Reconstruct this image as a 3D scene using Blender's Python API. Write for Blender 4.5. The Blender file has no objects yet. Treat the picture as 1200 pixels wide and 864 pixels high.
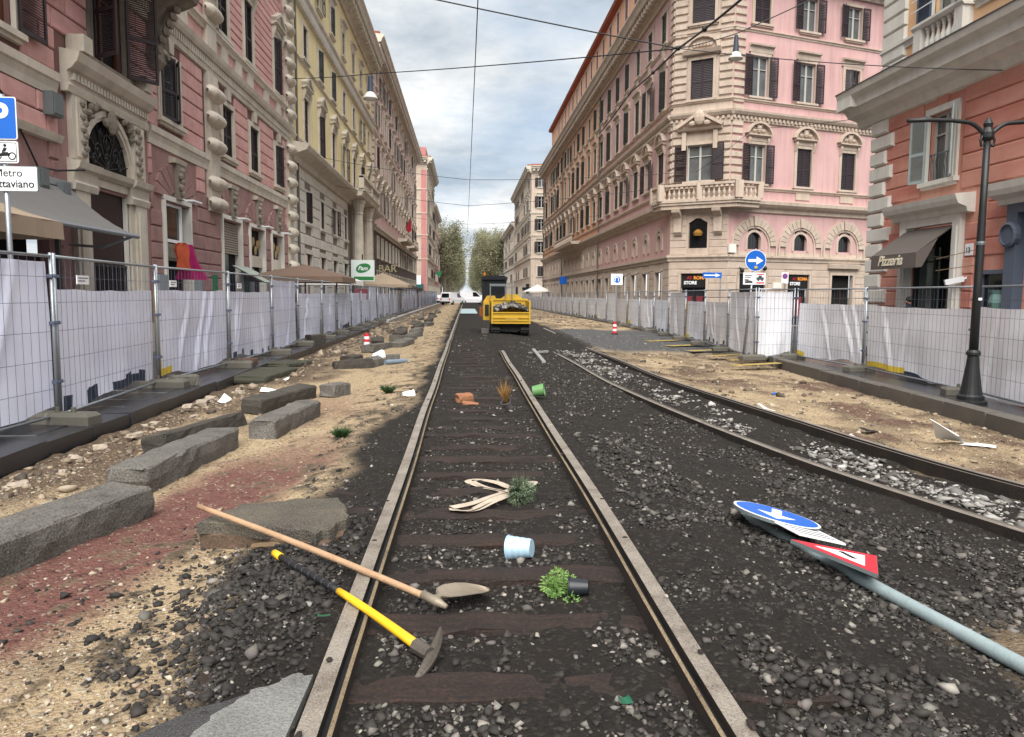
import bpy, math, random
import numpy as np
from mathutils import Vector, Matrix
R = math.radians
rng = random.Random(7)
nr = np.random.default_rng(11)
C = bpy.context.scene.collection
sc = bpy.context.scene

# ---------------------------------------------------------------- camera, sky, sun, exposure
EYE = 1.51
def setup_camera():
    yaw, pitch, roll = R(3.456), R(5.4975), R(-0.4)
    f = Vector((math.sin(yaw)*math.cos(pitch), math.cos(yaw)*math.cos(pitch), -math.sin(pitch)))
    r = Vector((math.cos(yaw), -math.sin(yaw), 0))
    d = f.cross(r)
    r2 = math.cos(roll)*r + math.sin(roll)*d
    d2 = -math.sin(roll)*r + math.cos(roll)*d
    cam = bpy.data.cameras.new('camera'); co = bpy.data.objects.new('camera', cam); C.objects.link(co)
    m = Matrix((r2, -d2, -f)).transposed().to_4x4(); m.translation = Vector((0, 0, EYE))
    co.matrix_world = m
    cam.sensor_width = 36; cam.lens = 27.0; cam.clip_start = .05; cam.clip_end = 6000
    sc.camera = co
setup_camera()

SUN_EL, SUN_AZ = R(52), R(186)      # azimuth measured from +Y clockwise
w = bpy.data.worlds.new('World'); sc.world = w; w.use_nodes = True
nt = w.node_tree; nt.nodes.clear()
N = nt.nodes.new; L = nt.links.new
def mth(op, a, b=None, clamp=False):
    n = N('ShaderNodeMath'); n.operation = op; n.use_clamp = clamp
    for i, x in enumerate((a, b)):
        if x is None: continue
        if isinstance(x, (int, float)): n.inputs[i].default_value = x
        else: L(x, n.inputs[i])
    return n.outputs[0]
tc = N('ShaderNodeTexCoord'); sep = N('ShaderNodeSeparateXYZ'); L(tc.outputs['Generated'], sep.inputs[0])
zz = mth('ADD', mth('MAXIMUM', sep.outputs['Z'], 0.0), 0.16)
cmb = N('ShaderNodeCombineXYZ')
L(mth('DIVIDE', sep.outputs['X'], zz), cmb.inputs[0]); L(mth('DIVIDE', sep.outputs['Y'], zz), cmb.inputs[1])
cmb.inputs[2].default_value = 3.1
def noise(scale, detail, rough, off, vec):
    mp = N('ShaderNodeMapping'); mp.inputs['Location'].default_value = off; L(vec, mp.inputs[0])
    n = N('ShaderNodeTexNoise'); n.inputs['Scale'].default_value = scale; n.inputs['Detail'].default_value = detail
    n.inputs['Roughness'].default_value = rough; L(mp.outputs[0], n.inputs['Vector']); return n.outputs['Fac']
def ramp(fac, stops):
    n = N('ShaderNodeValToRGB'); L(fac, n.inputs[0]); e = n.color_ramp.elements
    while len(e) < len(stops): e.new(.5)
    for el, (p, c) in zip(e, stops): el.position = p; el.color = (*c, 1)
    return n.outputs[0]
cover = noise(.62, 9, .58, (4.2, 1.3, 0), cmb.outputs[0])
dens = noise(1.15, 8, .6, (9.7, 5.1, 2), cmb.outputs[0])
sky = N('ShaderNodeTexSky'); sky.sky_type = 'NISHITA'; sky.sun_disc = False
sky.sun_elevation = SUN_EL; sky.sun_rotation = SUN_AZ
sky.air_density = 1.0; sky.dust_density = 1.5; sky.ozone_density = 1.2
SK = 0.05
cloudcol = ramp(dens, [(.37, (1.5, 1.76, 2.02)), (.45, (2.15, 2.34, 2.52)), (.53, (2.85, 2.95, 3.0)), (.60, (3.65, 3.68, 3.68))])
blue = N('ShaderNodeMix'); blue.data_type = 'RGBA'; blue.inputs[0].default_value = .85
L(sky.outputs[0], blue.inputs[6]); blue.inputs[7].default_value = (1.35, 1.82, 2.4, 1)
mx = N('ShaderNodeMix'); mx.data_type = 'RGBA'
L(ramp(cover, [(.30, (.3, .3, .3)), (.46, (1, 1, 1))]), mx.inputs[0]); L(blue.outputs[2], mx.inputs[6]); L(cloudcol, mx.inputs[7])
bg = N('ShaderNodeBackground'); bg.inputs['Strength'].default_value = SK; L(mx.outputs[2], bg.inputs[0])
wo = N('ShaderNodeOutputWorld'); L(bg.outputs[0], wo.inputs[0])

sl = bpy.data.lights.new('sun', 'SUN'); sl.energy = 1.1; sl.angle = R(58); sl.color = (1, .96, .9)
so = bpy.data.objects.new('sun', sl); C.objects.link(so)
sd = Vector((math.sin(SUN_AZ)*math.cos(SUN_EL), math.cos(SUN_AZ)*math.cos(SUN_EL), math.sin(SUN_EL)))
so.rotation_euler = sd.to_track_quat('Z', 'Y').to_euler(); so.location = (0, 0, 60)
sc.view_settings.view_transform = 'Standard'; sc.view_settings.look = 'None'
sc.view_settings.exposure = 2.65; sc.view_settings.gamma = 1

# ---------------------------------------------------------------- materials
def lin0(c):
    return tuple(((x/255)/12.92 if x/255 <= .04045 else ((x/255+.055)/1.055)**2.4) for x in c)
lin = lin0
MATS = {}
KS = {'worn_rail_head': .85, 'ochre_rail_lip': .85, 'dark_worn_rail': 1., 'dull_rail_lip': .9, 'pale_grey_shutter_paint': 1., 'pale_grey_stucco': 1., 'grey_green_pole_paint': .9, 'pink_stucco': 1., 'mauve_stucco': .95, 'travertine': .98, 'apricot_stucco': .72, 'weathered_travertine': .8, 'pale_yellow_stucco': 1., 'mauve_pink_stucco': .95, 'brick_red_stucco': .9, 'apricot_upper_stucco': .9, 'cream_stone': .68, 'white_ashlar': 1., 'ashlar_joint': .8, 'tarred_timber': .5,  'grey_granite_kerb': .55, 'travertine_kerb': .5, 'rose_stucco': .66}
BRIGHT = {'orange_lettering','cream_lettering','dark_red_lettering','white_enamel','lavender_white_sheet','white_sheet','beige_white_sheet','bluish_sheet','yellow_print','white_paint','sign_white','white_car_paint','galvanised_steel','galvanised_wire','bright_yellow_plastic','traffic_blue','signal_red','pale_blue_zinc','white_canvas','pale_ash_handle','fresh_green_leaf'}
def M(name, rgb, rough=.75, var=.25, scale=3.0, bump=.0, bscale=40., metal=0., streak=0., dark=None, spec=.4, hue=None, fine=.0, transl=0., grain=0.):
    """Principled material whose base colour wanders by noise; streak = rain-washed vertical variation, dark = second dirt colour."""
    if name in MATS: return MATS[name]
    m = bpy.data.materials.new(name); m.use_nodes = True; t = m.node_tree; b = t.nodes['Principled BSDF']
    n_, l_ = t.nodes.new, t.links.new
    k_ = 1. if name in BRIGHT else KS.get(name, .62); lin = lambda q: tuple(x*k_ for x in lin0(q))
    c = lin(rgb); d = lin(dark) if dark else tuple(x*.55 for x in c); h = lin(hue) if hue else tuple(min(1, x*1.25) for x in c)
    b.inputs['Roughness'].default_value = rough; b.inputs['Metallic'].default_value = metal
    b.inputs['Specular IOR Level'].default_value = spec
    tcn = n_('ShaderNodeTexCoord'); oi = n_('ShaderNodeObjectInfo')
    ad = n_('ShaderNodeVectorMath'); ad.operation = 'MULTIPLY_ADD'; l_(oi.outputs['Random'], ad.inputs[0]); ad.inputs[1].default_value = (17, 31, 23); l_(tcn.outputs['Object'], ad.inputs[2])
    def nz(s, det=6, ro=.6, sc3=None):
        mp = n_('ShaderNodeMapping'); l_(ad.outputs[0], mp.inputs[0])
        if sc3: mp.inputs['Scale'].default_value = sc3
        x = n_('ShaderNodeTexNoise'); x.inputs['Scale'].default_value = s; x.inputs['Detail'].default_value = det; x.inputs['Roughness'].default_value = ro
        l_(mp.outputs[0], x.inputs['Vector']); return x.outputs['Fac']
    def mix(fac, a, bb, k, lo=.35, hi=.7):
        mr = n_('ShaderNodeMapRange'); l_(fac, mr.inputs[0]); mr.inputs[1].default_value = lo; mr.inputs[2].default_value = hi
        mr.inputs[3].default_value = 0; mr.inputs[4].default_value = k
        x = n_('ShaderNodeMix'); x.data_type = 'RGBA'; l_(mr.outputs[0], x.inputs[0])
        if isinstance(a, tuple): x.inputs[6].default_value = (*a, 1)
        else: l_(a, x.inputs[6])
        x.inputs[7].default_value = (*bb, 1); return x.outputs[2]
    col = c
    if var: col = mix(nz(scale), col, d, var); col = mix(nz(scale*.37, 4), col, h, var)
    if streak: col = mix(nz(2.2, 6, .65, (1.6, 1.6, .14)), col, d, streak, .45, .75)
    if grain: col = mix(nz(5, 6, .7, (.25, 5, 5)), col, d, grain, .42, .66); col = mix(nz(3, 5, .7, (.3, 7, 7)), col, h, grain*.6, .5, .7)
    if fine: col = mix(nz(bscale*1.3, 3), col, d, fine, .45, .62); col = mix(nz(bscale*1.9, 3), col, h, fine, .5, .65)
    if isinstance(col, tuple): b.inputs['Base Color'].default_value = (*col, 1)
    else: l_(col, b.inputs['Base Color'])
    if bump:
        bp = n_('ShaderNodeBump'); bp.inputs['Strength'].default_value = min(1, bump); bp.inputs['Distance'].default_value = .02
        l_(nz(bscale, 8, .65), bp.inputs['Height']); l_(bp.outputs[0], b.inputs['Normal'])
    if transl:
        tr = n_('ShaderNodeBsdfTranslucent'); ms = n_('ShaderNodeMixShader'); ms.inputs[0].default_value = transl
        if isinstance(col, tuple): tr.inputs[0].default_value = (*col, 1)
        else: l_(col, tr.inputs[0])
        l_(b.outputs[0], ms.inputs[1]); l_(tr.outputs[0], ms.inputs[2]); l_(ms.outputs[0], t.nodes['Material Output'].inputs[0])
    MATS[name] = m; return m
def EM(name, rgb, s=1.0):
    m = bpy.data.materials.new(name); m.use_nodes = True; b = m.node_tree.nodes['Principled BSDF']
    b.inputs['Base Color'].default_value = (*lin(rgb), 1); b.inputs['Emission Color'].default_value = (*lin(rgb), 1); b.inputs['Emission Strength'].default_value = s
    MATS[name] = m; return m

pinkA = M('pink_stucco', (204, 154, 150), .85, .4, 1.6, .25, 60, streak=.35, dark=(146, 104, 100), hue=(222, 184, 178))
darkA = M('mauve_stucco', (156, 120, 116), .85, .4, 1.4, .35, 50, streak=.4, dark=(98, 76, 74), hue=(182, 148, 140))
jointA = M('recessed_joint_mortar', (140, 104, 100), .9, .4, 2, .3)
trav = M('travertine', (200, 191, 176), .8, .4, 2.2, .4, 35, streak=.3, dark=(132, 122, 110), hue=(218, 210, 198))
travd = M('weathered_travertine', (152, 143, 130), .85, .5, 2.5, .6, 30, streak=.45, dark=(84, 76, 68))
shut = M('dark_brown_shutter_paint', (58, 46, 52), .5, .3, 4)
shutg = M('grey_green_shutter_paint', (70, 74, 72), .55, .3, 4)
shutl = M('pale_grey_shutter_paint', (160, 172, 172), .6, .3, 4, dark=(116, 124, 124))
shutb = M('blue_grey_shutter_paint', (96, 112, 136), .6, .3, 4)
glass = M('window_glass', (26, 30, 34), .06, .15, 1.2, spec=.8)
wglass = M('curtained_window_glass', (120, 124, 124), .12, .5, 1.5, dark=(40, 44, 46), spec=.7)
sashw = M('white_sash_paint', (214, 212, 206), .5, .15, 4)
sashb = M('brown_sash_wood', (104, 62, 42), .5, .3, 4)
dark = M('painted_dark_interior', (22, 18, 18), .9, .2, 2)  # flat dark colour standing in for the unlit rooms behind openings
yelB = M('pale_yellow_stucco', (228, 212, 164), .85, .25, .8, .15, 60, streak=.3, dark=(176, 152, 96), hue=(236, 224, 180))
stoB = M('white_ashlar', (210, 204, 192), .85, .35, 1.2, .3, 40, streak=.4, dark=(140, 132, 120), hue=(226, 222, 214))
jointB = M('ashlar_joint', (140, 132, 122), .9, .3, 2)
wallC = M('mauve_pink_stucco', (204, 174, 168), .85, .3, .8, .1, streak=.35, dark=(140, 108, 104))
gfC = M('dark_ground_storey_stone', (112, 100, 94), .85, .4, 1, .2, streak=.4)
pinkR = M('rose_stucco', (232, 188, 186), .85, .3, .6, .12, 50, streak=.5, dark=(188, 142, 136), hue=(240, 206, 200))
creamR = M('cream_stone', (224, 203, 186), .85, .35, 1.0, .25, 40, streak=.5, dark=(156, 140, 122), hue=(234, 222, 206))
orR = M('apricot_stucco', (232, 178, 142), .85, .35, .7, .12, 50, streak=.3, dark=(180, 122, 88))
redO = M('brick_red_stucco', (204, 138, 124), .85, .7, 1.0, .25, 45, streak=.5, dark=(182, 100, 84), hue=(228, 182, 160))
jointO = M('dark_groove_stucco', (120, 52, 44), .9, .3, 2)  # darker red stucco tone meant for the wall grooves
apO = M('apricot_upper_stucco', (232, 192, 150), .85, .3, 1.0, .15, streak=.25, dark=(206, 140, 90))
whO = M('pale_grey_stucco', (216, 213, 205), .8, .25, 1.4, .2, 40, streak=.3, dark=(156, 150, 142))
greyO = M('grey_painted_joinery', (112, 122, 140), .5, .2, 3)
steel = M('galvanised_steel', (164, 170, 176), .42, .3, 9, .1, 80, metal=.75, dark=(112, 118, 124))
wirem = M('galvanised_wire', (104, 112, 132), .5, .2, 9, metal=.4)
shL = M('lavender_white_sheet', (234, 237, 255), .55, .3, 1.1, .15, 18, dark=(200, 205, 238), streak=.35, transl=.18)  # the sky's lavender cast is put into the sheet colour
shR = M('white_sheet', (244, 245, 251), .55, .3, 1.1, .15, 18, dark=(196, 196, 204), transl=.18)
shB = M('beige_white_sheet', (230, 227, 228), .55, .3, 1.1, .15, 18, dark=(206, 198, 194), transl=.18)
shY = M('yellow_print', (232, 200, 60), .55, .12, 3, transl=.15)
shN = M('navy_print', (46, 62, 84), .55, .15, 3)
conc = M('concrete', (126, 122, 112), .9, .6, 5, .5, 60, fine=.3)
basalt = M('grey_granite_kerb', (134, 130, 124), .9, .75, 5, 1., 45, dark=(62, 56, 50), hue=(164, 160, 152), fine=.6)
basaltd = M('dark_granite_kerb', (92, 87, 80), .9, .75, 5, 1., 45, dark=(44, 40, 36), fine=.6)
wetpav = M('wet_basalt_paving', (56, 56, 60), .2, .5, 1.6, .3, 60, dark=(28, 28, 31), hue=(84, 84, 88), spec=.7)
kerbm = M('travertine_kerb', (128, 122, 114), .7, .4, 3, .5, 50, dark=(74, 70, 66))
asph = M('asphalt', (74, 73, 73), .85, .35, 3, .8, 130, fine=.6, dark=(44, 43, 43), hue=(120, 118, 115))
railt = M('worn_rail_head', (150, 140, 128), .5, .7, 9, .4, 70, metal=.3, dark=(78, 66, 56), hue=(190, 182, 170), fine=.45)
rails = M('rusty_rail_side', (44, 39, 36), .8, .5, 8, .6, 60, dark=(26, 24, 23), hue=(78, 62, 48))
raill = M('ochre_rail_lip', (150, 132, 106), .65, .8, 7, .5, 70, metal=.1, dark=(74, 58, 46), hue=(176, 158, 128), fine=.5)
raild = M('dark_worn_rail', (150, 142, 132), .45, .5, 6, .35, 70, metal=.4, dark=(50, 45, 42), hue=(150, 142, 134))
slp = M('tarred_timber', (44, 39, 37), .8, .5, 7, .9, 30, dark=(24, 22, 22), hue=(98, 70, 58), fine=.4, grain=.7)
woodh = M('pale_ash_handle', (164, 134, 106), .7, .6, 9, .5, 40, dark=(132, 100, 74))
woodp = M('weathered_plank', (140, 116, 88), .8, .4, 6, .5, 40)
blade = M('worn_shovel_steel', (172, 160, 142), .5, .4, 8, .3, 50, metal=.3, dark=(120, 104, 84))
picks = M('forged_steel', (120, 112, 104), .55, .4, 9, .3, 50, metal=.5)
yelp = M('bright_yellow_plastic', (226, 178, 30), .55, .4, 12, .2, 60, dark=(150, 116, 40))
yeld = M('yellow_machine_paint', (240, 194, 52), .45, .3, 3, dark=(176, 134, 50), hue=(246, 208, 90))
blk = M('black_rubber', (36, 36, 38), .6, .3, 8, .2, 50)
blkp = M('black_lamp_paint', (40, 42, 44), .45, .3, 5, .15, 50, dark=(24, 25, 26))
cabd = M('dark_cab_paint', (26, 28, 36), .35, .2, 4)
blue = M('traffic_blue', (20, 96, 190), .4, .1, 5)
whp = M('white_paint', (236, 238, 240), .45, .08, 5)
redp = M('signal_red', (204, 44, 60), .45, .12, 5)
blkt = M('black_print', (28, 28, 30), .5, .1, 5)
zinc = M('grey_sign_back', (140, 150, 152), .5, .25, 6, metal=.5)
pole = M('grey_green_pole_paint', (138, 154, 157), .55, .5, 9, .2, 50, dark=(98, 110, 112), hue=(164, 178, 180))
awg = M('grey_awning_canvas', (150, 148, 146), .85, .15, 2, transl=.1)
awb = M('beige_awning_canvas', (206, 184, 160), .85, .2, 2, dark=(164, 140, 116), transl=.1)
awp = M('taupe_awning_canvas', (124, 114, 108), .85, .15, 2)
brolly = M('taupe_parasol_canvas', (142, 118, 102), .85, .2, 2)
cream_l = M('cream_lettering', (232, 220, 196), .6, .05, 3)
orange_l = M('orange_lettering', (236, 150, 60), .6, .05, 3)
red_l = M('dark_red_lettering', (150, 30, 40), .6, .05, 3)
green_l = M('sign_green', (60, 160, 90), .5, .1, 3)
wirek = M('black_cable', (40, 42, 48), .6, .1, 3)
skin = M('skin', (200, 150, 125), .55, .1, 5)
hairm = M('dark_hair', (34, 26, 24), .6, .2, 20)
coat = M('dark_blue_coat', (40, 44, 60), .8, .2, 6)
carw = M('white_car_paint', (228, 230, 234), .3, .05, 3)
terr = M('terracotta_roof', (178, 96, 70), .85, .4, 2, .4)
# ---------------------------------------------------------------- helpers
class MB:
    def __init__(s): s.v = []; s.f = []; s.m = []
    def face(s, pts, m=0):
        i = len(s.v); s.v += [tuple(p) for p in pts]; s.f.append(tuple(range(i, i+len(pts)))); s.m.append(m)
    def add(s, vs, fs, m=0):
        i = len(s.v); s.v += [tuple(p) for p in vs]
        for f in fs: s.f.append(tuple(i+k for k in f)); s.m.append(m)
    def box(s, x0, x1, y0, y1, z0, z1, m=0):
        s.add([(x0,y0,z0),(x1,y0,z0),(x1,y1,z0),(x0,y1,z0),(x0,y0,z1),(x1,y0,z1),(x1,y1,z1),(x0,y1,z1)],
              [(3,2,1,0),(4,5,6,7),(0,1,5,4),(1,2,6,5),(2,3,7,6),(3,0,4,7)], m)
    def bar(s, p, q, w, h, m=0, up=(0,0,1)):
        p = Vector(p); q = Vector(q); a = (q-p).normalized(); u = Vector(up)
        if abs(a.dot(u)) > .98: u = Vector((1,0,0))
        r = a.cross(u).normalized()*(w/2); t = r.cross(a).normalized()*(h/2)
        vs = [p-r-t, p+r-t, p+r+t, p-r+t, q-r-t, q+r-t, q+r+t, q-r+t]
        s.add(vs, [(3,2,1,0),(4,5,6,7),(0,1,5,4),(1,2,6,5),(2,3,7,6),(3,0,4,7)], m)
    def tube(s, pts, r, n=6, m=0, cap=True):
        pts = [Vector(p) for p in pts]; rs = r if isinstance(r, (list, tuple)) else [r]*len(pts)
        rings = []; u = None
        for i, p in enumerate(pts):
            a = (pts[min(i+1, len(pts)-1)] - pts[max(i-1, 0)]).normalized()
            if u is None: u = a.orthogonal().normalized()
            u = (u - a*u.dot(a)); u = u.normalized() if u.length > 1e-6 else a.orthogonal().normalized()
            b = a.cross(u); rings.append([p + (u*math.cos(2*math.pi*k/n) + b*math.sin(2*math.pi*k/n))*rs[i] for k in range(n)])
        vs = [q for g in rings for q in g]; fs = []
        for i in range(len(pts)-1):
            for k in range(n): fs.append((i*n+k, i*n+(k+1)%n, (i+1)*n+(k+1)%n, (i+1)*n+k))
        if cap: fs.append(tuple(range(n-1, -1, -1))); fs.append(tuple((len(pts)-1)*n+k for k in range(n)))
        s.add(vs, fs, m)
    def lathe(s, prof, n=12, c=(0,0,0), m=0, cap=True, a0=0):
        vs = []; fs = []
        for r, z in prof:
            for k in range(n): vs.append((c[0]+r*math.cos(a0+2*math.pi*k/n), c[1]+r*math.sin(a0+2*math.pi*k/n), c[2]+z))
        for i in range(len(prof)-1):
            for k in range(n): fs.append((i*n+k, i*n+(k+1)%n, (i+1)*n+(k+1)%n, (i+1)*n+k))
        if cap: fs.append(tuple(range(n-1, -1, -1))); fs.append(tuple((len(prof)-1)*n+k for k in range(n)))
        s.add(vs, fs, m)
    def mould(s, prof, u0, u1, m=0):
        """closed (d, z) profile swept along u; d is the distance the profile stands out of the wall"""
        n = len(prof); vs = [(u0, -d, z) for d, z in prof] + [(u1, -d, z) for d, z in prof]
        fs = [(i, (i+1) % n, n+(i+1) % n, n+i) for i in range(n)] + [tuple(range(n-1, -1, -1)), tuple(range(n, 2*n))]
        s.add(vs, fs, m)
    def prism(s, poly, z0, z1, m=0):
        n = len(poly); vs = [(x, y, z0) for x, y in poly] + [(x, y, z1) for x, y in poly]
        s.add(vs, [tuple(range(n-1, -1, -1)), tuple(range(n, 2*n))] + [(i, (i+1) % n, n+(i+1) % n, n+i) for i in range(n)], m)
    def plate(s, poly, y0, y1, m=0):
        """(u, z) outline given thickness from y0 (front) to y1"""
        n = len(poly); vs = [(x, y0, z) for x, z in poly] + [(x, y1, z) for x, z in poly]
        s.add(vs, [tuple(range(n)), tuple(range(2*n-1, n-1, -1))] + [(i, n+i, n+(i+1) % n, (i+1) % n) for i in range(n)], m)
    def ell(s, c, r, n=8, k=5, m=0):
        prof = [(max(1e-3, math.sin(math.pi*i/k)), -math.cos(math.pi*i/k)) for i in range(k+1)]
        vs = []; fs = []
        for a, z in prof:
            for j in range(n): vs.append((c[0]+r[0]*a*math.cos(2*math.pi*j/n), c[1]+r[1]*a*math.sin(2*math.pi*j/n), c[2]+r[2]*z))
        for i in range(k):
            for j in range(n): fs.append((i*n+j, i*n+(j+1)%n, (i+1)*n+(j+1)%n, (i+1)*n+j))
        s.add(vs, fs, m)
    def mesh(s, name, mats, smooth=False):
        me = bpy.data.meshes.new(name); me.from_pydata(s.v, [], s.f)
        mats = mats if isinstance(mats, (list, tuple)) else [mats]
        for x in mats: me.materials.append(x)
        if len(mats) > 1: me.polygons.foreach_set('material_index', s.m)
        if smooth: me.polygons.foreach_set('use_smooth', [True]*len(me.polygons))
        me.update(); return me
    def build(s, name, mats, parent=None, loc=(0,0,0), rot=(0,0,0), smooth=False):
        return obj(name, s.mesh(name, mats, smooth), parent, loc, rot)
def obj(name, me, parent=None, loc=(0,0,0), rot=(0,0,0), scale=None):
    o = bpy.data.objects.new(name, me); C.objects.link(o)
    if parent is not None: o.parent = parent
    o.location = loc; o.rotation_euler = rot if isinstance(rot, (tuple, list)) else (0, 0, rot)
    if scale: o.scale = scale
    return o
def tag(o, label=None, cat=None, group=None, kind=None):
    if label: o['label'] = label
    if cat: o['category'] = cat
    if group: o['group'] = group
    if kind: o['kind'] = kind
    return o
def thing(name, label, cat, loc=(0,0,0), rotz=0, group=None):
    o = bpy.data.objects.new(name, None); C.objects.link(o); o.location = loc; o.rotation_euler = (0,0,rotz); o.empty_display_size = .3
    return tag(o, label, cat, group)
def nparr_mesh(name, V, F, mats, attr=None, smooth=False):
    """big mesh straight from numpy arrays; F is (n,3) or (n,4)"""
    me = bpy.data.meshes.new(name); k = F.shape[1]
    me.vertices.add(len(V)); me.vertices.foreach_set('co', V.astype(np.float32).ravel())
    me.loops.add(F.size); me.loops.foreach_set('vertex_index', F.astype(np.int32).ravel())
    me.polygons.add(len(F)); me.polygons.foreach_set('loop_start', np.arange(0, F.size, k, dtype=np.int32))
    try: me.polygons.foreach_set('loop_total', np.full(len(F), k, dtype=np.int32))
    except Exception: pass
    for m in (mats if isinstance(mats, (list, tuple)) else [mats]): me.materials.append(m)
    if attr:
        for nm, a in attr.items():
            if a.ndim == 1:
                t = me.attributes.new(nm, 'FLOAT', 'POINT'); t.data.foreach_set('value', a.astype(np.float32))
            else:
                t = me.attributes.new(nm, 'FLOAT_COLOR', 'POINT'); t.data.foreach_set('color', a.astype(np.float32).ravel())
    if smooth: me.polygons.foreach_set('use_smooth', np.ones(len(F), dtype=bool))
    me.update(calc_edges=True); return me
def text_mesh(txt, size, mat, extrude=.004, shear=0., align='LEFT', name='lettering', spacing=1.0, bold=0.):
    cu = bpy.data.curves.new(name, 'FONT'); cu.body = txt; cu.size = size; cu.extrude = extrude; cu.shear = shear; cu.align_x = align; cu.space_character = spacing; cu.offset = bold
    o = bpy.data.objects.new('tmp_text', cu); C.objects.link(o)
    dg = bpy.context.evaluated_depsgraph_get(); me = bpy.data.meshes.new_from_object(o.evaluated_get(dg))
    bpy.data.objects.remove(o); me.name = name; me.materials.clear(); me.materials.append(mat); return me
def fbm(x, y, seed=0, octv=5, lac=2.03, gain=.5):
    """cheap value noise for numpy arrays, about -1..1"""
    out = np.zeros_like(x, dtype=np.float64); amp = 1.; tot = 0.
    for o in range(octv):
        xi = np.floor(x).astype(np.int64); yi = np.floor(y).astype(np.int64); xf = x-xi; yf = y-yi
        u = xf*xf*(3-2*xf); v = yf*yf*(3-2*yf)
        def h(a, b):
            n = (a*374761393 + b*668265263 + (seed+o*17)*1442695041) & 0xffffffff
            n = ((n ^ (n >> 13))*1274126177) & 0xffffffff
            return ((n ^ (n >> 16)) & 0xffff)/32767.5 - 1
        out += amp*((h(xi,yi)*(1-u)+h(xi+1,yi)*u)*(1-v) + (h(xi,yi+1)*(1-u)+h(xi+1,yi+1)*u)*v)
        tot += amp; amp *= gain; x = x*lac+3.1; y = y*lac+1.7
    return out/tot

# ---- facades: u runs to the right as one faces the wall, d out of the wall, z up; local y = -d
class Fac:
    def __init__(s, root, org, ang):
        s.root = root; s.ang = ang; s.o = Vector((org[0], org[1], 0)); s.holes = []
        s.rl = Vector(root.location)
        s.dx = Vector((math.cos(ang), math.sin(ang), 0)); s.dn = Vector((math.sin(ang), -math.cos(ang), 0))
    def loc(s, u=0, d=0, z=0): return s.o + s.dx*u + s.dn*d + Vector((0,0,z)) - s.rl
    def put(s, name, me, u=0, d=0, z=0, scale=None): return obj(name, me, s.root, s.loc(u, d, z), s.ang, scale)
    def mb(s, name, mb, mats, smooth=False): return s.put(name, mb.mesh(name, mats, smooth))
    def hole(s, u, z, w, h): s.holes.append((u-w/2, u+w/2, z, z+h))
    def wall(s, name, u0, u1, z0, z1, mat, depth=.22, d=0.):
        b = MB(); hs = [h for h in s.holes if h[1] > u0 and h[0] < u1 and h[3] > z0 and h[2] < z1]
        zs = sorted({z0, z1} | {min(max(h[2], z0), z1) for h in hs} | {min(max(h[3], z0), z1) for h in hs})
        for za, zb in zip(zs, zs[1:]):
            if zb-za < 1e-4: continue
            cur = u0
            for h in sorted(h for h in hs if h[2] < (za+zb)/2 < h[3]):
                if h[0] > cur: b.face([(cur,-d,za),(h[0],-d,za),(h[0],-d,zb),(cur,-d,zb)])
                cur = max(cur, h[1])
            if cur < u1: b.face([(cur,-d,za),(u1,-d,za),(u1,-d,zb),(cur,-d,zb)])
        for a, c, e, g in hs:
            e = max(e, z0); g = min(g, z1)
            y0, y1 = -d, depth
            b.face([(a,y0,e),(a,y1,e),(a,y1,g),(a,y0,g)]); b.face([(c,y0,e),(c,y0,g),(c,y1,g),(c,y1,e)])
            b.face([(a,y0,g),(a,y1,g),(c,y1,g),(c,y0,g)]); b.face([(a,y0,e),(c,y0,e),(c,y1,e),(a,y1,e)])
        return s.mb(name, b, mat)
    def courses(s, name, u0, u1, z0, z1, rh, bw, mat, gap=.025, out=.035, d=0., extra=(), cap=300, near=None, seed=1):
        """rusticated blocks laid round the holes: each a part, those past cap joined into one stuff part"""
        rr = random.Random(seed); me = block_mesh(mat); lst = []
        n = max(1, round((z1-z0)/rh)); rh = (z1-z0)/n
        obst = [(a-.02, c+.02, e-.02, g+.02) for a, c, e, g in s.holes] + list(extra)
        for i in range(n):
            za, zb = z0+i*rh, z0+(i+1)*rh; cur = u0; segs = []
            for h in sorted(h for h in obst if h[2] < zb-.04 and h[3] > za+.04):
                if h[0] > cur: segs.append((cur, min(h[0], u1)))
                cur = max(cur, h[1])
            if cur < u1: segs.append((cur, u1))
            for a, c in segs:
                if c-a < .08: continue
                k = a; first = True
                while k < c-.01:
                    wd = bw*(.85+.3*rr.random())
                    if first and i % 2: wd *= .5
                    first = False; e = min(c, k+wd)
                    if c-e < .3*bw: e = c
                    lst.append((k, e, za, zb)); k = e
        key = (lambda t: -(t[3]-t[2])*(t[1]-t[0])) if near is None else (lambda t: abs((t[0]+t[1])/2-near))
        lst.sort(key=key)
        for a, c, e, g in lst[:cap]:
            s.put(name, me, (a+c)/2, d, (e+g)/2, (max(.03, c-a-gap), out*(.85+.3*rr.random()), g-e-gap))
        if lst[cap:]:
            b = MB()
            for a, c, e, g in lst[cap:]: b.box(a+gap/2, c-gap/2, -d-out, -d+.001, e+gap/2, g-gap/2)
            tag(s.mb(name, b, mat), kind='stuff')
_blk = {}
def block_mesh(mat):
    if mat.name not in _blk:
        b = MB(); i = .035
        b.add([(-.5,.0,-.5),(.5,.0,-.5),(.5,.0,.5),(-.5,.0,.5),(-.5,-.55,-.5),(.5,-.55,-.5),(.5,-.55,.5),(-.5,-.55,.5),
               (-.5+i*.6,-1,-.5+i*1.6),(.5-i*.6,-1,-.5+i*1.6),(.5-i*.6,-1,.5-i*1.6),(-.5+i*.6,-1,.5-i*1.6)],
              [(8,9,10,11),(4,5,9,8),(5,6,10,9),(6,7,11,10),(7,4,8,11),(0,1,5,4),(1,2,6,5),(2,3,7,6),(3,0,4,7)])
        _blk[mat.name] = b.mesh('block', mat)
    return _blk[mat.name]
_wc = {}
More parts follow.
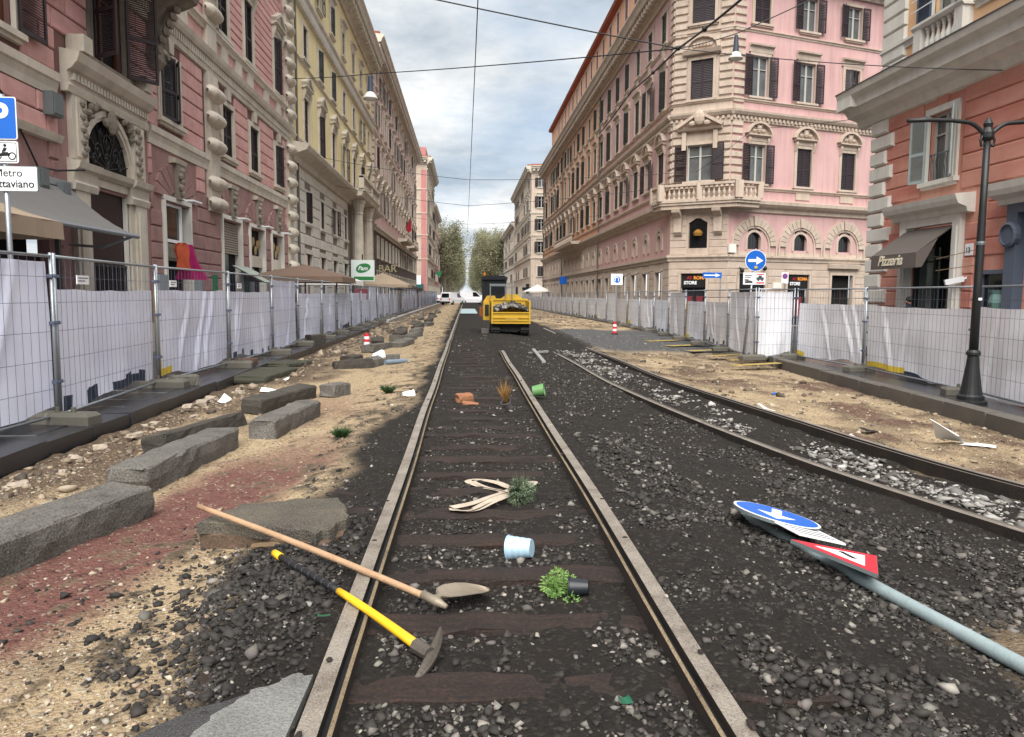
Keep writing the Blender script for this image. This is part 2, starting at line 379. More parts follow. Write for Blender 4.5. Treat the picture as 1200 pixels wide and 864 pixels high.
def cached(key, fn):
    if key not in _wc: _wc[key] = fn()
    return _wc[key]
def shutter_mesh(w, h, mat, slats=True, step=.055):
    def mk():
        b = MB(); t = .04; f = .06
        b.box(0, f, -t, 0, 0, h); b.box(w-f, w, -t, 0, 0, h)
        for z in (0, h*.42, h-f*1.3): b.box(f, w-f, -t+.003, -.003, z, z+f*1.3)
        for za, zb in ((f*1.3, h*.42), (h*.42+f*1.3, h-f*1.3)):
            n = max(2, int((zb-za)/step))
            for i in range(n):
                z = za+(i+.5)*(zb-za)/n; dz = (zb-za)/n*.4
                b.face([(f,-t+.006,z-dz),(w-f,-t+.006,z-dz),(w-f,-.006,z+dz),(f,-.006,z+dz)])
        return b.mesh('shutter', mat)
    return cached(('shut', round(w,2), round(h,2), mat.name, step), mk)
def surround_mesh(w, h, mat, aw=.17, sill=True, out=.07, hood=False, ears=False):
    def mk():
        b = MB()
        b.box(-w/2-aw, -w/2, -out, .02, 0, h); b.box(w/2, w/2+aw, -out, .02, 0, h)
        b.box(-w/2-aw-(.06 if ears else 0), w/2+aw+(.06 if ears else 0), -out-.004, .02, h, h+aw)
        b.box(-w/2-aw*.4, -w/2-.004, -out-.025, -out, 0, h); b.box(w/2+.004, w/2+aw*.4, -out-.025, -out, 0, h)
        if sill: b.box(-w/2-aw-.08, w/2+aw+.08, -out-.1, .02, -.12, 0); b.box(-w/2-aw, w/2+aw, -out-.04, .02, -.2, -.12)
        if hood: b.mould([(0,h+aw),(out+.02,h+aw),(out+.05,h+aw+.3),(out+.2,h+aw+.36),(out+.22,h+aw+.46),(0,h+aw+.5)], -w/2-aw-.12, w/2+aw+.12)
        return b.mesh('window', mat)
    return cached(('sur', round(w,2), round(h,2), mat.name, aw, sill, out, hood, ears), mk)
def sash_mesh(w, h, mat):
    def mk():
        b = MB(); f = .07; y0, y1 = .12, .17
        b.box(-w/2, -w/2+f, y0, y1, 0, h); b.box(w/2-f, w/2, y0, y1, 0, h); b.box(-w/2+f, w/2-f, y0, y1, 0, f); b.box(-w/2+f, w/2-f, y0, y1, h-f, h)
        b.box(-.06, .06, y0-.01, y1, f, h-f); b.box(-w/2+f, -.06, y0+.005, y1, h*.68, h*.68+.04); b.box(.06, w/2-f, y0+.005, y1, h*.68, h*.68+.04)
        return b.mesh('sash', mat)
    return cached(('sash', round(w,2), round(h,2), mat.name), mk)
def pane_mesh(w, h, mat, y=.19):
    def mk():
        b = MB(); b.face([(-w/2,y,0),(w/2,y,0),(w/2,y,h),(-w/2,y,h)]); return b.mesh('pane', mat)
    return cached(('pane', round(w,2), round(h,2), mat.name, y), mk)
def pediment_mesh(w, kind, mat, ornate=False):
    def mk():
        b = MB(); hw = w/2+.28
        b.box(-w/2-.1, w/2+.1, -.1, .02, 0, .22)                                        # frieze
        b.mould([(0,.22),(.16,.22),(.2,.28),(.3,.3),(.3,.36),(0,.38)], -hw, hw)         # bed cornice
        if kind == 'tri':
            for sgn in (-1, 1):
                poly = [(sgn*hw, .38), (0, .38+hw*.5), (0, .5+hw*.5), (sgn*(hw+.06), .5)]
                b.plate(poly if sgn < 0 else poly[::-1], -.3, .02)
            b.plate([(-hw+.1,.38),(hw-.1,.38),(0,.36+hw*.5)], -.08, .02)
        else:
            rad = (hw*hw+.62**2)/(2*.62); cz = .38+.62-rad; a1 = math.asin(min(1, hw/rad)); n = 10
            pts = [(rad*math.sin(-a1+2*a1*i/n), cz+rad*math.cos(-a1+2*a1*i/n)) for i in range(n+1)]
            po = [((rad+.13)*math.sin(-a1+2*a1*i/n), cz+(rad+.13)*math.cos(-a1+2*a1*i/n)) for i in range(n+1)]
            for i in range(n): b.plate([pts[i], pts[i+1], po[i+1], po[i]], -.3, .02)
            b.plate(pts, -.07, .02)
        top = .38+(hw*.3 if kind == 'tri' else .34)
        b.ell((0,-.12,top), (.2,.13,.26), 8, 5)
        for sx in (-1,1):
            b.ell((sx*.34,-.1,top-.12), (.2,.09,.11), 7, 4); b.ell((sx*.16,-.14,top+.2), (.1,.1,.1), 6, 4)
            b.mould([(0,.2),(.2,.2),(.22,.05),(.1,-.35),(0,-.4)], sx*(w/2+.12)-.07, sx*(w/2+.12)+.07)   # consoles
        return b.mesh('pediment', mat)
    return cached(('ped', round(w,2), kind, mat.name), mk)
def window(F, u, z, w, h, sur=trav, sh=shut, state='closed', ped=None, sash=sashw, gl=glass, aw=.17, step=.055, hood=False, sill=True, shw=None, ang=(6, 4), label=None, cut=True):
    if cut: F.hole(u, z, w, h)
    W = F.put('window', surround_mesh(w, h, sur, aw, sill, hood=hood), u, 0, z)
    if label: W['label'] = label
    obj('pane', pane_mesh(w, h, dark if state == 'closed' else gl), W)  # behind closed shutters this is a dark sheet standing in for shade
    if state != 'closed': obj('sash', sash_mesh(w, h, sash), W)
    if state != 'bare':
        sw = w/2-.01; me = shutter_mesh(sw, h-.02, sh, step=step)
        if state == 'closed':
            obj('shutter', me, W, (-sw-.004, .06, .01)); obj('shutter', me, W, (.004, .06, .01))
        elif state == 'ajar':
            obj('shutter', me, W, (-w/2+.01, .0, .01), (0,0,-R(18))); obj('shutter', me, W, (w/2-.01, .05, .01), (0,0,R(180+30)))
        else:                                                    # folded back against the wall
            o1 = obj('shutter', me, W, (-w/2-.01, -.13, .01), (0,0,R(180+ang[0]))); o2 = obj('shutter', me, W, (w/2+.01, -.13, .01), (0,0,-R(ang[1])))
    if ped: obj('pediment', pediment_mesh(w, ped, sur), W, (0, 0, h+aw+.02))
    return W
def bal_prof(h, r):
    return [(r*.9,0),(r*.9,h*.08),(r*.5,h*.12),(r*.55,h*.18),(r,h*.36),(r*.85,h*.46),(r*.42,h*.66),(r*.4,h*.78),(r*.65,h*.84),(r*.45,h*.88),(r*.85,h*.92),(r*.85,h)]
def baluster_mesh(h, r, mat, n=8):
    def mk():
        b = MB(); b.lathe(bal_prof(h, r), n); return b.mesh('baluster', mat, True)
    return cached(('bal', round(h,2), r, mat.name, n), mk)
CORN = [(0,0),(.12,0),(.16,.18),(.3,.24),(.34,.5),(.7,.58),(.78,.8),(.9,.95),(.9,1.05),(0,1.15)]
def cornice(F, name, u0, u1, z, mat, k=1.0, prof=None, dent=0., dmat=None):
    p = [(d*k, z+h*k) for d, h in (prof or CORN)]
    b = MB(); b.mould(p, u0, u1)
    if dent:
        n = int((u1-u0)/dent)
        for i in range(n):
            a = u0+(i+.25)*(u1-u0)/n; b.box(a, a+(u1-u0)/n*.5, -.62*k, -.3*k, z+.26*k, z+.515*k)
    return F.mb(name, b, mat)
def band(F, name, u0, u1, z0, z1, out, mat, lip=.04):
    b = MB(); h = z1-z0
    b.mould([(0,z0),(out*.5,z0),(out*.6,z0+h*.3),(out,z0+h*.55),(out+lip,z0+h*.62),(out+lip,z1-.02),(0,z1)], u0, u1)
    return F.mb(name, b, mat)
# ---------------------------------------------------------------- left side: pink palazzo next to the camera
XL = -8.5
def palazzo_pink():
    root = thing('pink_palazzo', 'pink rusticated palazzo with carved stone portal and grey awning behind the white-sheeted fence', 'building', (XL, 23, 0))
    F = Fac(root, (XL, 0), R(90)); U0, U1 = 8.0, 38.3
    # mezzanine windows
    window(F, 14.6, 6.35, 1.7, 2.3, trav, shut, 'open', sash=sashb, step=.05)
    window(F, 19.35, 6.75, 1.6, 2.35, travd, shut, 'open', sash=sashb, gl=dark, step=.05, ang=(58, 40))
    window(F, 23.15, 6.35, 1.45, 1.75, trav, shut, 'ajar', step=.05)
    for u in (28.55, 32.0, 36.0): window(F, u, 6.3, 1.3, 1.75, trav, shut, 'closed' if u < 35 else 'ajar', step=.05)
    # first floor windows
    for u, p in ((10.5, 'tri'), (14.6, 'tri'), (24.3, 'seg'), (28.3, 'seg'), (31.55, 'seg'), (36.1, 'tri')):
        window(F, u, 10.4, 1.25, 2.35, trav, shut, 'closed' if u < 34 else 'ajar', ped=p if u > 30 else None, step=.06, hood=u < 30)
        window(F, u, 15.0, 1.25, 2.2, trav, shut, 'closed', step=.08, hood=True)
    # shop openings
    shops = ((23.45, 1.95), (28.75, 2.2), (32.15, 2.1), (35.5, 2.0))
    for u, w_ in shops: F.hole(u, -.1, w_, 4.15)
    F.hole(13.2, -.1, 6.4, 3.9); F.hole(19.15, -.1, 2.1, 3.95)
    F.holes.append((17.98, 20.42, 4.36, 5.6))
    F.wall('base_wall', U0, U1, -.1, 5.55, darkA, depth=.24)
    F.wall('joint_wall', U0, U1, 5.55, 8.66, jointA); F.wall('wall', U0, U1, 8.66, 10.3, pinkA); F.wall('joint_wall', U0, U1, 10.3, 14.6, jointA); F.wall('wall', U0, U1, 14.6, 20, pinkA)
    # rusticated blocks: mezzanine and first floor pink, ground floor mauve
    b0, b1 = (16.9, 21.5, 0, 6.8), (25.95, 27.5, 4.2, 9.2)
    arcs = [(u-1.75, u+1.75, 4.1, 5.35) for u, _ in shops]
    sur = [(h[0]-.2, h[1]+.2, h[2]-.22, h[3]+.2) for h in F.holes]
    F.courses('stone_block', 10.5, U1-.9, 6.02, 8.62, .435, 1.15, pinkA, gap=.035, out=.045, extra=[b0, b1]+sur, cap=190, near=19, seed=2)
    F.courses('stone_block', 10.5, U1-.9, 4.68, 5.5, .41, 1.2, pinkA, gap=.035, out=.045, extra=[b0, b1]+arcs+sur, cap=60, near=17, seed=3)
    F.courses('base_block', 16.5, U1-.5, .2, 4.66, .45, 1.25, darkA, extra=[b0]+arcs+sur, cap=150, near=24, seed=4, gap=.035, out=.05)
    F.courses('upper_block', 20, U1-.9, 10.35, 14.6, .3, 2.2, pinkA, gap=.035, out=.045, extra=sur, cap=120, near=33, seed=5)
    # string courses
    band(F, 'string_course', U0, 16.9, 5.5, 6.0, .1, trav); band(F, 'string_course', 21.5, U1, 5.5, 6.0, .1, trav)
    b = MB(); b.mould([(0,8.64),(.1,8.66),(.12,8.78),(.1,8.8),(.1,9.08),(.2,9.1),(.26,9.2),(.3,9.34),(0,9.38)], U0, U1)
    for i in range(170):
        a = U0+i*(U1-U0)/170; b.box(a, a+.09, -.16, -.09, 8.84, 9.06)
    F.mb('dentil_course', b, trav)
    band(F, 'sill_course', U0, U1, 9.98, 10.26, .14, trav)
    for u in (24.3, 26.7, 28.3, 30, 31.55, 34, 36.1, 37.6):
        b = MB(); b.box(u-.35, u+.35, -.1, 0, 9.38, 9.98); F.mb('panel_pier', b, trav)
    for u in (23.15, 28.55, 32, 36.0):                      # keystones between window heads and the dentil course
        b = MB(); b.plate([(u-.16,8.25),(u+.16,8.25),(u+.22,8.64),(u-.22,8.64)], -.14, 0); F.mb('keystone', b, trav)
    # banded pilasters with bulging drums
    def pilaster(u, w_, z0, z1, zs):
        b = MB(); b.box(u-w_*.36, u+w_*.36, -.16, 0, z0, z1); F.mb('pilaster', b, trav)
        dm = cached(('drum', w_), lambda: drum(w_))
        for z in zs: F.put('drum', dm, u, .12, z)
    def drum(w_):
        b = MB(); n = 9; a = [math.pi*(i/n-.5) for i in range(n+1)]
        for s_ in range(6):
            f0 = -1+s_/3; f1 = f0+1/3; g = lambda f: (1-abs(f)**5)**.5 if abs(f) < 1 else 0.3
            for i in range(n):
                q = lambda f, t: (f*w_/2, -.34*g(f)*math.cos(t), .24*g(f)*math.sin(t))
                b.face([q(f0,a[i]), q(f1,a[i]), q(f1,a[i+1]), q(f0,a[i+1])])
        return b.mesh('drum', trav, True)
    pilaster(26.7, 1.35, 4.2, 8.64, (4.45, 5.12, 6.35, 7.2, 8.02)); pilaster(26.7, 1.3, 9.38, 16, (10.6, 11.4, 12.2, 13.0, 13.8))
    pilaster(37.9, 1.1, 0.1, 8.64, [.5+.78*k for k in range(11)]); pilaster(37.9, 1.1, 9.38, 16, [9.9+.78*k for k in range(8)])
    # fan arches over the shops: every voussoir a stone of its own
    for u, w_ in shops:
        n = 9
        for k in range(n):
            a0, a1 = math.pi*k/n+.02, math.pi*(k+1)/n-.02; mid = k == n//2
            if mid: continue
            P = lambda a, r, e=.62: (u+r*1.6*math.cos(a), 4.2+r*1.6*e*math.sin(a)) if r > .5 else (u+.55*math.cos(a), 4.2+.2*math.sin(a))
            b = MB(); b.plate([P(a0,.2), P(a0,1), P((a0+a1)/2,1.01), P(a1,1), P(a1,.2)], -.07, 0); F.mb('voussoir', b, darkA)
        b = MB(); b.plate([(u-.2,4.2),(u+.2,4.2),(u+.3,5.25),(u-.3,5.25)], -.16, 0)
        for t in range(5): b.ell((u+(-.06 if t % 2 else .07), -.18, 4.4+t*.16), (.15,.09,.11), 7, 4)
        F.mb('carved_keystone', b, travd)
        b = MB(); b.mould([(0,5.2),(.18,5.22),(.22,5.34),(0,5.4)], u-.45, u+.45); F.mb('keystone_cap', b, trav)
        b = MB(); f = .12
        b.box(u-w_/2-f, u-w_/2+.02, -.08, .2, 0, 4.12); b.box(u+w_/2-.02, u+w_/2+f, -.08, .2, 0, 4.12); b.box(u-w_/2-f, u+w_/2+f, -.084, .2, 4.1, 4.24)
        F.mb('shop_frame', b, whO)
        b = MB(); b.box(u-.1, u+.62, -.55, -.3, 4.16, 4.21); b.bar((u+.1,-.3,4.2), (u+.1,0,4.3), .04, .04); F.mb('wall_lamp', b, whp)
    # shop fronts
    u = 23.45
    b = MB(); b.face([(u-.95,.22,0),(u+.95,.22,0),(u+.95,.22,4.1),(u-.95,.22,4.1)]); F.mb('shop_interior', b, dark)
    b = MB(); f = .09
    for (a, c, e, g) in ((u-.9,u+.55,3.98,4.07),(u-.9,u+.55,2.95,3.04),(u-.9,u-.81,3.04,3.98),(u+.46,u+.55,3.04,3.98)): b.box(a, c, .04, .14, e, g)
    F.mb('window_frame', b, whp)
    b = MB(); b.face([(u-.81,.1,3.04),(u+.46,.1,3.04),(u+.46,.1,3.98),(u-.81,.1,3.98)]); F.mb('pane', b, glass)
    b = MB(); b.box(u-.9, u+.9, -.02, .2, 2.42, 2.9); 
    for k in range(10): b.box(u-.8+k*.165, u-.72+k*.165, -.05, -.02, 2.5, 2.82)
    F.mb('transom_panel', b, travd)
    for (u, w_) in shops[1:]:
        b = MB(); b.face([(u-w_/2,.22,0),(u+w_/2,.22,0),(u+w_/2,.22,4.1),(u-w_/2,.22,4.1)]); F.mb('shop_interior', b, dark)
        sm = [shop_slat_mesh(w_)]
        if u < 30:
            for k in range(13): F.put('slat', sm[0], u, -.1, 2.95+k*.085)
            b = MB(); b.box(u-w_/2+.05, u-.15, .08, .2, 0, 2.9); F.mb('door_leaf', b, zinc)
        else:
            b = MB(); b.box(u-w_/2+.05, u+w_/2-.05, .05, .2, 2.55, 3.0); F.mb('transom_panel', b, trav)
            b = MB()
            for k in range(5): b.ell((u-.6+k*.3, .06, 3.4+.2*math.sin(k*2.2)), (.17,.05,.2), 6, 4)
            F.mb('window_display', b, M('tan_display_goods', (176, 152, 110)))
            b = MB(); b.box(u-w_/2+.05, u-.12, .1, .2, 0, 2.5); F.mb('door_leaf', b, zinc)
    for y in (26.6, 30.3): 
        b = MB(); b.box(y-.22, y+.22, -.09, -.04, .5, 2.1); b.box(y-.1, y+.1, -.1, -.09, 1.0, 1.9); F.mb('shop_board', b, [M('green_poster', (46, 132, 82))])
    for y in (22.1, 24.9, 31):
        b = MB(); b.box(y-.3, y+.3, -.1, -.04, .6, 2.0); F.mb('notice_board', b, M('pale_poster', (172, 184, 190), .4, .5, 5))
    # carved portal
    b = MB()
    for a, c in ((17.35,18.0),(20.4,21.05)):
        b.box(a, c, -.12, 0, -.1, 3.7); b.box(a-.06, c+.06, -.18, 0, -.1, .7); b.box(a+.12, c-.12, -.16, -.12, .9, 3.5); b.box(a, c, -.12, 0, 4.36, 5.72); b.box(a+.14, c-.14, -.16, -.12, 4.42, 5.66)
    b.box(18.0, 20.4, -.06, .06, 3.92, 4.1); b.box(18.0, 18.12, -.06, .06, 0, 3.92); b.box(20.2, 20.4, -.06, .06, 0, 3.92)
    F.mb('portal_pilasters', b, trav)
    b = MB(); b.mould([(0,3.7),(.15,3.7),(.19,3.84),(.14,3.9),(.16,4.1),(.26,4.16),(.3,4.3),(0,4.36)], 17.25, 18.3); b.mould([(0,3.7),(.15,3.7),(.19,3.84),(.14,3.9),(.16,4.1),(.26,4.16),(.3,4.3),(0,4.36)], 20.1, 21.15)
    b.mould([(0,4.1),(.1,4.1),(.2,4.18),(.24,4.3),(0,4.358)], 18.3, 20.1); F.mb('portal_impost', b, trav)
    b = MB(); b.mould([(0,5.72),(.14,5.72),(.18,5.86),(.14,5.9),(.14,6.14),(.24,6.2),(.36,6.34),(.42,6.52),(0,6.6)], 17.15, 21.25)
    for k in range(26): b.box(17.3+k*.15, 17.38+k*.15, -.22, -.13, 5.98, 6.12)
    b.box(17.4, 17.8, -.4, -.02, 6.6, 6.95); b.box(20.6, 21.0, -.4, -.02, 6.6, 6.95); F.mb('portal_cornice', b, trav)
    b = MB(); n = 12; c0 = (19.2, 4.36)
    for r0, r1, d in ((1.16,1.25,.03),(1.25,1.38,.07)):
        for k in range(n):
            a0, a1 = math.pi*k/n, math.pi*(k+1)/n; q = lambda a, r: (c0[0]+r*math.cos(a)*.98, c0[1]+r*math.sin(a))
            b.plate([q(a0,r0), q(a0,r1), q(a1,r1), q(a1,r0)], -d, .06)
    F.mb('portal_arch', b, trav)
    b = MB(); pass
    for sgn in (-1, 1):
        b.plate([(19.2+sgn*1.2, 4.37), (19.2+sgn*1.2, 5.72), (19.2+sgn*.02, 5.72), (19.2+sgn*.02, 5.58), (19.2+sgn*.62, 5.4), (19.2+sgn*1.0, 5.02), (19.2+sgn*1.17,4.5)], -.02, .05)
        for k in range(26):
            a = rng.uniform(.5, 1.45); r = rng.uniform(1.42, 1.68); x = sgn*r*math.cos(a); z = r*math.sin(a)
            if abs(x) < 1.14 and z < 1.36: b.ell((19.2+x, -.1, 4.36+z), (rng.uniform(.06,.13), .1, rng.uniform(.06,.12)), 6, 4)
    b.ell((19.2,-.12,5.5), (.2,.1,.3), 8, 6)
    for s_ in (-1,1): b.ell((19.2+s_*.22,-.1,5.45), (.16,.08,.12), 7, 4)
    F.mb('carved_relief', b, travd)
    for a in (17.77, 20.62):
        b = MB()
        for k in range(9): b.ell((a+(.05 if k % 2 else -.05), -.17, 4.5+k*.135), (.13,.05,.08), 6, 4)
        F.mb('carved_drop', b, travd)
    b = MB(); b.face([(17.98,.07,4.36),(20.42,.07,4.36),(20.42,.07,5.6),(17.98,.07,5.6)]); F.mb('lunette_pane', b, dark)
    b = MB()
    for k in range(7):
        a = math.pi*(k+.5)/7; b.tube([(19.2, .03, 4.4), (19.2+1.14*math.cos(a), .03, 4.36+1.14*math.sin(a))], .018, 4)
    for (x, z, r) in ((18.75,4.75,.22),(19.65,4.75,.22),(19.2,5.0,.24),(18.55,4.55,.14),(19.85,4.55,.14),(18.95,5.2,.13),(19.45,5.2,.13),(19.2,4.62,.17)):
        b.tube([(x+r*(1-t/16)*math.cos(t*.75), .02, z+r*(1-t/16)*math.sin(t*.75)) for t in range(15)], .02, 4)
    F.mb('iron_grille', b, blkp)
    b = MB(); b.face([(18.1,.1,0),(20.2,.1,0),(20.2,.1,3.95),(18.1,.1,3.95)]); F.mb('door_recess', b, M('dark_red_door', (46, 22, 22), .5, .4, 3))
    b = MB(); b.box(20.08, 20.19, .01, .09, 0, 3.9); F.mb('door_leaf', b, whO)
    b = MB()
    for k in range(13): b.box(18.24+k*.15, 18.27+k*.15, .04, .06, 0, 2.15)
    b.box(18.15, 20.15, .035, .065, 2.1, 2.16); b.box(18.15, 20.15, .035, .065, .2, .26); F.mb('gate', b, blkp)
    # balcony on scroll consoles over the portal
    b = MB(); b.mould([(0,9.75),(1.3,9.75),(1.42,9.86),(1.5,10.0),(1.5,10.1),(0,10.15)], 16.1, 22.4); F.mb('balcony_slab', b, trav)
    def console():
        b = MB(); p = [(0,-2.2),(.14,-2.25),(.32,-2.05),(.3,-1.8),(.24,-1.5),(.3,-1.1),(.55,-.75),(.95,-.6),(1.2,-.48),(1.3,-.25),(1.25,0),(0,0)]
        b.mould(p, -.3, .3); b.mould([(d*.97, z*1.02+.02) for d, z in p], -.12, .12)
        for s_ in (-1, 1):
            for (d, z, r) in ((1.0,-.3,.3),(.2,-1.95,.2)):
                b.tube([(s_*.31, -(d+r*(1-t/20)*math.cos(t*.6)), z+r*(1-t/20)*math.sin(t*.6)) for t in range(18)], .045, 5)
                b.ell((s_*.31,-d,z), (.06,.08,.08), 6, 4)
        for k in range(5): b.ell((0, -.36-.1*k, -1.5+.2*k), (.2,.1,.12), 6, 4)
        return b.mesh('console', travd)
    cm = console(); F.put('console', cm, 16.75, 0, 9.75); F.put('console', cm, 21.9, 0, 9.75)
    bm_ = baluster_mesh(.75, .09, trav)
    for k in range(18): F.put('baluster', bm_, 16.5+k*.33, 1.3, 10.15)
    b = MB(); b.box(16.2, 22.3, -1.42, -1.16, 10.9, 11.05); F.mb('balcony_rail', b, trav)
    # fixtures on the wall
    for u, z, s_ in ((16.55, 5.3, .42), (15.9, 3.75, .34), (16.75, 3.6, .3)):
        b = MB(); b.box(u-s_/2, u+s_/2, -.24, 0, z-s_*.6, z+s_*.5); b.box(u-s_/2+.04, u+s_/2-.04, -.26, -.24, z-s_*.5, z+s_*.4); F.mb('wall_box', b, zinc)
    b = MB(); b.tube([(14.2,-.07,5.45),(14.9,-.08,5.1),(15.6,-.07,4.4),(16.0,-.07,3.95),(16.75,-.08,4.0),(17.3,-.35,4.1)], .02, 5); F.mb('cable', b, blk)
    b = MB(); b.mould([(0,4.55),(.1,4.57),(.14,4.66),(.16,4.72),(0,4.75)], 9, 16.9); F.mb('shop_hood', b, trav)
    b = MB()
    for k in range(9): b.box(12.2, 15.8, .1, .16, 3.2+k*.07, 3.235+k*.07)
    F.mb('vent_grille', b, blkp)
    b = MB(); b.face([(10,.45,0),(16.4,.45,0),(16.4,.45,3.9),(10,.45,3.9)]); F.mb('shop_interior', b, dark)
    b = MB(); b.box(10, 16.4, .2, .3, 1.9, 2.25); b.box(10, 16.4, .16, .3, 0, .5); F.mb('shop_front', b, M('dark_shop_joinery', (64, 44, 36)))
    # grey awning with its front bar and arms
    b = MB(); A = lambda u, t: (u, -(.05+1.35*t), 3.72-1.0*t-.12*math.sin(math.pi*t))
    for k in range(8):
        for j in range(6):
            u0, u1 = 10+k*.9, 10.9+k*.9; b.face([A(u0,j/6), A(u1,j/6), A(u1,(j+1)/6), A(u0,(j+1)/6)])
    F.mb('awning_canvas', b, awg)
    b = MB(); b.tube([(9.95,-1.42,2.7),(17.25,-1.42,2.7)], .05, 8); b.tube([(17.0,-.1,2.5),(17.0,-.8,2.45),(17.0,-1.4,2.68)], .03, 6); b.box(10, 17.2, -.12, 0, 3.68, 3.82); F.mb('awning_frame', b, steel)
    # cornice and roof
    cornice(F, 'roof_cornice', U0, U1, 19.2, trav, 1.0, dent=.5)
    b = MB(); b.box(U0, U1, 0, 10, 20.1, 20.3); F.mb('roof', b, terr)
    
    for u in (U0, U1): b = MB(); b.face([(u,.02,0),(u,10,0),(u,10,20.2),(u,.02,20.2)]); F.mb('end_wall', b, pinkA)
def shop_slat_mesh(w_):
    def mk():
        b = MB(); b.bar((-w_/2+.02,0,0), (w_/2-.02,0,0), .05, .075, up=(0,.5,1)); return b.mesh('slat', M('beige_slat', (176, 164, 150)))
    return cached(('slat', w_), mk)
palazzo_pink()

# garments hanging in the shop door, canopy over the pavement
def garments():
    def cloth(name, label, pts, m, x):
        b = MB(); n = 12; rows = len(pts)
        G = []
        for (z, hw, off) in pts: G.append([(x+.1+.05*math.sin(i*1.3+z*3)+hw*.75*(2*i/n-1), off+hw*.6*(2*i/n-1), z) for i in range(n+1)])
        for r in range(rows-1):
            for i in range(n): b.face([G[r][i], G[r][i+1], G[r+1][i+1], G[r+1][i]])
        for r in range(rows-1):
            for i in range(n): b.face([tuple(Vector(p)-Vector((.04,0,0))) for p in (G[r][i], G[r][i+1], G[r+1][i+1], G[r+1][i])])
        tag(b.build(name, m), label, 'garment')
    cloth('hanging_shirt', 'orange printed shirt hung under the first shop window with white frame', [(2.92,.08,22.75),(2.87,.2,22.75),(2.7,.24,22.75),(2.45,.18,22.77),(2.15,.19,22.8)], M('orange_cloth', (214, 100, 66), .85, .5, 5), XL+.3)
    cloth('hanging_dress', 'magenta dress flaring out beside the orange shirt at the shop door', [(2.9,.07,23.2),(2.82,.13,23.2),(2.6,.17,23.22),(2.3,.28,23.26),(1.98,.42,23.32),(1.88,.44,23.34)], M('magenta_cloth', (196, 40, 118), .8, .3, 6), XL+.34)
    b = MB()
    for k in range(14):
        a = k/14*6.28; b.bar((XL+.18, 22.75+.16*math.cos(a), 1.95+.16*math.sin(a)), (XL+.18, 22.75+.16*math.cos(a+.45), 1.95+.16*math.sin(a+.45)), .03, .03)
garments()
def canopy():
    t = thing('beige_canopy', 'beige canvas canopy with straight valance under the grey awning', 'canopy', (-7.4, 11.2, 0))
    b = MB(); x0, x1, y0, y1 = -1.0, .9, -2.0, 1.75
    for (p, q) in (((x0,y0),(x1,y0)),((x1,y0),(x1,y1)),((x1,y1),(x0,y1)),((x0,y1),(x0,y0))):
        n = 8
        for i in range(n):
            f = lambda k: (p[0]+(q[0]-p[0])*k/n, p[1]+(q[1]-p[1])*k/n)
            a, c = f(i), f(i+1)
            for s_ in range(3):
                g = lambda P, s2: (P[0]*(1-s2*.95), P[1]*(1-s2*.6), 2.62+.42*s2-.05*math.sin(math.pi*s2))
                b.face([g(a,s_/3), g(c,s_/3), g(c,(s_+1)/3), g(a,(s_+1)/3)])
    b.build('canvas_top', awb, t)
    b = MB()
    for (p, q) in (((x1,y0),(x1,y1)),((x1,y1),(x0,y1)),((x0,y0),(x1,y0))):
        n = 14
        for i in range(n):
            f = lambda k: (p[0]+(q[0]-p[0])*k/n+.012*math.sin(k*1.9), p[1]+(q[1]-p[1])*k/n+.012*math.cos(k*1.7))
            a, c = f(i), f(i+1); b.face([(*a,2.62),(*c,2.62),(c[0]*1.01,c[1]*1.01,2.34),(a[0]*1.01,a[1]*1.01,2.34)])
    b.build('valance', awb, t)
    for x, y in ((x0+.05,y0+.05),(x1-.05,y0+.05),(x1-.05,y1-.05),(x0+.05,y1-.05)):
        b = MB(); b.box(x-.03, x+.03, y-.03, y+.03, -.05, 2.6); b.build('post', blkp, t)
canopy()

